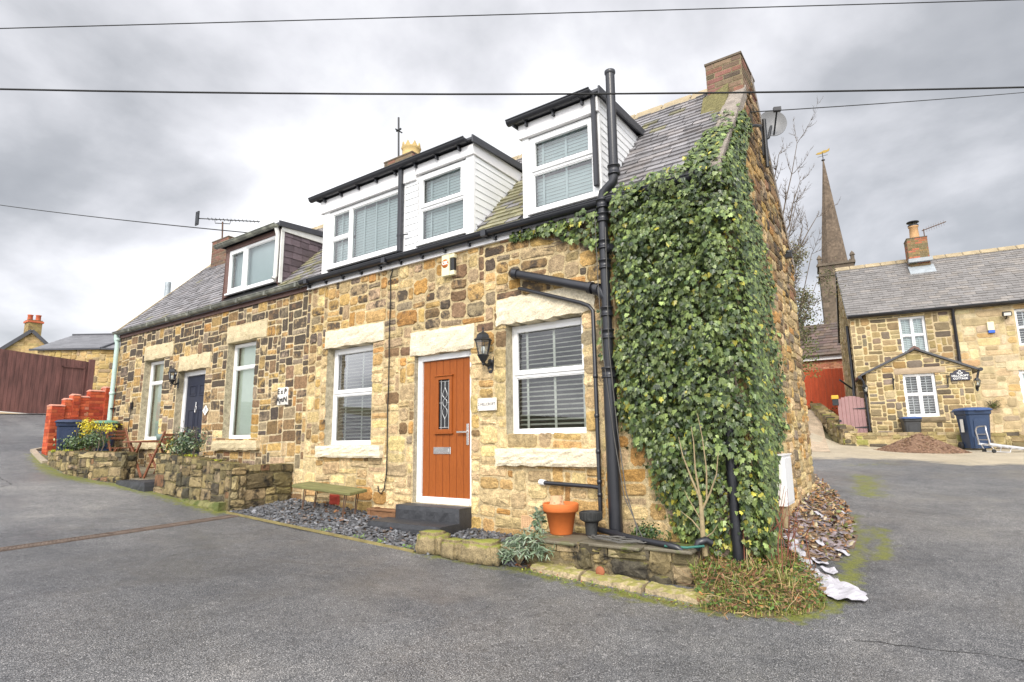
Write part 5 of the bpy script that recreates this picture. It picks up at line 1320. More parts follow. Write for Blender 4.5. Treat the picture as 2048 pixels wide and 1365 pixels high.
mb.tube([(-2.70, -.215, 3.9), (-2.72, -.215, 2.5), (-2.66, -.22, 1.6), (-2.58, -.25, .95), (-2.42, -.38, .6), (-2.38, -.5, .5)], .006, 5); mb.tube([(-2.83, -.21, 4.1), (-2.82, -.215, 3.2), (-2.79, -.22, 2.4), (-2.70, -.22, 1.5), (-2.6, -.26, .9), (-2.3, -.5, .5)], .005, 5)
solo('loose_cable', mb, mat('grey_cable', (.10, .095, .085), rough=.7, bump=0), 'loose grey cable hanging beside the soil stack and coiled on the ledge', 'cable', (-2.5, -.5, .49))
mb = MB(); mb.tube([(-2.05, -.62, .50), (-1.85, -.60, .50), (-1.72, -.50, .51)], .012, 6); solo('garden_hose', mb, mat('green_hose', (.02, .13, .10), rough=.5, bump=0), 'short end of a dark green hose at the right end of the ledge', 'hose', (-1.9, -.58, .49))
mb = MB(); mb.lathe([(.0, .022), (.03, .018), (.046, .010), (.05, 0), (.0, -.01)], (-2.62, -.83, .25), 9, axis='y'); solo('pot_shard', mb, mat('weathered_clay', (.32, .11, .05), rough=.9, var=.3, bump=.2), 'broken round piece of orange clay leaning on the ledge', 'shard', (-2.62, -.80, .2))
# sapling against the ivy
t = thing('sapling', 'bare pale sapling forking in front of the ivy', 'sapling', (-1.76, -.36, .42))
mb = MB(); B0 = (-1.76, -.36, .40)
mb.tube([B0, (-1.765, -.37, .6), (-1.76, -.38, .85), (-1.765, -.38, .95)], [.028, .024, .02, .017], 8); part(t, 'trunk', mb, M['twig'])
mb = MB()
def twig(pts, r0): mb.tube(pts, [r0 * (1 - .75 * i / (len(pts) - 1)) for i in range(len(pts))], 6)
twig([(-1.765, -.38, .92), (-1.83, -.39, 1.1), (-1.90, -.40, 1.32), (-1.93, -.40, 1.5)], .013); twig([(-1.765, -.38, .93), (-1.79, -.39, 1.2), (-1.785, -.4, 1.45), (-1.80, -.4, 1.6)], .012)
twig([(-1.76, -.38, .80), (-1.66, -.40, .98), (-1.59, -.40, 1.15), (-1.56, -.4, 1.35)], .013); twig([(-1.70, -.39, .92), (-1.68, -.4, 1.2), (-1.70, -.4, 1.5), (-1.73, -.4, 1.72)], .010)
twig([(-1.765, -.37, .6), (-1.85, -.40, .72), (-1.95, -.42, .80)], .009); twig([(-1.76, -.37, .55), (-1.66, -.42, .62), (-1.60, -.44, .70)], .009); twig([(-1.76, -.37, .7), (-1.87, -.41, .92), (-1.9, -.42, 1.0)], .007)
part(t, 'branch', mb, M['twig'])

# ------------------------------------------------------------------ overgrown corner and debris by the gable
rg = random.Random(41)
CORNER = [(-1.85, -.52), (-1.62, -1.0), (-1.20, -.93), (-.92, -.68), (-.78, -.40), (-.86, .15), (-1.15, .8), (-1.42, 1.0), (-1.42, -.05), (-1.8, -.2)]
def corner_h(x, y): return hgt(x, y) + (.13 * ss(.0, .5, seg_d(x, y, CORNER[1:7])) if inpoly(x, y, CORNER) or x < -1.42 else 0)
mb = MB(); st = .04
for i in range(32):
    for j in range(54):
        x, y = -1.95 + st * i, -1.07 + st * j
        if inpoly(x + st / 2, y + st / 2, CORNER):
            q = [(x, y), (x + st, y), (x + st, y + st), (x, y + st)]; mb.add([(a, b, corner_h(a, b) + .008) for a, b in q], [(0, 1, 2, 3)])
struct('verge_soil', mb, mat('verge_earth', (.17, .14, .06), rough=.95, var=.4, vscale=9, bump=.6, bscale=30, fine=.35))
def rpoint(r, P, bb):
    while True:
        x, y = r.uniform(bb[0], bb[1]), r.uniform(bb[2], bb[3])
        if inpoly(x, y, P): return x, y
bb = (-1.9, -.75, -1.05, 1.05)
mb = MB()
for k in range(8200):
    x, y = rpoint(rg, CORNER, bb); z = corner_h(x, y); edge = 1 - ss(.05, .35, seg_d(x, y, CORNER[1:6]))
    if mnoise.noise(Vector((x * 5, y * 5, 2))) < -.1 and rg.random() < .6: continue
    tuft = max(0, mnoise.noise(Vector((x * 7, y * 7, 6)))); L = rg.uniform(.03, .08) + .30 * (1 - edge) * rg.random() * tuft; a = rg.uniform(0, 6.283); lean = rg.uniform(.2, 1.1); d = Vector((math.cos(a) * lean, math.sin(a) * lean, 1)).normalized() * L; w = Vector((-math.sin(a), math.cos(a), 0)) * rg.uniform(.0015, .004)
    c = pick(rg, [(2, (.16, .20, .035)), (1.5, (.28, .29, .06)), (1 + 5 * tuft, (.44, .35, .16)), (1, (.09, .13, .03))]); p = Vector((x, y, z)); m_ = p + d * .55 + Vector((0, 0, .01))
    mb.add([p - w, p + w, m_ + w * .8, m_ - w * .8, p + d + Vector((0, 0, -.25 * L * lean))], [(0, 1, 2, 3), (3, 2, 4)], c)
struct('rough_grass', mb, M['dull'], stuff=True)
mb = MB()
for k in range(2600):
    x, y = rpoint(rg, CORNER, bb); z = corner_h(x, y) + rg.uniform(0, .06)
    g = rg.random() < .55
    leaf(mb, (x, y, z + .02), rv(rg, .5) + Vector((0, -.1, 1)), rv(rg), rg.uniform(.018, .05), pick(rg, [(2, (.10, .17, .04)), (1, (.17, .22, .04)), (1, (.05, .09, .03))] if g else [(2, (.20, .10, .05)), (1.5, (.30, .19, .09)), (1, (.15, .09, .055)), (.15, (.38, .15, .04))]), LEAF_OVAL, .3)
for k in range(360):
    x = rg.uniform(-3.4, -1.6); t_ = (x + 3.4) / 1.8; y = -1.06 + .02 * t_ + rg.gauss(0, .035) + (.26 if rg.random() < .3 else 0) 
    leaf(mb, (x, y, hgt(x, y) + .015 + .02 * rg.random()), rv(rg, .4) + Vector((0, 0, 1)), rv(rg), rg.uniform(.012, .035), pick(rg, [(2, (.14, .20, .03)), (1, (.26, .27, .04)), (.4, (.25, .10, .04))]), LEAF_OVAL, .2)
for (x, y) in ((-5.75, -1.10), (-5.35, -1.12), (-6.4, -1.1), (-4.9, -1.1)):
    for k in range(40): leaf(mb, (x + rg.gauss(0, .05), y + rg.gauss(0, .03), hgt(x, y) + .03 + .03 * rg.random()), rv(rg, .6) + Vector((0, -.4, 1)), rv(rg), rg.uniform(.02, .045), pick(rg, [(1, (.15, .27, .04)), (1, (.22, .33, .06))]), LEAF_LONG, .2)
struct('ground_cover', mb, M['dull'], stuff=True)
mb = MB()
for k in range(230):
    x, y = rpoint(rg, CORNER, bb)
    if rg.random() < .65: y = -.65 + rg.gauss(0, .18); x = -1.45 + rg.gauss(0, .3)
    if not inpoly(x, y, CORNER): continue
    p = Vector((x, y, corner_h(x, y))); d = Vector((rg.gauss(0, .5), rg.gauss(-.2, .45), rg.uniform(.1, .9))).normalized(); pts = [p]
    for i in range(4): d = (d + rv(rg, .22) + Vector((0, 0, -.16))).normalized(); pts.append(pts[-1] + d * rg.uniform(.03, .08))
    mb.tube(pts, rg.uniform(.0015, .0035), 4, pick(rg, [(1, (.36, .22, .10)), (1, (.26, .13, .07)), (.7, (.45, .36, .18))]), cap=False)
for k in range(26):
    x, y = -1.25 + rg.gauss(0, .12), .3 + rg.gauss(0, .3); p = Vector((x, y, corner_h(x, y))); mb.tube([p, p + Vector((rg.gauss(.03, .05), rg.gauss(0, .05), rg.uniform(.2, .4))), p + Vector((rg.gauss(.07, .1), rg.gauss(0, .1), rg.uniform(.4, .75)))], [.005, .004, .002], 5, (.25, .09, .06))
struct('dead_stems', mb, M['dull'], stuff=True)
# slates and leaves banked against the gable
DEB = [(-1.42, .9), (-1.0, .7), (-.80, 1.0), (-.72, 1.6), (-.80, 2.6), (-.95, 3.6), (-1.25, 4.8), (-1.6, 5.9), (-2.1, 6.4), (-2.2, 4.4), (-1.42, 4.3)]
def deb_h(x, y): return hgt(x, y) + (.14 * ss(0, .6, seg_d(x, y, DEB[1:9])) if inpoly(x, y, DEB) or x < -1.42 else 0)
mb = MB(); st = .1
for i in range(16):
    for j in range(60):
        x, y = -2.2 + st * i, .6 + st * j
        if inpoly(x + st / 2, y + st / 2, DEB): mb.add([(a, b, deb_h(a, b) + .008) for a, b in ((x, y), (x + st, y), (x + st, y + st), (x, y + st))], [(0, 1, 2, 3)])
struct('debris_bank', mb, mat('bank_earth', (.20, .14, .09), rough=.95, var=.4, vscale=9, bump=.6, bscale=30, fine=.35))
mb = MB(); bb2 = (-2.2, -.7, .6, 6.4)
for k in range(2300):
    x, y = rpoint(rg, DEB, bb2); g = rg.uniform(.6, 1.6); slate = rg.random() < (.42 if y < 2.6 else .2)
    z = deb_h(x, y) + rg.uniform(0, .03)
    if slate: chip(mb, rg, (x, y, z), rg.uniform(.02, .065), (.20 * g, .165 * g, .17 * g), .16)
    else: leaf(mb, (x, y, z + .015), rv(rg, .45) + Vector((0, 0, 1)), rv(rg), rg.uniform(.035, .08), pick(rg, [(1, (.36, .18, .075)), (1, (.24, .125, .06)), (1.2, (.44, .30, .15)), (.7, (.16, .18, .06)), (.5, (.5, .42, .28))]), LEAF_OVAL, .3)
struct('leaf_litter', mb, M['chips'], stuff=True)
# crumpled sheeting
def crumple(mb, path, widths, n, amp, seed, col=(1, 1, 1)):
    P = [Vector((x, y, 0)) for x, y in path]; NX = 9; base = len(mb.v); rows = 0
    for i in range(len(P) - 1):
        for k in range(n):
            f = k / n; c = P[i].lerp(P[i + 1], f); d = (P[i + 1] - P[i]).normalized(); s = Vector((d.y, -d.x, 0)); w = widths[i] + (widths[i + 1] - widths[i]) * f
            w *= 1 + .25 * mnoise.noise(Vector((rows * .5, seed, 0)))
            for q in range(NX):
                a = (q / (NX - 1) - .5) * w; p = c + s * a; z = corner_h(p.x, p.y) if p.y < .7 else deb_h(p.x, p.y)
                z = max(z, hgt(p.x, p.y)) + .02 + amp * max(0, .5 + mnoise.noise(Vector((p.x * 9, p.y * 9, seed))) + .6 * mnoise.noise(Vector((p.x * 21, p.y * 21, seed))))
                mb.v.append((p.x, p.y, z))
            rows += 1
    for i in range(rows - 1):
        for q in range(NX - 1): mb.f.append((base + i * NX + q, base + (i + 1) * NX + q, base + (i + 1) * NX + q + 1, base + i * NX + q + 1)); mb.c.append(col); mb.sm.append(False)
mb = MB(); crumple(mb, [(-.98, .42), (-.82, .16), (-.68, -.06), (-.60, -.24)], [.06, .20, .38, .20], 10, .030, 3); 
solo('plastic_sheet', mb, M['sheet'], 'crumpled white plastic sheet spilling from the corner onto the asphalt', 'sheet', (-.8, .3, .15))
mb = MB(); crumple(mb, [(-1.08, .52), (-.96, .30), (-.84, .10)], [.10, .17, .10], 8, .02, 9); solo('plastic_sheet', mb, mat('grey_sheeting', (.50, .50, .53), rough=.5, var=.1, bump=.2), 'greyish crumpled sheet lying in the grass beside the white one', 'sheet', (-1.0, .36, .2))
mb = MB()
for (x, y, q) in ((-1.32, 1.05, 1.6), (-1.24, .88, 1.8), (-1.16, .72, 1.6), (-1.02, .78, 1.5), (-.92, .56, 1.3), (-1.1, 1.3, 1), (-.95, 1.9, .8), (-1.2, 2.4, 1), (-1.0, 3.0, .8), (-.86, 1.2, .8)): crumple(mb, [(x, y), (x + .08, y - .05), (x + .15, y - .12)], [.03 * q, .08 * q, .03 * q], 5, .03, x * 7)
struct('plastic_scraps', mb, M['sheet'], stuff=True)
# meter box and dish on the gable
t = thing('meter_box', 'white meter box on the gable at the edge of the ivy', 'meter box', (-1.40, 1.5, .7))
mb = MB(); mb.box(RX + .02, RX + .11, 1.3, 1.8, .70, 1.27); mb.box(RX + .11, RX + .118, 1.33, 1.77, .73, 1.24); part(t, 'case', mb, M['upvc'], bevel=.008)
mb = MB(); mb.box(RX + .01, RX + .12, 1.28, 1.82, 1.27, 1.285); part(t, 'lid', mb, M['upvc'])
mb = MB(); mb.tube([(RX + .06, 1.37, .70), (RX + .06, 1.37, .25)], .035, 10); part(t, 'conduit', mb, M['twig'])
t = thing('satellite_dish', 'grey satellite dish fixed high on the gable', 'satellite dish', (-1.38, 2.25, 5.65))
mb = MB(); ax = Vector((.42, -.88, .12)).normalized(); xx = ax.cross(Vector((0, 0, 1))).normalized(); yy = xx.cross(ax); dc = Vector((-1.27, 2.60, 6.03)); vs = []; NR, NA = 6, 28
for i in range(NR + 1):
    q = i / NR
    for k in range(NA):
        a = 2 * math.pi * k / NA; vs.append(dc + xx * math.cos(a) * q * .20 + yy * math.sin(a) * q * .22 + ax * (.07 * q * q - .05))
fs = [(i * NA + k, i * NA + (k + 1) % NA, (i + 1) * NA + (k + 1) % NA, (i + 1) * NA + k) for i in range(NR) for k in range(NA)]
mb.add(vs, fs, (1, 1, 1), True); mb.add([p - ax * .012 for p in vs], [f[::-1] for f in fs], (1, 1, 1), True); part(t, 'reflector', mb, M['dish'])
mb = MB(); mb.bar(dc - yy * .20, dc + yy * .02 + ax * .26, .02, .015); mb.bar(dc + yy * .03 + ax * .28 - xx * .05, dc + yy * .03 + ax * .28 + xx * .05, .05, .06); part(t, 'arm', mb, M['iron'])
mb = MB(); mb.tube([(RX + .02, 2.5, 5.75), (RX + .10, 2.5, 5.78), dc - ax * .06], .02, 8); mb.box(RX + .0, RX + .04, 2.42, 2.58, 5.5, 5.95); part(t, 'bracket', mb, M['iron'])
mb = MB(); mb.tube([(RX + .02, 1.40, 5.42), (RX + .10, 1.42, 5.46), (RX + .13, 1.75, 5.60)], .02, 8); mb.tube([(RX + .06, 2.42, 5.3), (RX + .07, 2.44, 6.05)], .028, 8)
solo('wire_bracket', mb, M['iron'], 'black iron bracket high on the gable that holds a thin wire', 'bracket', (-1.4, 1.5, 5.45))
mb = MB(); mb.lathe([(0, 0), (.05, 0), (.06, .06), (0, .08)], (RX + .05, 3.6, 4.3), 10); mb.box(RX + .0, RX + .1, 3.55, 3.65, 4.25, 4.32); solo('security_light', mb, M['iron'], 'small dark security light on the far end of the gable', 'light', (-1.38, 3.6, 4.3))

# ------------------------------------------------------------------ overhead wires
def pt(x, y, d): return CAM + (cf + cr * ((x - 1024) / 1144.6) - cu * ((y - 682.5) / 1144.6)) * d
def wire(a, b, r, sag, label, t0=0.0, t1=1.0):
    T = [t0 + (t1 - t0) * k / 30 for k in range(31)]; mb = MB(); mb.tube([a + (b - a) * q - Vector((0, 0, sag * 4 * q * (1 - q))) for q in T], r, 6); solo('overhead_wire', mb, M['rubber'], label, 'wire', tuple(a.lerp(b, .5) - Vector((0, 0, sag))))
wire(Vector((-7.934, -5.446, 5.514)), Vector((2.319, 1.668, 5.691)), .0055, .006, 'thin overhead wire crossing the very top of the view', -.7, 1.5)
wire(Vector((-8.848, -5.31, 5.365)), Vector((2.465, 2.614, 5.201)), .0105, .11, 'thick black overhead wire passing in front of the chimney', -.6, 1.5)
wire(Vector((-36.68, -1.85, 13.09)), Vector((-10.4, .9, 5.80)), .012, .15, 'thin wire running from the left down to the slate-hung dormer')
wire(Vector((-1.30, 1.19, 5.53)), Vector((5.58, 13.44, 9.95)), .007, .05, 'thin wire running right from the bracket on the gable')

# ------------------------------------------------------------------ front yard of the left cottage
YZ = lambda x, y: hgt(x, y)
mb = MB()
def yard_z(x): return max(.42, pchip([-17, -15.5, -12.4, -11, -8.6], [1.28, 1.12, .86, .80, .62], x))
xs = [-17 + .63 * i for i in range(14)]
for a, b in zip(xs, xs[1:]):
    mb.add([(a, -1.0, yard_z(a)), (b, -1.0, yard_z(b)), (b, 0.1, yard_z(b)), (a, 0.1, yard_z(a))], [(0, 1, 2, 3)])
    mb.add([(a, -1.0, yard_z(a) - .5), (b, -1.0, yard_z(b) - .5), (b, -1.0, yard_z(b)), (a, -1.0, yard_z(a))], [(0, 1, 2, 3)])
struct('front_yard', mb, mat('yard_paving', (.22, .19, .13), rough=.85, var=.35, vscale=3, bump=.3, fine=.25, stain=(.10, .12, .03), stain_scale=2, stain_at=.55))
t = thing('garden_wall', 'low mossy rubble wall in front of the yellow-leaved bush', 'wall', (-13.9, -1.3, .9))
rubble(t, [(-15.45, -1.42), (-14.0, -1.50), (-12.42, -1.18)], YZ, [1.36, 1.36, 1.33], .28, rw, pal_moss, (.17, .14, .08), g=.06, wr=(3, 8), hr=(2, 4))
t = thing('garden_wall', 'low mossy rubble wall right of the bistro table, ending at the slate gravel', 'wall', (-9.9, -1.1, .6))
rubble(t, [(-11.2, -1.10), (-9.9, -1.12), (-8.72, -1.10)], YZ, [1.32, 1.25, 1.14], .26, rw, pal_moss, (.17, .14, .08), g=.06, wr=(3, 8), hr=(2, 4))
rubble(t, [(-8.74, -.86), (-8.74, -.03)], YZ, [1.12, 1.12], .26, rw, pal_moss, (.17, .14, .08), g=.06, wr=(3, 8), hr=(2, 4), name='return_wall')
mb2 = rough_block(MB(), -10.0, -8.78, -1.235, -1.1, .3, .60, rw, (24, 5), .02, wavy=.02); part(t, 'plinth', mb2, mat('mossy_render', (.19, .18, .07), rough=.9, var=.4, vscale=7, bump=.6, bscale=20, stain=(.10, .12, .03), stain_scale=3, stain_at=.5))
mb = rough_block(MB(), -12.38, -11.2, -1.27, -.7, .62, .84, rw, (12, 3), .012, wavy=.012); mb.box(-12.37, -11.21, -1.25, -.72, .6, .838)
solo('entrance_step', mb, M['step'], 'dark stone step in the gap between the two low rubble walls', 'step', (-11.8, -1.0, .6))
# bistro table and chairs
def chair(label, loc, rz):
    t = thing('bistro_chair', label, 'chair', loc, rz, 'wooden bistro chairs', off=(0, 0, 0))
    mb = MB()
    for k in range(5): mb.box(-.19, .19, -.18 + k * .078, -.18 + k * .078 + .06, .44, .46)
    part(t, 'seat', mb, M['redwood'], bevel=.003)
    mb = MB()
    for k in range(3): mb.bar((-.20, .245 + k * .018, .66 + k * .075), (.20, .245 + k * .018, .66 + k * .075), .018, .05)
    part(t, 'backrest', mb, M['redwood'], bevel=.003)
    for s in (-1, 1):
        mb = MB(); mb.bar((s * .20, -.24, 0), (s * .20, .30, .88), .03, .04); part(t, 'leg', mb, M['redwood'], bevel=.003)
        mb = MB(); mb.bar((s * .165, .26, 0), (s * .165, -.18, .45), .03, .04); part(t, 'leg', mb, M['redwood'], bevel=.003)
    mb = MB(); mb.bar((-.2, .17, .1), (.2, .17, .1), .02, .02); mb.bar((-.2, -.12, .2), (.2, -.12, .2), .02, .02); part(t, 'stretcher', mb, M['redwood'])
    return t
chair('folding red-brown wooden chair right of the bistro table', (-12.02, -.62, .86), R(-82))
chair('folding red-brown wooden chair beside the bush, left of the bistro table', (-14.15, -.55, .98), R(95))
t = thing('bistro_table', 'small folding wooden bistro table in the gap between the low walls', 'table', (-12.62, -.62, .88), 0, off=(0, 0, 0))
mb = MB()
for k in range(7): mb.box(-.40, .40, -.34 + k * .098, -.34 + k * .098 + .088, .66, .685)
mb.box(-.42, -.40, -.34, .34, .655, .69); mb.box(.40, .42, -.34, .34, .655, .69); part(t, 'table_top', mb, M['redwood'], bevel=.003)
for s in (-1, 1):
    for q in (-1, 1):
        mb = MB(); mb.bar((q * .36, s * .27, 0), (-q * .30, s * .27 + .03 * q, .65), .03, .045); part(t, 'leg', mb, M['redwood'], bevel=.003)
solo('flower_pot', MB().lathe([(0, 0), (.06, 0), (.085, .13), (.075, .13), (.05, .1), (0, .1)], (-12.38, -.55, 1.568), 14), mat('teal_pot', (.13, .19, .17), rough=.5, bump=0), 'small grey green pot standing on the bistro table', 'flower pot', (-12.38, -.55, 1.568))
solo('flower_pot', MB().box(-12.22, -12.02, -.2, -.05, 1.58, 1.72).box(-12.2, -12.04, -.18, -.07, 1.72, 1.722), M['darkbin'], 'dark square pot on the sill behind the bistro chair', 'flower pot', (-12.1, -.12, 1.58))
mb = MB(); mb.tube([(-15.15, -.02, 2.50), (-15.16, -.04, 2.38), (-15.17, -.04, 1.6), (-15.2, -.04, 1.25)], .009, 5); mb.box(-15.19, -15.11, -.05, 0, 2.32, 2.48); solo('hanging_cable', mb, M['iron'], 'thin dark cable on the wall left of the end window of the left cottage', 'cable', (-15.15, -.03, 1.25))
# planting
rb = random.Random(52)
t = thing('shrub', 'bush with yellow top leaves behind the left low wall, by the bins', 'shrub', (-14.9, -.95, 1.3))
mb = MB(); blob_leaves(mb, rb, (-15.55, -.95, 1.55), (.55, .30, .20), 900, (.03, .065), GREENS + [(1.2, (.26, .28, .12))], LEAF_OVAL, .25, .4); blob_leaves(mb, rb, (-14.65, -.92, 1.62), (.62, .32, .28), 1100, (.03, .065), GREENS, LEAF_OVAL, .25, .4)
blob_leaves(mb, rb, (-15.0, -.9, 1.93), (.36, .22, .20), 420, (.03, .06), YELL, LEAF_OVAL, .2, .6); blob_leaves(mb, rb, (-14.15, -.85, 1.86), (.34, .2, .13), 220, (.03, .06), YELL, LEAF_OVAL, .2, .6); blob_leaves(mb, rb, (-14.9, -.9, 1.75), (.2, .2, .2), 160, (.03, .06), YELL, LEAF_OVAL, .2, .6)
part(t, 'foliage', mb, M['leaf'])
mb = MB()
for k in range(16): x = rb.uniform(-15.6, -14.2); mb.tube([(x, -.95, 1.15), (x + rb.gauss(0, .1), -.93, 1.5), (x + rb.gauss(0, .15), -.9, 1.85)], [.014, .01, .005], 5)
part(t, 'stem', mb, M['bark'])
t = thing('shrub', 'variegated green bush in front of the navy door', 'shrub', (-10.75, -.85, 1.2))
mb = MB(); blob_leaves(mb, rb, (-10.65, -.85, 1.52), (.52, .30, .30), 1250, (.03, .065), HOLLY, LEAF_OVAL, .2, .5); blob_leaves(mb, rb, (-11.25, -.8, 1.5), (.26, .2, .20), 240, (.03, .055), [(2, (.30, .28, .05)), (1, (.14, .18, .05))], LEAF_OVAL, .2, .5)
part(t, 'foliage', mb, M['leaf'])
mb = MB()
for k in range(18): x = rb.uniform(-11.2, -10.3); mb.tube([(x * .4 - 6.4, -.85, 1.0), (x, -.85, 1.45), (x + rb.gauss(0, .08), -.85, 1.8)], [.012, .008, .003], 5)
part(t, 'stem', mb, M['bark'])
mb = MB()
for (cx, cy, cz) in ((-15.0, -1.48, 1.39), (-14.2, -1.5, 1.40), (-10.2, -1.02, 1.30), (-9.4, -1.0, 1.22)):
    blob_leaves(mb, rb, (cx, cy, cz), (.22, .08, .03), 160, (.015, .03), [(2, (.34, .34, .03)), (1, (.20, .24, .03))], LEAF_OVAL, .1, .6)
struct('wall_moss', mb, M['dull'], stuff=True)
# wheelie bins
def bin_(label, loc, rz, mbody, mlid, s=1.0, group=None, sticker=False):
    t = thing('wheelie_bin', label, 'wheelie bin', loc, rz, group, off=(0, 0, 0))
    def S(mb): mb.v = [(a * s, b * s, c * s) for a, b, c in mb.v]; return mb
    def ring(w0, w1, d0, d1, z, q=.05):
        return [(w0 + q, d0, z), (w1 - q, d0, z), (w1, d0 + q, z), (w1, d1 - q, z), (w1 - q, d1, z), (w0 + q, d1, z), (w0, d1 - q, z), (w0, d0 + q, z)]
    mb = MB(); rs_ = [ring(-.22, .22, -.22, .22, .04), ring(-.23, .23, -.235, .25, .25), ring(-.265, .265, -.29, .30, .88), ring(-.285, .285, -.32, .33, .90), ring(-.29, .29, -.33, .34, .985), ring(-.27, .27, -.31, .32, .985)]
    mb.add([p for r_ in rs_ for p in r_], [(i * 8 + k, i * 8 + (k + 1) % 8, i * 8 + 8 + (k + 1) % 8, i * 8 + 8 + k) for i in range(5) for k in range(8)] + [tuple(range(7, -1, -1))])
    mb.prism([(-.14, -.262, .40), (-.12, -.258, .36), (.12, -.258, .36), (.14, -.262, .40), (.14, -.282, .74), (.10, -.287, .80), (-.10, -.287, .80), (-.14, -.282, .74)][::-1], (0, -.012, 0))
    mb.bar((-.16, -.268, .06), (-.16, -.29, .34), .03, .02); mb.bar((.16, -.268, .06), (.16, -.29, .34), .03, .02)
    part(t, 'body', S(mb), M[mbody], bevel=.006)
    mb = MB(); rs_ = [ring(-.31, .31, -.36, .36, .985, .06), ring(-.315, .315, -.365, .365, 1.015, .06), ring(-.28, .28, -.32, .34, 1.055, .08), ring(-.16, .16, -.2, .24, 1.075, .08)]
    mb.add([p for r_ in rs_ for p in r_], [(i * 8 + k, i * 8 + (k + 1) % 8, i * 8 + 8 + (k + 1) % 8, i * 8 + 8 + k) for i in range(3) for k in range(8)] + [tuple(range(24, 32)), tuple(range(7, -1, -1))], (1, 1, 1), True)
    mb.box(-.10, .10, -.40, -.35, .985, 1.01); part(t, 'lid', S(mb), M[mlid], bevel=.004)
    mb = MB(); mb.tube([(-.28, .40, .99), (.28, .40, .99)], .018, 8); mb.box(-.27, -.23, .32, .41, .97, 1.0); mb.box(.23, .27, .32, .41, .97, 1.0); part(t, 'handle', S(mb), M[mbody])
    for q in (-1, 1):
        mb = MB(); mb.lathe([(0, -.03), (.09, -.03), (.10, -.02), (.10, .02), (.09, .03), (0, .03)], (q * .255, .22, .10), 18, axis='x'); part(t, 'wheel', S(mb), M['rubber'])
    if sticker:
        mb = MB(); mb.add([(-.2795, -.10, .45), (-.2795, .06, .45), (-.2795, .06, .78), (-.2795, -.10, .78)], [(3, 2, 1, 0)]); part(t, 'sticker', S(mb), M['whiteprint'])
    return t
bin_('navy wheelie bin with navy lid against the red brick steps', (-15.95, -.92, 1.16), R(65), 'navybin', 'navybin', .86, 'bins by the red brick wall')
bin_('navy wheelie bin with pale green lid behind the yellow bush', (-15.62, -.36, 1.14), R(65), 'navybin', 'greenlid', .86, 'bins by the red brick wall')
# red brick stepped wall
t = thing('brick_wall', 'bright red brick wall stepping up towards the left cottage', 'wall', (-17.0, -.6, 1.2))
mb = MB(); RB = brick_pal([(2, (.46, .085, .035)), (1.5, (.52, .12, .05)), (1, (.36, .06, .03)), (.25, (.50, .20, .12))]); mcx = (.30, .07, .04)
wx = -16.66
segs = [(-1.16, -.90, 2.44, .04), (-.90, -.75, 2.60, .0), (-.75, -.61, 2.71, .03), (-.61, -.41, 2.67, 0), (-.41, -.10, 2.83, 0), (-.10, .14, 2.93, .03)]
for (a, b, zt, e) in segs:
    mb.box(wx - .12 - e, wx + .12 + e, a, b, .9, zt - .03, mcx)
    bricks(mb, a, b, .95, zt - .03, lambda u, v, d: Vector((wx + .12 + e + d, u, v)), RB, rw, .225, .075, j=.004)
    bricks(mb, wx - .12 - e, wx + .12 + e, .95, zt - .03, lambda u, v, d: Vector((u, a - d, v)), RB, rw, .225, .075, j=.004)
part(t, 'wall', mb, M['brick'])
mb = MB()
for (a, b, zt, e) in segs: mb.prism([(wx - .135 - e, a - .006, zt - .03), (wx + .135 + e, a - .006, zt - .03), (wx + .135 + e, a - .006, zt - .005), (wx, a - .006, zt + .02), (wx - .135 - e, a - .006, zt - .005)], (0, b - a + .008, 0), (.62, .30, .22))
part(t, 'coping', mb, M['brick'], bevel=.006)
# paved kerb at the foot of it
mb = MB(); pk = [(-17.3, -1.0), (-17.06, -1.26), (-16.37, -1.36), (-15.5, -1.46)]
for (a, b) in zip(pk, pk[1:]): mb.bar((a[0], a[1], hgt(*a) + .02), (b[0], b[1], hgt(*b) + .02), .10, .08)
solo('kerb_stone', mb, mat('pale_kerb', (.36, .30, .22), rough=.85, var=.25, bump=.3), 'pale curved kerb at the foot of the red brick wall', 'kerb', (-16.6, -1.6, 1.25))
# drain channel across the road
mb = MB(); dp = [(-8.33, -1.22), (-8.12, -2.9), (-7.97, -4.2), (-7.7, -6.4)]
for (p, q) in zip(dp, dp[1:]):
    n_ = int(math.hypot(q[0] - p[0], q[1] - p[1]) / .036); L_ = Vector((q[0] - p[0], q[1] - p[1], 0)).normalized(); s_ = Vector((L_.y, -L_.x, 0))
    for k in range(n_ + 1):
        f = k / n_; x, y = p[0] + (q[0] - p[0]) * f, p[1] + (q[1] - p[1]) * f; z = hgt(x, y) + .010
        mb.obox((x, y, z), s_ * .062, L_ * .010, (0, 0, .005), (1, 1, 1))
    for e in (-.075, .075, 0):
        for k in range(12):
            f, g = k / 12, (k + 1) / 12; a = Vector((p[0] + (q[0] - p[0]) * f, p[1] + (q[1] - p[1]) * f, 0)) + s_ * e; b = Vector((p[0] + (q[0] - p[0]) * g, p[1] + (q[1] - p[1]) * g, 0)) + s_ * e
            a.z, b.z = hgt(a.x, a.y) + .010, hgt(b.x, b.y) + .010; mb.bar(a, b, .018, .014)
t = thing('drain_channel', 'rusty brown drain grating running across the road', 'drain', (-8.1, -3.5, .43))
part(t, 'grating', mb, mat('rusty_grating', (.16, .12, .095), rough=.8, var=.4, vscale=9, bump=.3, fine=.25))
mb = MB()
for (p, q) in zip(dp, dp[1:]):
    for k in range(12):
        f, g = k / 12, (k + 1) / 12; c = []
        for ff in (f, g):
            for e in (-.07, .07): x, y = p[0] + (q[0] - p[0]) * ff + e, p[1] + (q[1] - p[1]) * ff; c.append((x, y, hgt(x, y) + .0065))
        mb.add([c[0], c[1], c[3], c[2]], [(0, 1, 2, 3)])
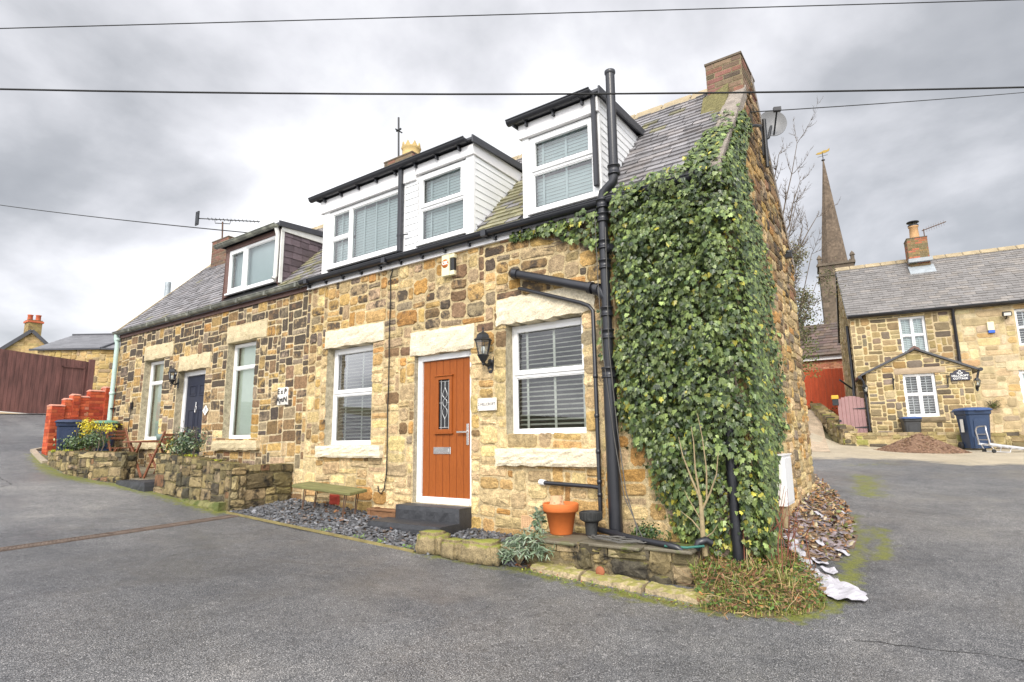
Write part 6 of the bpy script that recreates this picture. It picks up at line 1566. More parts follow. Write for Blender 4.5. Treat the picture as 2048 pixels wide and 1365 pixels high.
part(t, 'channel', mb, M['rubber'])

# ------------------------------------------------------------------ the cottage across the yard
rh = random.Random(77)
A0 = (1.25, 14.1, 1.0); TH = R(8.2)
HC = thing('stone_cottage', 'stone cottage with gabled porch and pink gate across the yard', 'house', A0, TH, off=(0, 0, 1.0))
hb = 2.4; hu0, hu1 = -2.42, 7.5
HH = [(-1.06, -.34, 4.05, 5.26), (1.90, 2.75, 4.08, 5.20), (1.76, 2.8, 1.6, 3.34)]
def P_main(u, v, d): return Vector((u, hb - d, v))
def pal_h(u, v):
    if u < .42: return pick(rh, [(1.3, (.33, .25, .12)), (1, (.40, .31, .17)), (1, (.25, .19, .11)), (.8, (.22, .18, .13)), (.4, (.14, .11, .08)), (.5, (.36, .24, .10))])
    return pick(rh, [(2, (.54, .44, .27)), (1.4, (.49, .38, .21)), (.8, (.42, .33, .20)), (.3, (.46, .31, .14)), (.3, (.34, .27, .18))])
mb = MB()
backing(mb, hu0, hu1, .9, 5.36, P_main, lambda u, v: (.60, .49, .28) if u < .42 else (.50, .40, .24), HH, .2, (.4, .36, .28))
stones(mb, hu0, .42, .95, 5.34, P_main, pal_h, rh, g=.07, holes=HH, inside=lambda u, v: not (-2.2 < u < .4 and v < 3.3), wr=(3, 7), hr=(2, 4), joint=(.012, .02), depth=(.008, .02), jitter=.3)
stones(mb, .42, 4.2, .95, 5.34, P_main, pal_h, rh, g=.08, holes=HH, wr=(3, 8), hr=(2, 4), joint=(.006, .014), depth=(.004, .014), jitter=.4)
hr_b, hr_z, he_b, he_z = 5.2, 7.84, 2.28, 5.44
P_side = lambda u, v, d: Vector((hu0 - d, hr_b * 2 - 2.4 - u, v))
mb.add([(hu0, 8.0, .9), (hu0, hb, .9), (hu0, hb, 5.4), (hu0, hr_b, hr_z - .06), (hu0, 8.0, 5.4)], [(0, 1, 2, 3, 4)], (.5, .4, .24))
stones(mb, 0, 5.6, .95, 7.7, P_side, lambda u, v: pick(rh, [(1, (.46, .36, .2)), (1, (.36, .28, .15)), (1, (.52, .42, .26))]), rh, g=.08, inside=lambda u, v: v < 5.4 + (2.8 - abs(u - 2.8)) * .86 - .05, wr=(2, 5), hr=(2, 4), joint=(.008, .016), depth=(.01, .03), jitter=.4)
part(HC, 'wall', mb, M['stone_far'])
# porch
pb = 1.2; p0, p1 = -2.24, .40; pa = -.90; pez, paz = 3.36, 4.0
def ptop(u): return pez + (paz - pez) * (1 - abs(u - (p0 + p1) / 2) / ((p1 - p0) / 2))
PH = [(-1.31, -.49, 2.0, 3.29)]
P_p = lambda u, v, d: Vector((u, pb - d, v))
mb = MB()
backing(mb, p0, p1, .9, pez, P_p, lambda u, v: (.62, .50, .28), PH, .16, (.4, .34, .24)); mb.add([(p0, pb, pez), (p1, pb, pez), ((p0 + p1) / 2, pb, paz)], [(0, 1, 2)], (.62, .50, .28))
mb.add([(p0, hb, .9), (p0, pb, .9), (p0, pb, pez), (p0, hb, pez)], [(0, 1, 2, 3)], (.6, .5, .3)); mb.add([(p1, pb, .9), (p1, hb, .9), (p1, hb, pez), (p1, pb, pez)], [(0, 1, 2, 3)], (.5, .42, .26))
stones(mb, p0, p1, .95, paz, P_p, pal_h, rh, g=.06, holes=PH + [(-1.50, -.22, 3.29, 3.47), (-1.4, -.4, 1.84, 2.0)], inside=lambda u, v: v < ptop(u) - .03, wr=(3, 7), hr=(2, 4), joint=(.010, .018), depth=(.01, .024), jitter=.3)
stones(mb, 0, hb - pb, .95, pez, lambda u, v, d: Vector((p0 - d, hb - u, v)), pal_h, rh, g=.06, wr=(2, 5), hr=(2, 4), joint=(.010, .016), depth=(.01, .024), jitter=.3)
pw = part(HC, 'porch', mb, M['stone_far'])
mb = rough_block(MB(), -1.50, -.22, pb - .03, pb + .1, 3.29, 3.47, rh, (10, 3), .004, wavy=.006); part(HC, 'lintel', mb, mat('porch_lintel', (.40, .31, .21), rough=.85, var=.15, bump=.2))
mb = rough_block(MB(), -1.42, -.38, pb - .05, pb + .1, 1.84, 1.985, rh, (10, 3), .006, wavy=.006); part(HC, 'sill', mb, mat('porch_sill', (.22, .17, .10), rough=.9, var=.3, bump=.3))
mb = MB(); ov = .16
pc = (p0 + p1) / 2; sl = (paz - pez) / ((p1 - p0) / 2)
for s in (-1, 1):
    e = pc + s * ((p1 - p0) / 2 + ov); ez = paz - sl * ((p1 - p0) / 2 + ov)
    q = [(e, pb - .10, ez), (pc, pb - .10, paz + .015), (pc, pb - .10, paz + .085), (e, pb - .10, ez + .07)]
    mb.prism(q, (0, hb - pb + .12, 0), (.06, .06, .063))
part(HC, 'porch_roof', mb, M['slate'], bevel=.006)
mb = MB(); mb.prism([(pc - .14, pb - .12, paz - .02), (pc, pb - .12, paz + .06), (pc + .14, pb - .12, paz - .02), (pc + .12, pb - .12, paz + .05), (pc, pb - .12, paz + .14), (pc - .12, pb - .12, paz + .05)], (0, hb - pb + .1, 0)); part(HC, 'ridge_tiles', mb, M['brownwood'])
mb = MB(); gl_ = p0 - ov - .03; gr_ = p1 + ov + .03; gz = paz - sl * ((p1 - p0) / 2 + ov) - .02
mb.tube([(gl_, pb - .14, gz), (gl_, hb - .02, gz)], .055, 8); mb.tube([(gr_, pb - .14, gz + .05), (gr_, hb - .02, gz + .05)], .055, 8)
mb.tube([(gl_ + .02, pb + .0, gz), (gl_ + .10, pb + .02, gz - .14), (gl_ + .12, pb + .02, 1.6)], .036, 8); mb.tube([(gr_ - .04, pb - .04, gz + .02), (gr_ - .1, pb - .03, gz - .22)], .03, 8); part(HC, 'gutter', mb, M['black'])
VS = dict(kind='slats', mat=M['upvc'], sp=.075, w=.06, tilt=R(28), tapes=(.5,), tw=.02)
window(HC, -1.31, -.49, 2.0, 3.29, pb + .06, [(0, .5, 0, .52), (.5, 1, 0, .52), (0, .5, .52, 1), (.5, 1, .52, 1)], M['upvc'], M['glass'], VS, room=.4, fw=.07)
VS2 = dict(kind='slats', mat=M['blind_cool'], sp=.06, w=.06, tilt=R(60), tapes=(.5,), tw=.02)
window(HC, -1.06, -.34, 4.05, 5.26, hb + .08, [(0, .5, 0, .5), (.5, 1, 0, .5), (0, .5, .5, 1), (.5, 1, .5, 1)], M['upvc'], M['glass'], VS2, room=.3, fw=.06)
window(HC, 1.90, 2.75, 4.08, 5.20, hb + .08, [(0, .5, 0, .5), (.5, 1, 0, .5), (0, .5, .5, 1), (.5, 1, .5, 1)], M['upvc'], M['glass'], VS, room=.4, fw=.06)
window(HC, 1.76, 2.8, 1.6, 3.34, hb + .06, [(0, 1, 0, 1)], M['upvc'], M['glass'], dict(kind='flat', mat=M['blind_cool']), room=.3, fw=.10)
mb = rough_block(MB(), 1.5, 3.0, hb - .03, hb + .1, 3.34, 3.62, rh, (10, 3), .004); part(HC, 'lintel', mb, M['lintel_old'])
# roof
he = Vector((0, hr_b - he_b, hr_z - he_z)); hl = he.length; hev = he.normalized()
mb = MB(); rz = random.Random(5)
def pal_hs(u, v):
    k = rz.uniform(.85, 1.18); c = (.20 * k, .188 * k, .178 * k)
    if rz.random() < .2: c = (.225 * k, .205 * k, .185 * k)
    return c
slates(mb, Vector((hu0 - .08, he_b, he_z)), Vector((1, 0, 0)), hev, hu1 - hu0, hl, rz, pal_hs, w=.31, ex=.16, t=.02)
a = [(hu0 - .08, he_b, he_z - .004), (hu1, he_b, he_z - .004), (hu1, hr_b, hr_z - .004), (hu0 - .08, hr_b, hr_z - .004), (hu0 - .08, 8.1, he_z), (hu1, 8.1, he_z)]
mb.add(a + [(p[0], p[1], p[2] - .1) for p in a], [(0, 1, 2, 3), (3, 2, 5, 4), (0, 6, 7, 1), (6, 9, 8, 7), (9, 10, 11, 8), (0, 3, 9, 6), (3, 4, 10, 9), (1, 7, 8, 2)], (.05, .05, .05))
part(HC, 'roof', mb, M['slate'])
mb = MB(); x = hu0 - .1
while x < hu1: mb.prism([(x + .006, hr_b - .2, hr_z - .12), (x + .006, hr_b, hr_z + .07), (x + .006, hr_b + .2, hr_z - .12)][::-1], (.49, 0, 0)); x += .5
part(HC, 'ridge_tiles', mb, M['ridge'], bevel=.02)
mb = gutter(MB(), hu0 - .06, hu1, he_b - .07, he_z - .02, .07); mb.tube([(.39, he_b - .05, he_z - .06), (.39, hb - .06, he_z - .25), (.39, hb - .06, 3.3)], .045, 8); part(HC, 'gutter', mb, M['black'])
cm = chimney(HC, -.19, .42, 4.55, 5.15, 7.2, 8.47, [(2, (.36, .13, .07)), (1, (.26, .17, .08)), (.8, (.18, .14, .07))], bh=.075)
mb = MB(); mb.lathe([(.17, 0), (.19, .02), (.15, .1), (.135, .44), (.16, .46), (.165, .52), (.13, .52)], (.10, 4.8, 8.48), 16); part(HC, 'chimney_pot', mb, M['claypot'], sub=cm)
mb = MB(); mb.lathe([(0, .10), (.19, .06), (.2, .03), (0, .03)], (.10, 4.8, 9.10), 16); mb.lathe([(.17, 0), (.17, .04), (.12, .04)], (.10, 4.8, 8.99), 16)
for k in range(4): aa = k * math.pi / 2; mb.tube([(.10 + .12 * math.cos(aa), 4.8 + .12 * math.sin(aa), 9.0), (.10 + .12 * math.cos(aa), 4.8 + .12 * math.sin(aa), 9.14)], .012, 5)
part(HC, 'cowl', mb, M['iron'], sub=cm)
mb = MB(); mb.box(-.24, .47, 4.36, 4.56, 7.55, 7.68); mb.prism([(-.26, 4.25, hr_z - .78), (.50, 4.25, hr_z - .78), (.50, 4.58, hr_z - .44), (-.26, 4.58, hr_z - .44)], (0, 0, .05)); part(HC, 'lead_flashing', mb, mat('lead_flashing', (.33, .36, .38), rough=.5, var=.15, bump=.1), sub=cm)
def hloc(u, b, z):
    return (A0[0] + u * math.cos(TH) - b * math.sin(TH), A0[1] + u * math.sin(TH) + b * math.cos(TH), z)
def hthing(name, label, cat, u, b, z, group=None): return thing(name, label, cat, hloc(u, b, z), TH, group, off=(u, b, z))
t = hthing('tv_aerial', 'small aerial on the brick chimney of the far cottage', 'aerial', .36, 4.6, 8.5)
mb = MB(); mb.tube([(.36, 4.6, 8.4), (.36, 4.6, 8.78)], .016, 6); mb.tube([(.30, 4.6, 8.72), (1.02, 4.5, 8.90)], .016, 6)
for k in range(8): f = .2 + k * .1; mb.bar((.3 + .72 * f, 4.6 - .1 * f - .02, 8.72 + .18 * f - .12), (.3 + .72 * f, 4.6 - .1 * f + .02, 8.72 + .18 * f + .10), .006, .006)
part(t, 'antenna', mb, M['rust'])
# sign, lanterns, brackets, alarm, floodlight
t = hthing('house_sign', 'dark arched house sign with white lettering on the porch wall', 'sign', .1, pb, 3.03)
pts = [(-.13, 3.02), (.33, 3.02), (.33, 3.25), (.27, 3.26), (.20, 3.32), (.10, 3.35), (0, 3.32), (-.07, 3.26), (-.13, 3.25)]
mb = MB(); mb.prism([(a, pb - .035, b) for a, b in pts][::-1], (0, -.02, 0)); part(t, 'board', mb, mat('sign_slate', (.03, .03, .045), rough=.5, bump=.05), bevel=.004)
put_text(t, "HILLCROFT", .078, (.10, pb - .058, 3.155), M['whiteprint'], bold=.002); put_text(t, "COTTAGE", .075, (.10, pb - .058, 3.075), M['whiteprint'], bold=.002)
mb = MB()
for (a, b, q) in ((.10, 3.285, .03), (.055, 3.235, .026), (.145, 3.235, .026)): mb.lathe([(q, 0), (q, .004), (q * .5, .004)], (a, pb - .055, b), 14, axis='y')
mb.box(.06, .14, pb - .059, pb - .055, 3.205, 3.22); part(t, 'emblem', mb, M['whiteprint'])
def hlant(label, u, b, z, s, extra): 
    l = lantern(label, hloc(u, b, z), s, TH + extra)
hlant('small black lantern on the right corner of the far porch', .47, pb + .02, 2.72, .72, 0)
hlant('small black lantern on the left corner of the far porch', -2.26, pb + .1, 2.68, .72, R(-25))
for u, lb in ((-1.56, 'black iron basket bracket left of the porch window'), (-.21, 'black iron basket bracket right of the porch window')):
    t = hthing('basket_bracket', lb, 'bracket', u, pb, 2.9, 'basket brackets on the porch')
    mb = MB(); mb.box(u - .012, u + .012, pb - .045, pb - .025, 2.84, 3.2); mb.tube([(u, pb - .04, 3.14), (u, pb - .30, 3.16), (u, pb - .34, 3.12), (u, pb - .31, 3.10)], .009, 6); mb.tube([(u, pb - .04, 2.9), (u, pb - .12, 3.02), (u, pb - .24, 3.15)], .008, 6); part(t, 'arm', mb, M['iron'])
t = hthing('alarm_box', 'cream alarm box with a blue base on the far cottage', 'alarm box', 1.28, hb, 4.54)
mb = MB(); mb.box(1.19, 1.36, hb - .08, hb, 4.60, 4.86); part(t, 'case', mb, M['cream'], bevel=.01)
mb = MB(); mb.box(1.20, 1.36, hb - .085, hb, 4.51, 4.60); part(t, 'lens', mb, M['blueglow'], bevel=.01)
t = hthing('floodlight', 'black floodlight under the eaves of the far cottage', 'floodlight', 1.68, hb, 4.9)
mb = MB(); mb.obox((1.68, hb - .16, 5.05), (.11, 0, 0), (0, .05, .02), (0, -.02, .06)); mb.tube([(1.68, hb, 4.92), (1.68, hb - .1, 4.94), (1.68, hb - .14, 5.0)], .02, 6); part(t, 'lamp', mb, M['iron'], bevel=.008)
mb = MB(); mb.obox((1.68, hb - .215, 5.03), (.085, 0, 0), (0, .004, .002), (0, -.015, .042)); part(t, 'pane', mb, M['plaque'])
t = hthing('wall_plant', 'small green plant growing out of the far wall above the blue bin', 'plant', 1.05, hb, 2.2)
mb = MB(); blob_leaves(mb, rh, (1.05, hb - .10, 2.33), (.30, .12, .17), 330, (.03, .07), [(2, (.10, .14, .04)), (1, (.16, .19, .07)), (1, (.06, .09, .03))], LEAF_LONG, .1, .4); part(t, 'foliage', mb, M['dull'])
mb = MB()
for k in range(7): mb.tube([(1.05, hb, 2.2), (1.05 + rh.gauss(0, .1), hb - .08, 2.33), (1.05 + rh.gauss(0, .2), hb - .12, 2.45)], .008, 5)
part(t, 'stem', mb, M['bark'])
# gate
t = hthing('garden_gate', 'pink boarded gate with an arched top left of the far porch', 'gate', -2.74, pb + .1, 1.5)
mb = MB(); g0, g1 = -3.10, -2.36
for k in range(7):
    a, b = g0 + (g1 - g0) * k / 7, g0 + (g1 - g0) * (k + 1) / 7 - .006; m = (a + b) / 2; zt = 2.60 + .10 * (1 - ((m - (g0 + g1) / 2) / .37) ** 2)
    mb.prism([(a, pb + .10, 1.50), (b, pb + .10, 1.50), (b, pb + .10, zt - .004), (a, pb + .10, zt)], (0, .03, 0))
part(t, 'boards', mb, M['gatepink'], bevel=.003)
for z in (1.72, 2.30):
    mb = MB(); mb.prism([(g1 + .01, pb + .095, z - .028), (g1 + .01, pb + .095, z + .028), (g1 - .34, pb + .095, z + .004), (g1 - .34, pb + .095, z - .004)], (0, -.012, 0)); part(t, 'hinge', mb, M['iron'])
mb = MB(); mb.box(g0 - .02, g0 + .06, pb + .08, pb + .1, 1.9, 1.96); part(t, 'latch', mb, M['iron'])
mb = MB(); mb.box(-3.26, -3.06, pb + .0, pb + .16, 2.62, 2.74); mb2 = MB(); mb2.box(-3.24, -3.07, pb + .02, pb + .14, 2.42, 2.62)
t = hthing('post_box', 'small dark box with a yellow top beside the pink gate', 'box', -3.16, pb + .1, 2.42); part(t, 'lid', mb, M['yellowpost'], bevel=.01); part(t, 'case', mb2, M['iron'], bevel=.006)
mb = MB(); mb.tube([(hu0 - .06, hb + .5, 5.2), (hu0 - .06, hb + .5, 3.2), (hu0 - .1, hb + .2, 2.9), (hu0 - .10, hb + .2, 1.6)], .05, 8); mb.tube([(hu0 - .08, hb + .5, 3.0), (hu0 - .5, hb - .2, 3.3)], .03, 6); part(HC, 'downpipe', mb, M['black'])
# low walls in front of it
def hxy(u, b): p = hloc(u, b, 0); return (p[0], p[1])
t = thing('garden_wall', 'low stone wall running behind the wood chip heap and the blue bin', 'wall', hloc(0, .5, 1.0))
def pal_low(u, v): return pick(rh, [(1.2, (.32, .25, .12)), (1, (.40, .32, .18)), (.8, (.22, .17, .09)), (.4, (.12, .10, .07)), (.4, (.27, .26, .08))])
rubble(t, [hxy(-3.05, .40), hxy(-.2, .42)], hgt, [1.52, 1.52], .3, rh, pal_low, (.46, .38, .2), g=.06, m='stone_far'); rubble(t, [hxy(-.2, .55), hxy(4.0, .60)], hgt, [1.46, 1.54], .3, rh, pal_low, (.40, .33, .18), g=.06, m='stone_far', name='wall_section')
t = thing('garden_wall', 'stepped stone wall climbing beside the gravel path', 'wall', hloc(-3.4, 2.0, 1.2))
hw = [hxy(-3.05, .5), hxy(-3.35, 2.2), hxy(-3.65, 4.5), hxy(-3.8, 7.5)]
rubble(t, hw, hgt, [1.62, 2.0, 2.45, 2.8], .35, rh, pal_low, (.34, .28, .15), g=.07, m='stone_far', side=-1)
mb = MB(); c = [hxy(-3.0, .7), hxy(7, .75), hxy(7, 2.5), hxy(-2.4, 2.5), hxy(-3.2, 8.0), hxy(-3.5, 8.0)]
mb.add([(p[0], p[1], 1.14) for p in c], [tuple(range(len(c)))]); mb.v = [(x, y, z) for x, y, z in mb.v]; struct('cottage_yard', mb, mat('yard_gravel', (.33, .27, .17), rough=.95, var=.3, vscale=8, bump=.4, fine=.3))
# gravel path between the houses
mb = MB()
n_ = 26
for k in range(n_):
    y0, y1 = 11.1 + k * .45, 11.1 + (k + 1) * .45; xa = lambda y: -5.2 - .06 * (y - 11); xb = lambda y: -1.9 - .14 * (y - 11)
    for j in range(6):
        q = []
        for (yy, f) in ((y0, j / 6), (y0, (j + 1) / 6), (y1, (j + 1) / 6), (y1, j / 6)): x = xa(yy) + (xb(yy) - xa(yy)) * f; q.append((x, yy, hgt(x, yy) + .012))
        mb.add(q, [(0, 1, 2, 3)], (1, 1, 1), True)
struct('gravel_path', mb, mat('pea_gravel', (.46, .36, .25), rough=.9, var=.3, vscale=3, bump=.8, bscale=40, fine=.45, fscale=34))
# bins, heap, trolley
bin_('tall blue wheelie bin in front of the low wall of the far cottage', hloc(.02, .02, hgt(*hxy(.02, .02)) + .004), TH + R(14), 'bluebin', 'bluelid', 1.06, 'bins at the far cottage', sticker=True)
bin_('charcoal wheelie bin with a blue lid below the porch window', hloc(-1.28, .92, 1.142), TH + R(4), 'darkbin', 'bluelid', .80, 'bins at the far cottage')
mb = MB(); hx, hy = .02, 12.75; NR, NA = 12, 40; base = len(mb.v)
for i in range(NR + 1):
    for k in range(NA):
        q = i / NR; a = 2 * math.pi * k / NA; x, y = hx + 1.0 * q * math.cos(a) * (1 + .08 * math.sin(3 * a)), hy + .62 * q * math.sin(a)
        z = hgt(x, y) + .50 * max(0, (1 - q) ** 1.05) * (1 + .15 * mnoise.noise(Vector((x * 3, y * 3, 1)))) + .02 * mnoise.noise(Vector((x * 12, y * 12, 3))) - (.01 if i == NR else 0)
        mb.v.append((x, y, z))
for i in range(NR):
    for k in range(NA): mb.f.append((base + i * NA + k, base + i * NA + (k + 1) % NA, base + (i + 1) * NA + (k + 1) % NA, base + (i + 1) * NA + k)); mb.c.append((.20, .12, .075)); mb.sm.append(True)
t = thing('wood_chip_heap', 'heap of reddish brown wood chips on the pale yard', 'heap', (hx, hy, 1.0)); part(t, 'heap', mb, M['mulch'])
mb = MB()
for k in range(1500):
    a, q = rh.uniform(0, 6.283), math.sqrt(rh.random()) * 1.04; x, y = hx + 1.0 * q * math.cos(a) * (1 + .08 * math.sin(3 * a)), hy + .62 * q * math.sin(a); z = hgt(x, y) + .50 * max(0, (1 - q)) ** 1.05
    chip(mb, rh, (x, y, z), rh.uniform(.012, .035), pick(rh, [(1, (.26, .15, .09)), (1, (.17, .095, .06)), (.6, (.36, .24, .15))]), .3)
o = part(t, 'wood_chips', mb, M['mulch']); o['kind'] = 'stuff'
t = thing('trolley', 'aluminium platform trolley with a looped handle lying by the blue bin', 'trolley', (1.75, 13.1, 1.0))
T0 = Vector((1.33, 12.98, hgt(1.33, 12.98))); dx = Vector((.90, .40, -.05)).normalized(); dyv = Vector((-.40, .90, 0)).normalized() * -1
def tp(a, b, c): return T0 + dx * a + dyv * b + Vector((0, 0, c))
mb = MB(); mb.tube([tp(.02, .22, .22), tp(-.02, .22, .55), tp(0, .19, .64), tp(.03, .12, .66), tp(.03, -.12, .66), tp(0, -.19, .64), tp(-.02, -.22, .55), tp(.02, -.22, .22)], .018, 8)
for z in (.32, .46): mb.tube([tp(.0, -.22, z), tp(.0, .22, z)], .011, 6)
part(t, 'handle', mb, M['alu'])
mb = MB()
for s in (-.22, .22): mb.bar(tp(0, s, .22), tp(1.35, s, .08), .045, .05)
for k in range(9): mb.bar(tp(.1 + k * .15, -.22, .21 - .0155 * k), tp(.1 + k * .15, .22, .21 - .0155 * k), .06, .02)
mb.tube([tp(.05, -.2, .2), tp(.12, -.2, .03), tp(.45, -.2, .03), tp(.5, -.2, .17)], .014, 6); mb.tube([tp(.05, .2, .2), tp(.12, .2, .03), tp(.45, .2, .03), tp(.5, .2, .17)], .014, 6)
part(t, 'deck', mb, M['alu'], bevel=.002)
for s in (-.2, .2):
    mb = MB(); c = tp(.10, s, .045); mb.tube([c - dyv * .015, c + dyv * .015], .045, 12); part(t, 'wheel', mb, M['rubber'])

# ------------------------------------------------------------------ church and things behind the houses
def P3(x, y, d): return CAM + (cf + cr * ((x - 1024) / 1144.6) - cu * ((y - 682.5) / 1144.6)) * d
ch = thing('church', 'tall grey-brown church spire with a gilded vane', 'church', (-8.7, 105.0, 1.0))
cx, cy = -8.70, 105.03; mb = MB(); rcx = random.Random(9)
def spire_ring(z, r): return [(cx + r * math.cos(math.pi / 8 + k * math.pi / 4), cy + r * math.sin(math.pi / 8 + k * math.pi / 4), z) for k in range(8)]
NZ = 60; z0s, z1s = 30.3, 50.2
for i in range(NZ):
    a, b = i / NZ, (i + 1) / NZ; ra, rb_ = 2.1 * (1 - a) + .10, 2.1 * (1 - b) + .10; A_, B_ = spire_ring(z0s + (z1s - z0s) * a, ra), spire_ring(z0s + (z1s - z0s) * b, rb_)
    for k in range(8):
        nk = max(1, int(6 * (1 - a))); 
        for q in range(nk):
            f, g = q / nk, (q + 1) / nk; L_ = lambda P, Q, t: tuple(P[m] + (Q[m] - P[m]) * t for m in range(3)); s = rcx.uniform(.75, 1.2)
            mb.add([L_(A_[k], A_[(k + 1) % 8], f), L_(A_[k], A_[(k + 1) % 8], g), L_(B_[k], B_[(k + 1) % 8], g), L_(B_[k], B_[(k + 1) % 8], f)], [(0, 1, 2, 3)], (.135 * s, .10 * s, .07 * s))
part(ch, 'spire', mb, M['church'])
mb = MB(); tw = 2.6; ang = R(8)
def tq(a, b, z): return (cx + .05 + a * math.cos(ang) - b * math.sin(ang), cy + a * math.sin(ang) + b * math.cos(ang), z)
for z in [1.0 + .75 * i for i in range(39)]:
    for (p, q) in (((-tw, -tw), (tw, -tw)), ((tw, -tw), (tw, tw)), ((tw, tw), (-tw, tw)), ((-tw, tw), (-tw, -tw))):
        for j in range(6):
            f, g = j / 6, (j + 1) / 6; s = rcx.uniform(.75, 1.2); A_ = (p[0] + (q[0] - p[0]) * f, p[1] + (q[1] - p[1]) * f); B_ = (p[0] + (q[0] - p[0]) * g, p[1] + (q[1] - p[1]) * g)
            mb.add([tq(*A_, z), tq(*B_, z), tq(*B_, z + .75), tq(*A_, z + .75)], [(0, 1, 2, 3)], (.125 * s, .095 * s, .068 * s))
mb.add([tq(-tw, -tw, 30.2), tq(tw, -tw, 30.2), tq(tw, tw, 30.2), tq(-tw, tw, 30.2)], [(0, 1, 2, 3)], (.16, .13, .1))
for e in (28.2, 30.0):
    c8 = [tq(-tw - .2, -tw - .2, e), tq(tw + .2, -tw - .2, e), tq(tw + .2, tw + .2, e), tq(-tw - .2, tw + .2, e)]; mb.prism(c8, (0, 0, .4), (.12, .095, .07))
for sx_ in (-1, 1):
    for sy_ in (-1, 1): c = tq(sx_ * (tw - .15), sy_ * (tw - .15), 30.4); mb.lathe([(.30, 0), (.30, .9), (.45, .9), (.30, 1.3), (0, 1.7)], c, 6, (.12, .095, .07), smooth=False)
part(ch, 'tower', mb, M['church'])
mb = MB(); mb.lathe([(.28, 0), (.3, .15), (.15, .25), (.06, .3), (.05, 1.6), (0, 1.6)], (cx, cy, 50.1), 8); mb.bar((cx - .8, cy, 51.0), (cx + .8, cy, 51.0), .06, .06); mb.bar((cx, cy - .8, 51.0), (cx, cy + .8, 51.0), .06, .06); part(ch, 'vane_post', mb, M['iron'])
mb = MB(); mb.prism([(cx - 1.1, cy, 51.6), (cx - .6, cy, 51.45), (cx + .5, cy, 51.5), (cx + 1.1, cy, 51.7), (cx + 1.2, cy, 52.2), (cx + .8, cy, 51.95), (cx + .2, cy, 52.0), (cx - .3, cy, 51.8), (cx - .7, cy, 51.85)], (0, .1, 0)); part(ch, 'weather_vane', mb, M['gold'])
# brick outbuilding and red fence at the top of the path
t = thing('brick_outbuilding', 'brick outbuilding with a brown tiled roof behind the red fence', 'outbuilding', (-3.4, 25.5, 2.3))
mb = MB(); mb.box(-6.5, -2.3, 24.6, 30, 2.0, 5.05, (.45, .26, .16)); bricks(mb, -6.5, -2.3, 2.2, 5.05, lambda u, v, d: Vector((u, 24.6 - d, v)), brick_pal([(1, (.42, .16, .09)), (1, (.46, .22, .12)), (.6, (.36, .13, .08))]), rh, .225, .075); part(t, 'wall', mb, M['brick'])
mb = MB(); mb.box(-6.7, -2.2, 24.45, 24.58, 5.0, 5.22); part(t, 'fascia', mb, M['fascia'])
mb = MB(); ev = Vector((0, 2.6, 1.9)).normalized(); slates(mb, Vector((-6.8, 24.3, 5.2)), Vector((1, 0, 0)), ev, 4.7, 3.3, rz, lambda u, v: pick(rz, [(1, (.13, .09, .07)), (1, (.105, .08, .065))]), w=.3, ex=.28, t=.03)
mb.add([(-6.8, 24.3, 5.19), (-2.1, 24.3, 5.19), (-2.1, 26.9, 7.09), (-6.8, 26.9, 7.09)], [(0, 1, 2, 3)], (.05, .04, .035)); mb.add([(-2.1, 24.3, 5.19), (-2.1, 26.9, 7.09), (-2.1, 29.6, 5.19)], [(0, 2, 1)], (.3, .15, .1)); part(t, 'roof', mb, M['tile'])
mb = MB(); mb.prism([(-2.1, 24.2, 5.1), (-2.1, 26.9, 7.07), (-2.1, 26.9, 7.25), (-2.1, 24.2, 5.3)], (.08, 0, 0)); part(t, 'barge_board', mb, mat('salmon_paint', (.50, .24, .17), rough=.6, bump=.05))
t = thing('wooden_fence', 'bright red boarded fence at the top of the gravel path', 'fence', (-3.3, 22.6, 2.3))
mb = MB(); x = -5.2; k = 0
while x < -2.45: zt = 4.45 - .20 * (x + 4.1) * .3; mb.box(x, x + .135, 22.5 + (k % 2) * .015, 22.53 + (k % 2) * .015, 2.2, 4.36 + rh.uniform(-.01, .01)); x += .14; k += 1
part(t, 'boards', mb, M['fencered'])
mb = MB(); mb.box(-5.2, -2.4, 22.55, 22.6, 2.7, 2.8); mb.box(-5.2, -2.4, 22.55, 22.6, 4.0, 4.1); part(t, 'rail', mb, M['fencered'])
t = thing('hedge_bank', 'rough dark stone and plant bank at the foot of the red fence', 'bank', (-3.6, 20.5, 2.0))
mb = MB(); blob_leaves(mb, rh, (-3.9, 20.9, 2.45), (1.1, .8, .42), 900, (.06, .13), GREENS + [(1, (.20, .14, .06))], LEAF_OVAL, .2, .5); part(t, 'foliage', mb, M['dull'])

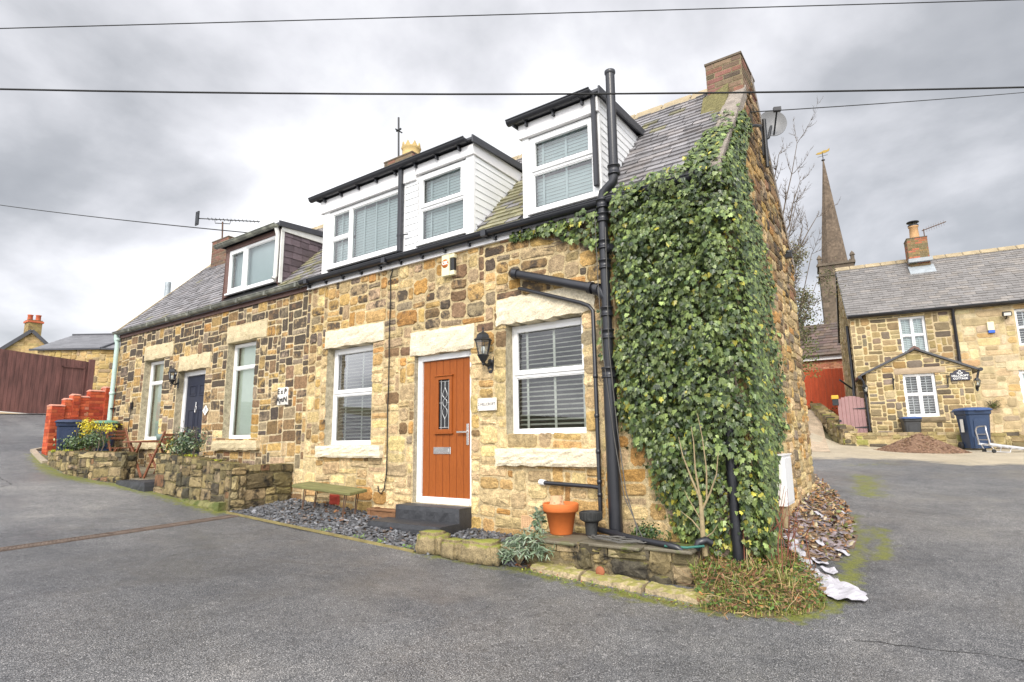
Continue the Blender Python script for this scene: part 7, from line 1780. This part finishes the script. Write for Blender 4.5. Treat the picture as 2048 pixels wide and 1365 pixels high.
# ------------------------------------------------------------------ trees
def bare_tree(t, base, height, r, seed, depth=5, lean=(0, 0), trunk_r=.22, spread=.55, m='bark', first=.30, xmax=1e9):
    rt = random.Random(seed); tm, bm_ = MB(), MB(); ends = []
    def grow(p, d, L, rad, lv):
        if p.x + d.x * L > xmax: d = Vector((-abs(d.x) * .35, d.y, d.z)).normalized()
        pts = [p]; rads = [rad]; n = 4 if lv < 3 else 3
        for i in range(n):
            d2 = (d + rv(rt, .13 if lv else .05) + Vector((0, 0, .06 * lv))).normalized(); pts.append(pts[-1] + d2 * L / n); d = d2; rads.append(rad * (1 - .45 * (i + 1) / n))
        (tm if lv == 0 else bm_).tube(pts, rads, 7 if lv < 2 else (5 if lv < 3 else 3), cap=lv == 0)
        if lv >= depth: ends.append(pts[-1]); return
        k = rt.randint(3, 4) if lv else 5
        for i in range(k):
            f = rt.uniform(.35, 1.0) if i < k - 1 else 1.0; j = min(n - 1, int(f * n)); q = pts[j].lerp(pts[j + 1], f * n - j)
            side = d.cross(rv(rt)).normalized(); nd = (d * rt.uniform(.6, 1.0) + side * spread * rt.uniform(.6, 1.5) + Vector((0, 0, .12))).normalized()
            grow(q, nd, L * rt.uniform(.55, .8), rads[j] * rt.uniform(.42, .62), lv + 1)
    grow(Vector(base), Vector((lean[0], lean[1], 1)).normalized(), height * first, trunk_r, 0)
    part(t, 'trunk', tm, M[m]); part(t, 'crown', bm_, M[m])
    return ends
t = thing('bare_tree', 'bare winter tree rising behind the gable of the ivy-clad cottage', 'tree', (-4.3, 15.7, 2.0))
rt = random.Random(17); mb = MB(); tr_ = [Vector(p) for p in ((-4.3, 15.7, 1.6), (-4.25, 15.7, 3.4), (-4.15, 15.75, 5.2), (-4.05, 15.7, 7.0), (-3.95, 15.6, 9.0), (-3.85, 15.5, 11.2))]
mb.tube(tr_, [.20, .17, .14, .11, .075, .03], 8); part(t, 'trunk', mb, M['bark'])
mb = MB(); tips = []
def limb(p, q, r0, lv):
    n_ = 6; mid_ = Vector((0, 0, -.10 * (q - p).length)); pts = []
    for i in range(n_ + 1):
        f = i / n_; pts.append(p.lerp(q, f) + mid_ * 4 * f * (1 - f) + (rv(rt, .035 * (q - p).length / n_) if 0 < i else Vector()))
    mb.tube(pts, [r0 * (1 - .8 * i / n_) for i in range(n_ + 1)], 6 if lv == 0 else 4, cap=False)
    tips.append(pts[-1])
    if lv >= 3: return
    d = (q - p).normalized()
    for i in range(1, n_ + 1):
        for s in range(2 if lv < 2 else 1):
            if rt.random() < .18: continue
            L_ = (q - p).length * rt.uniform(.16, .42) * (1.15 - .5 * i / n_); sd_ = d.cross(rv(rt)).normalized(); nd = (d * .8 + sd_ * rt.uniform(.4, .9) + Vector((0, 0, .25))).normalized()
            limb(pts[i], pts[i] + nd * L_, r0 * (1 - .8 * i / n_) * .5 + .004, lv + 1)
for k, e in (((-3.6, 15.1, 6.9), 1), ((-2.45, 15.35, 11.7), 3), ((-2.9, 14.5, 11.1), 4), ((-2.5, 15.85, 10.5), 3), ((-2.6, 15.2, 9.5), 2), ((-2.65, 16.3, 9.0), 2), ((-3.1, 15.4, 8.4), 2), ((-2.2, 16.8, 9.4), 3), ((-2.4, 16.4, 7.9), 1), ((-2.8, 15.7, 7.4), 1), ((-2.5, 17.1, 7.0), 1), ((-2.85, 16.3, 6.1), 1), ((-5.8, 15.2, 9.5), 2), ((-6.2, 16.2, 8.2), 2), ((-5.2, 14.9, 11.0), 3), ((-4.6, 17.2, 10.2), 3)):
    limb(tr_[e], Vector(k), .05, 0)
part(t, 'crown', mb, M['bark'])
mb = MB()
for q in tips:
    if q.z > 8.0 or rt.random() < .55: continue
    for k in range(3): leaf(mb, q + rv(rt, .12), rv(rt) + Vector((0, -1, .5)), rv(rt) + Vector((0, 0, -.5)), rt.uniform(.05, .09), pick(rt, [(1, (.13, .12, .06)), (1, (.08, .09, .04)), (.6, (.18, .15, .08))]), LEAF_OVAL, .3)
part(t, 'foliage', mb, M['dull'])
t = thing('leafy_tree', 'thin tree with sparse ivy leaves between the gable and the church', 'tree', (-3.2, 17.5, 1.8))
ends = bare_tree(t, (-3.75, 17.5, 1.6), 8.0, 1, 9, depth=4, lean=(.02, .0), trunk_r=.10, spread=.45, first=.38, xmax=-2.75)
mb = MB(); rt = random.Random(2)
for e in ends:
    if e.z < 3: continue
    for k in range(9): leaf(mb, e + rv(rt, .16), rv(rt) + Vector((0, -1, .5)), rv(rt) + Vector((0, 0, -.5)), rt.uniform(.05, .10), pick(rt, [(1, (.12, .11, .05)), (1, (.07, .09, .03)), (.6, (.18, .14, .07))]), LEAF_OVAL, .3)
for k in range(1500):
    z = rt.uniform(3.6, 6.9); x = min(-2.7, -3.3 + rt.gauss(0, .32)); y = 17.4 + rt.gauss(0, .4)
    leaf(mb, (x, y, z), rv(rt) + Vector((0, -1, .5)), rv(rt) + Vector((0, 0, -.6)), rt.uniform(.05, .11), pick(rt, [(2, (.16, .20, .06)), (1, (.09, .13, .04)), (1, (.24, .27, .10))]), LEAF_OVAL, .3)
part(t, 'foliage', mb, M['dull'])
t = thing('bare_tree', 'reddish bare thicket in front of the church tower', 'tree', (-4.0, 33.0, 2.0))
bare_tree(t, (-4.6, 33, 1.8), 8.0, 1, 21, depth=5, lean=(.0, 0), trunk_r=.12, spread=.6, first=.28)
t = thing('distant_tree', 'small grey bare tree far off behind the slate roofs', 'tree', (-84, 16, 5.5))
ends = bare_tree(t, (-83.5, 16.0, 5.5), 11.0, 1, 3, depth=5, trunk_r=.25, spread=.7, first=.26)
t = thing('distant_tree', 'second grey bare tree right of the first, behind the slate roofs', 'tree', (-80, 17.5, 5.5))
ends = bare_tree(t, (-80.5, 18.3, 5.5), 9.5, 1, 8, depth=5, trunk_r=.25, spread=.7, first=.26)

# ------------------------------------------------------------------ up the lane on the left
t = thing('wooden_gate', 'weathered dark brown boarded yard gate up the lane', 'gate', (-24.5, .2, 2.55))
rf = random.Random(6)
mb = MB(); y = -3.2
def ftop(y): return 4.66 - .072 * (y + .4)
def fbot(y): return 2.63 - .075 * (y + .2)
while y < 2.08:
    w = rf.uniform(.10, .13); q = min(2.08, y + w - .006)
    mb.prism([(-24.4, y, fbot(y)), (-24.4, q, fbot(q)), (-24.4, q, ftop(q)), (-24.4, y, ftop(y))], (-.03 - rf.uniform(0, .006), 0, 0)); y += w
part(t, 'boards', mb, M['fencebrown'])
mb = MB(); mb.bar((-24.38, -3.2, fbot(-3.2) - .03), (-24.38, 1.3, fbot(1.3) - .03), .06, .05, (1, 1, 1)); part(t, 'bottom_rail', mb, M['greypost'])
mb = MB(); y0, y1 = 1.30, 2.0
for (a, b, c, d) in ((y0, y0 + .03, 2.6, 4.3), (y1 - .03, y1, 2.6, 4.25), (y0, y1, 4.22, 4.25)): mb.box(-24.385, -24.36, a, b, c, d)
part(t, 'wicket_frame', mb, M['fencebrown'])
mb = MB(); mb.box(-24.42, -24.26, 2.08, 2.24, 2.3, 4.56); part(t, 'post', mb, M['fencebrown'])
mb = MB(); 
for k in range(24):
    a, b = -3.4 + k * .2, -3.2 + k * .2; mb.add([(-24.0, a, hgt(-24.0, a) + .03), (-24.0, b, hgt(-24.0, b) + .03), (-24.42, b, fbot(b) - .02), (-24.42, a, fbot(a) - .02)], [(0, 1, 2, 3)], (1, 1, 1), True)
struct('gateway_apron', mb, mat('worn_concrete', (.46, .36, .22), rough=.9, var=.35, vscale=1.6, bump=.3))
# stone outbuilding with slate roof
t = thing('stone_outbuilding', 'low stone outbuilding with a long wet slate roof behind the brown gate', 'outbuilding', (-30.5, 5.0, 2.6))
mb = MB(); c0, c1, c2 = Vector((-33.6, 3.05, 0)), Vector((-31.1, 4.72, 0)), Vector((-29.6, 6.9, 0)); ez0, ez1 = 5.80, 5.92
d1 = (c1 - c0).normalized(); n1_ = Vector((d1.y, -d1.x, 0)); L1 = (c1 - c0).length; d2 = (c2 - c1).normalized(); n2_ = Vector((d2.y, -d2.x, 0)); L2 = (c2 - c1).length
palo = lambda u, v: pick(rf, [(1.5, (.50, .36, .15)), (1, (.42, .29, .12)), (.8, (.36, .26, .14)), (.3, (.2, .15, .09))])
for (c, d, n_, L) in ((c0, d1, n1_, L1), (c1, d2, n2_, L2)):
    P = lambda u, v, dd: c + d * u + n_ * dd + Vector((0, 0, v))
    mb.add([P(0, 2.2, 0), P(L, 2.2, 0), P(L, 5.98, 0), P(0, 5.98, 0)], [(0, 1, 2, 3)], (.48, .37, .19)); stones(mb, 0, L, 2.3, 5.96, P, palo, rf, g=.08, wr=(3, 8), hr=(2, 4), joint=(.006, .014), depth=(.01, .04), jitter=.4)
part(t, 'wall', mb, M['stone_far'])
mb = MB(); back = Vector((-d1.y, d1.x, 0)); up_ = (back * 2.4 + Vector((0, 0, 1.10))).normalized()
slates(mb, c0 - d1 * .3 + n1_ * .12 + Vector((0, 0, 5.96)), d1, up_, L1 + .4, 2.75, rf, lambda u, v: (lambda k: (.17 * k, .17 * k, .18 * k))(rf.uniform(.85, 1.15)), w=.5, ex=.3, t=.01)
q0, q1 = c0 - d1 * .3 + n1_ * .12 + Vector((0, 0, 5.955)), c1 + d1 * .1 + n1_ * .12 + Vector((0, 0, 5.955)); mb.add([q0, q1, q1 + up_ * 2.75, q0 + up_ * 2.75], [(0, 1, 2, 3)], (.06, .06, .06))
q2 = c2 + n2_ * .12 + Vector((0, 0, 5.955)); q3 = q1 + up_ * 2.75; q4 = c2 + back * 2.4 + Vector((0, 0, 7.1)); mb.add([q1, q2, q4, q3], [(0, 1, 2, 3)], (.20, .20, .21))
part(t, 'roof', mb, M['slate'])
mb = MB(); mb.bar(q1 + Vector((0, 0, .03)), q3 + Vector((0, 0, .03)), .12, .06); mb.bar(q0, q1, .08, .08); mb.bar(q1, q2, .08, .08); part(t, 'roof_edge', mb, M['roofedge'])
mb = MB(); mb.bar(q0 + up_ * 2.75, q3, .2, .1); part(t, 'ridge_tiles', mb, M['roofedge'])
mb = MB(); fp = P3(331, 640, 24.0); ft = P3(336.5, 566, 24.0); mb.tube([(ft.x, ft.y, 2.2), (ft.x, ft.y, ft.z)], .115, 12); mb.lathe([(.115, 0), (.12, .02), (0, .03)], (ft.x, ft.y, ft.z), 12)
solo('flue_pipe', mb, mat('grey_flue', (.36, .40, .42), rough=.45, metal=.3, bump=.03), 'grey metal flue standing behind the sloping verge of the left cottage', 'flue', (ft.x, ft.y, 2.2))
# far gabled house
t = thing('far_house', 'distant yellow stone house with slate roof and twin red chimney pots', 'house', (-57, 8.5, 5.0))
pA, pL, pR_ = P3(72, 656, 45), P3(22, 706, 45.5), P3(97, 684, 47.0)
pL2, pR2 = pL.copy(), pR_.copy(); pL2.z = pR2.z = min(pL.z, pR_.z) - .2
mid = (pL2 + pR2) / 2; ap = Vector((mid.x, mid.y, pA.z)); gd = (pR2 - pL2); gd.z = 0; gd.normalize(); bk = Vector((-abs(gd.y), -abs(gd.x) * 1.0, 0)); bk = Vector((-gd.y, gd.x, 0)); bk = bk if bk.x < 0 else -bk
wid = 2.6
gL, gR, gA = mid - gd * wid, mid + gd * wid, Vector((mid.x, mid.y, pA.z)); ev_z = pA.z - 2.5
gL.z = gR.z = ev_z
mb = MB(); lowz = 3.0
W_ = lambda p, z: (p.x, p.y, z)
mb.add([W_(gL, lowz), W_(gR, lowz), tuple(gR), tuple(gA), tuple(gL)], [(0, 1, 2, 3, 4)], (.50, .36, .17))
stones(mb, 0, 2 * wid, ev_z - 2.0, gA.z - .1, lambda u, v, dd: gL + gd * u - bk * dd + Vector((0, 0, v - gL.z)), lambda u, v: pick(rf, [(1, (.52, .38, .18)), (1, (.46, .33, .15)), (.5, (.58, .44, .24))]), rf, g=.12, inside=lambda u, v: v < gA.z - abs(u - wid) * 2.5 / wid - .1, wr=(3, 6), hr=(2, 3), joint=(.01, .02), depth=(.01, .02))
mb.add([W_(gL, lowz), W_(gL + bk * 12, lowz), tuple(gL + bk * 12), tuple(gL)], [(0, 1, 2, 3)], (.50, .36, .17)); part(t, 'wall', mb, M['stone_far'])
mb = MB(); sl_ = (gA - gL); 
for (g_, s_) in ((gL, -1), (gR, 1)):
    o_ = g_ + (g_ - gA) * .06; mb.add([o_ - bk * .2, gA - bk * .2 + Vector((0, 0, .06)), gA + bk * 12 + Vector((0, 0, .06)), o_ + bk * 12], [(0, 1, 2, 3)], (.15, .155, .17))
part(t, 'roof', mb, M['slate'])
mb = MB()
for g_ in (gL, gR): mb.bar(g_ + (g_ - gA) * .07 - bk * .25, gA - bk * .25 + Vector((0, 0, .06)), .06, .26)
part(t, 'barge_board', mb, M['roofedge'])
cc = gA + bk * .5; cm = chimney(t, cc.x - .48, cc.x + .48, cc.y - .45, cc.y + .45, gA.z - .4, gA.z + .95, [(1, (.34, .25, .10)), (1, (.28, .20, .09))], bh=.12)
mb = MB(); mb.box(cc.x - .56, cc.x + .56, cc.y - .53, cc.y + .53, gA.z + .75, gA.z + .9)
for q in (-.23, .23): mb.lathe([(.19, 0), (.17, .42), (.2, .45), (.2, .5), (.14, .5)], (cc.x + q * .6, cc.y + q, gA.z + .95), 12)
part(t, 'chimney_pot', mb, mat('red_pot', (.50, .12, .05), rough=.8, bump=.1), sub=cm)
mb = MB(); s0 = P3(0, 690, 44.0); mb.obox(s0, (.9, .3, 0), (0, 0, .05), (.1, -.3, .1)); mb2 = MB()
# tv aerial on the left cottage
t = thing('tv_aerial', 'long toothed television aerial on a mast above the slate-hung dormer', 'aerial', (-15.3, 2.0, 7.0))
mb = MB(); m0 = Vector((-15.40, 1.95, 6.9)); mtop = Vector((-15.43, 1.93, 7.66)); mb.tube([m0, mtop], .022, 6); part(t, 'mast', mb, M['rust'])
mb = MB(); ba, bb_ = Vector((-15.82, 1.45, 7.70)), Vector((-14.80, 2.67, 7.745)); mid_ = Vector((-15.43, 1.93, 7.66)); dv = (bb_ - ba).normalized()
mb.tube([ba, bb_], .016, 6); sd_ = Vector((-dv.y, dv.x, 0)).normalized()
for k in range(14): p = ba.lerp(bb_, .16 + k * .062); mb.bar(p - Vector((0, 0, .0)) - sd_ * .09, p + sd_ * .09, .008, .022)
for z in (-.16, .16): mb.tube([ba + Vector((0, 0, z)) - dv * .06, ba + dv * .02], .012, 5)
mb.bar(ba - dv * .03 - Vector((0, 0, .2)), ba - dv * .03 + Vector((0, 0, .2)), .03, .16); mb.tube([mid_ - dv * .20 + Vector((0, 0, .04)), mid_ - dv * .19 + Vector((0, 0, -.05)), mid_ + dv * .19 + Vector((0, 0, -.05)), mid_ + dv * .20 + Vector((0, 0, .05))], .012, 5)
part(t, 'boom', mb, M['iron'])

for o in bpy.data.objects:
    if 'off' in o.keys(): del o['off']
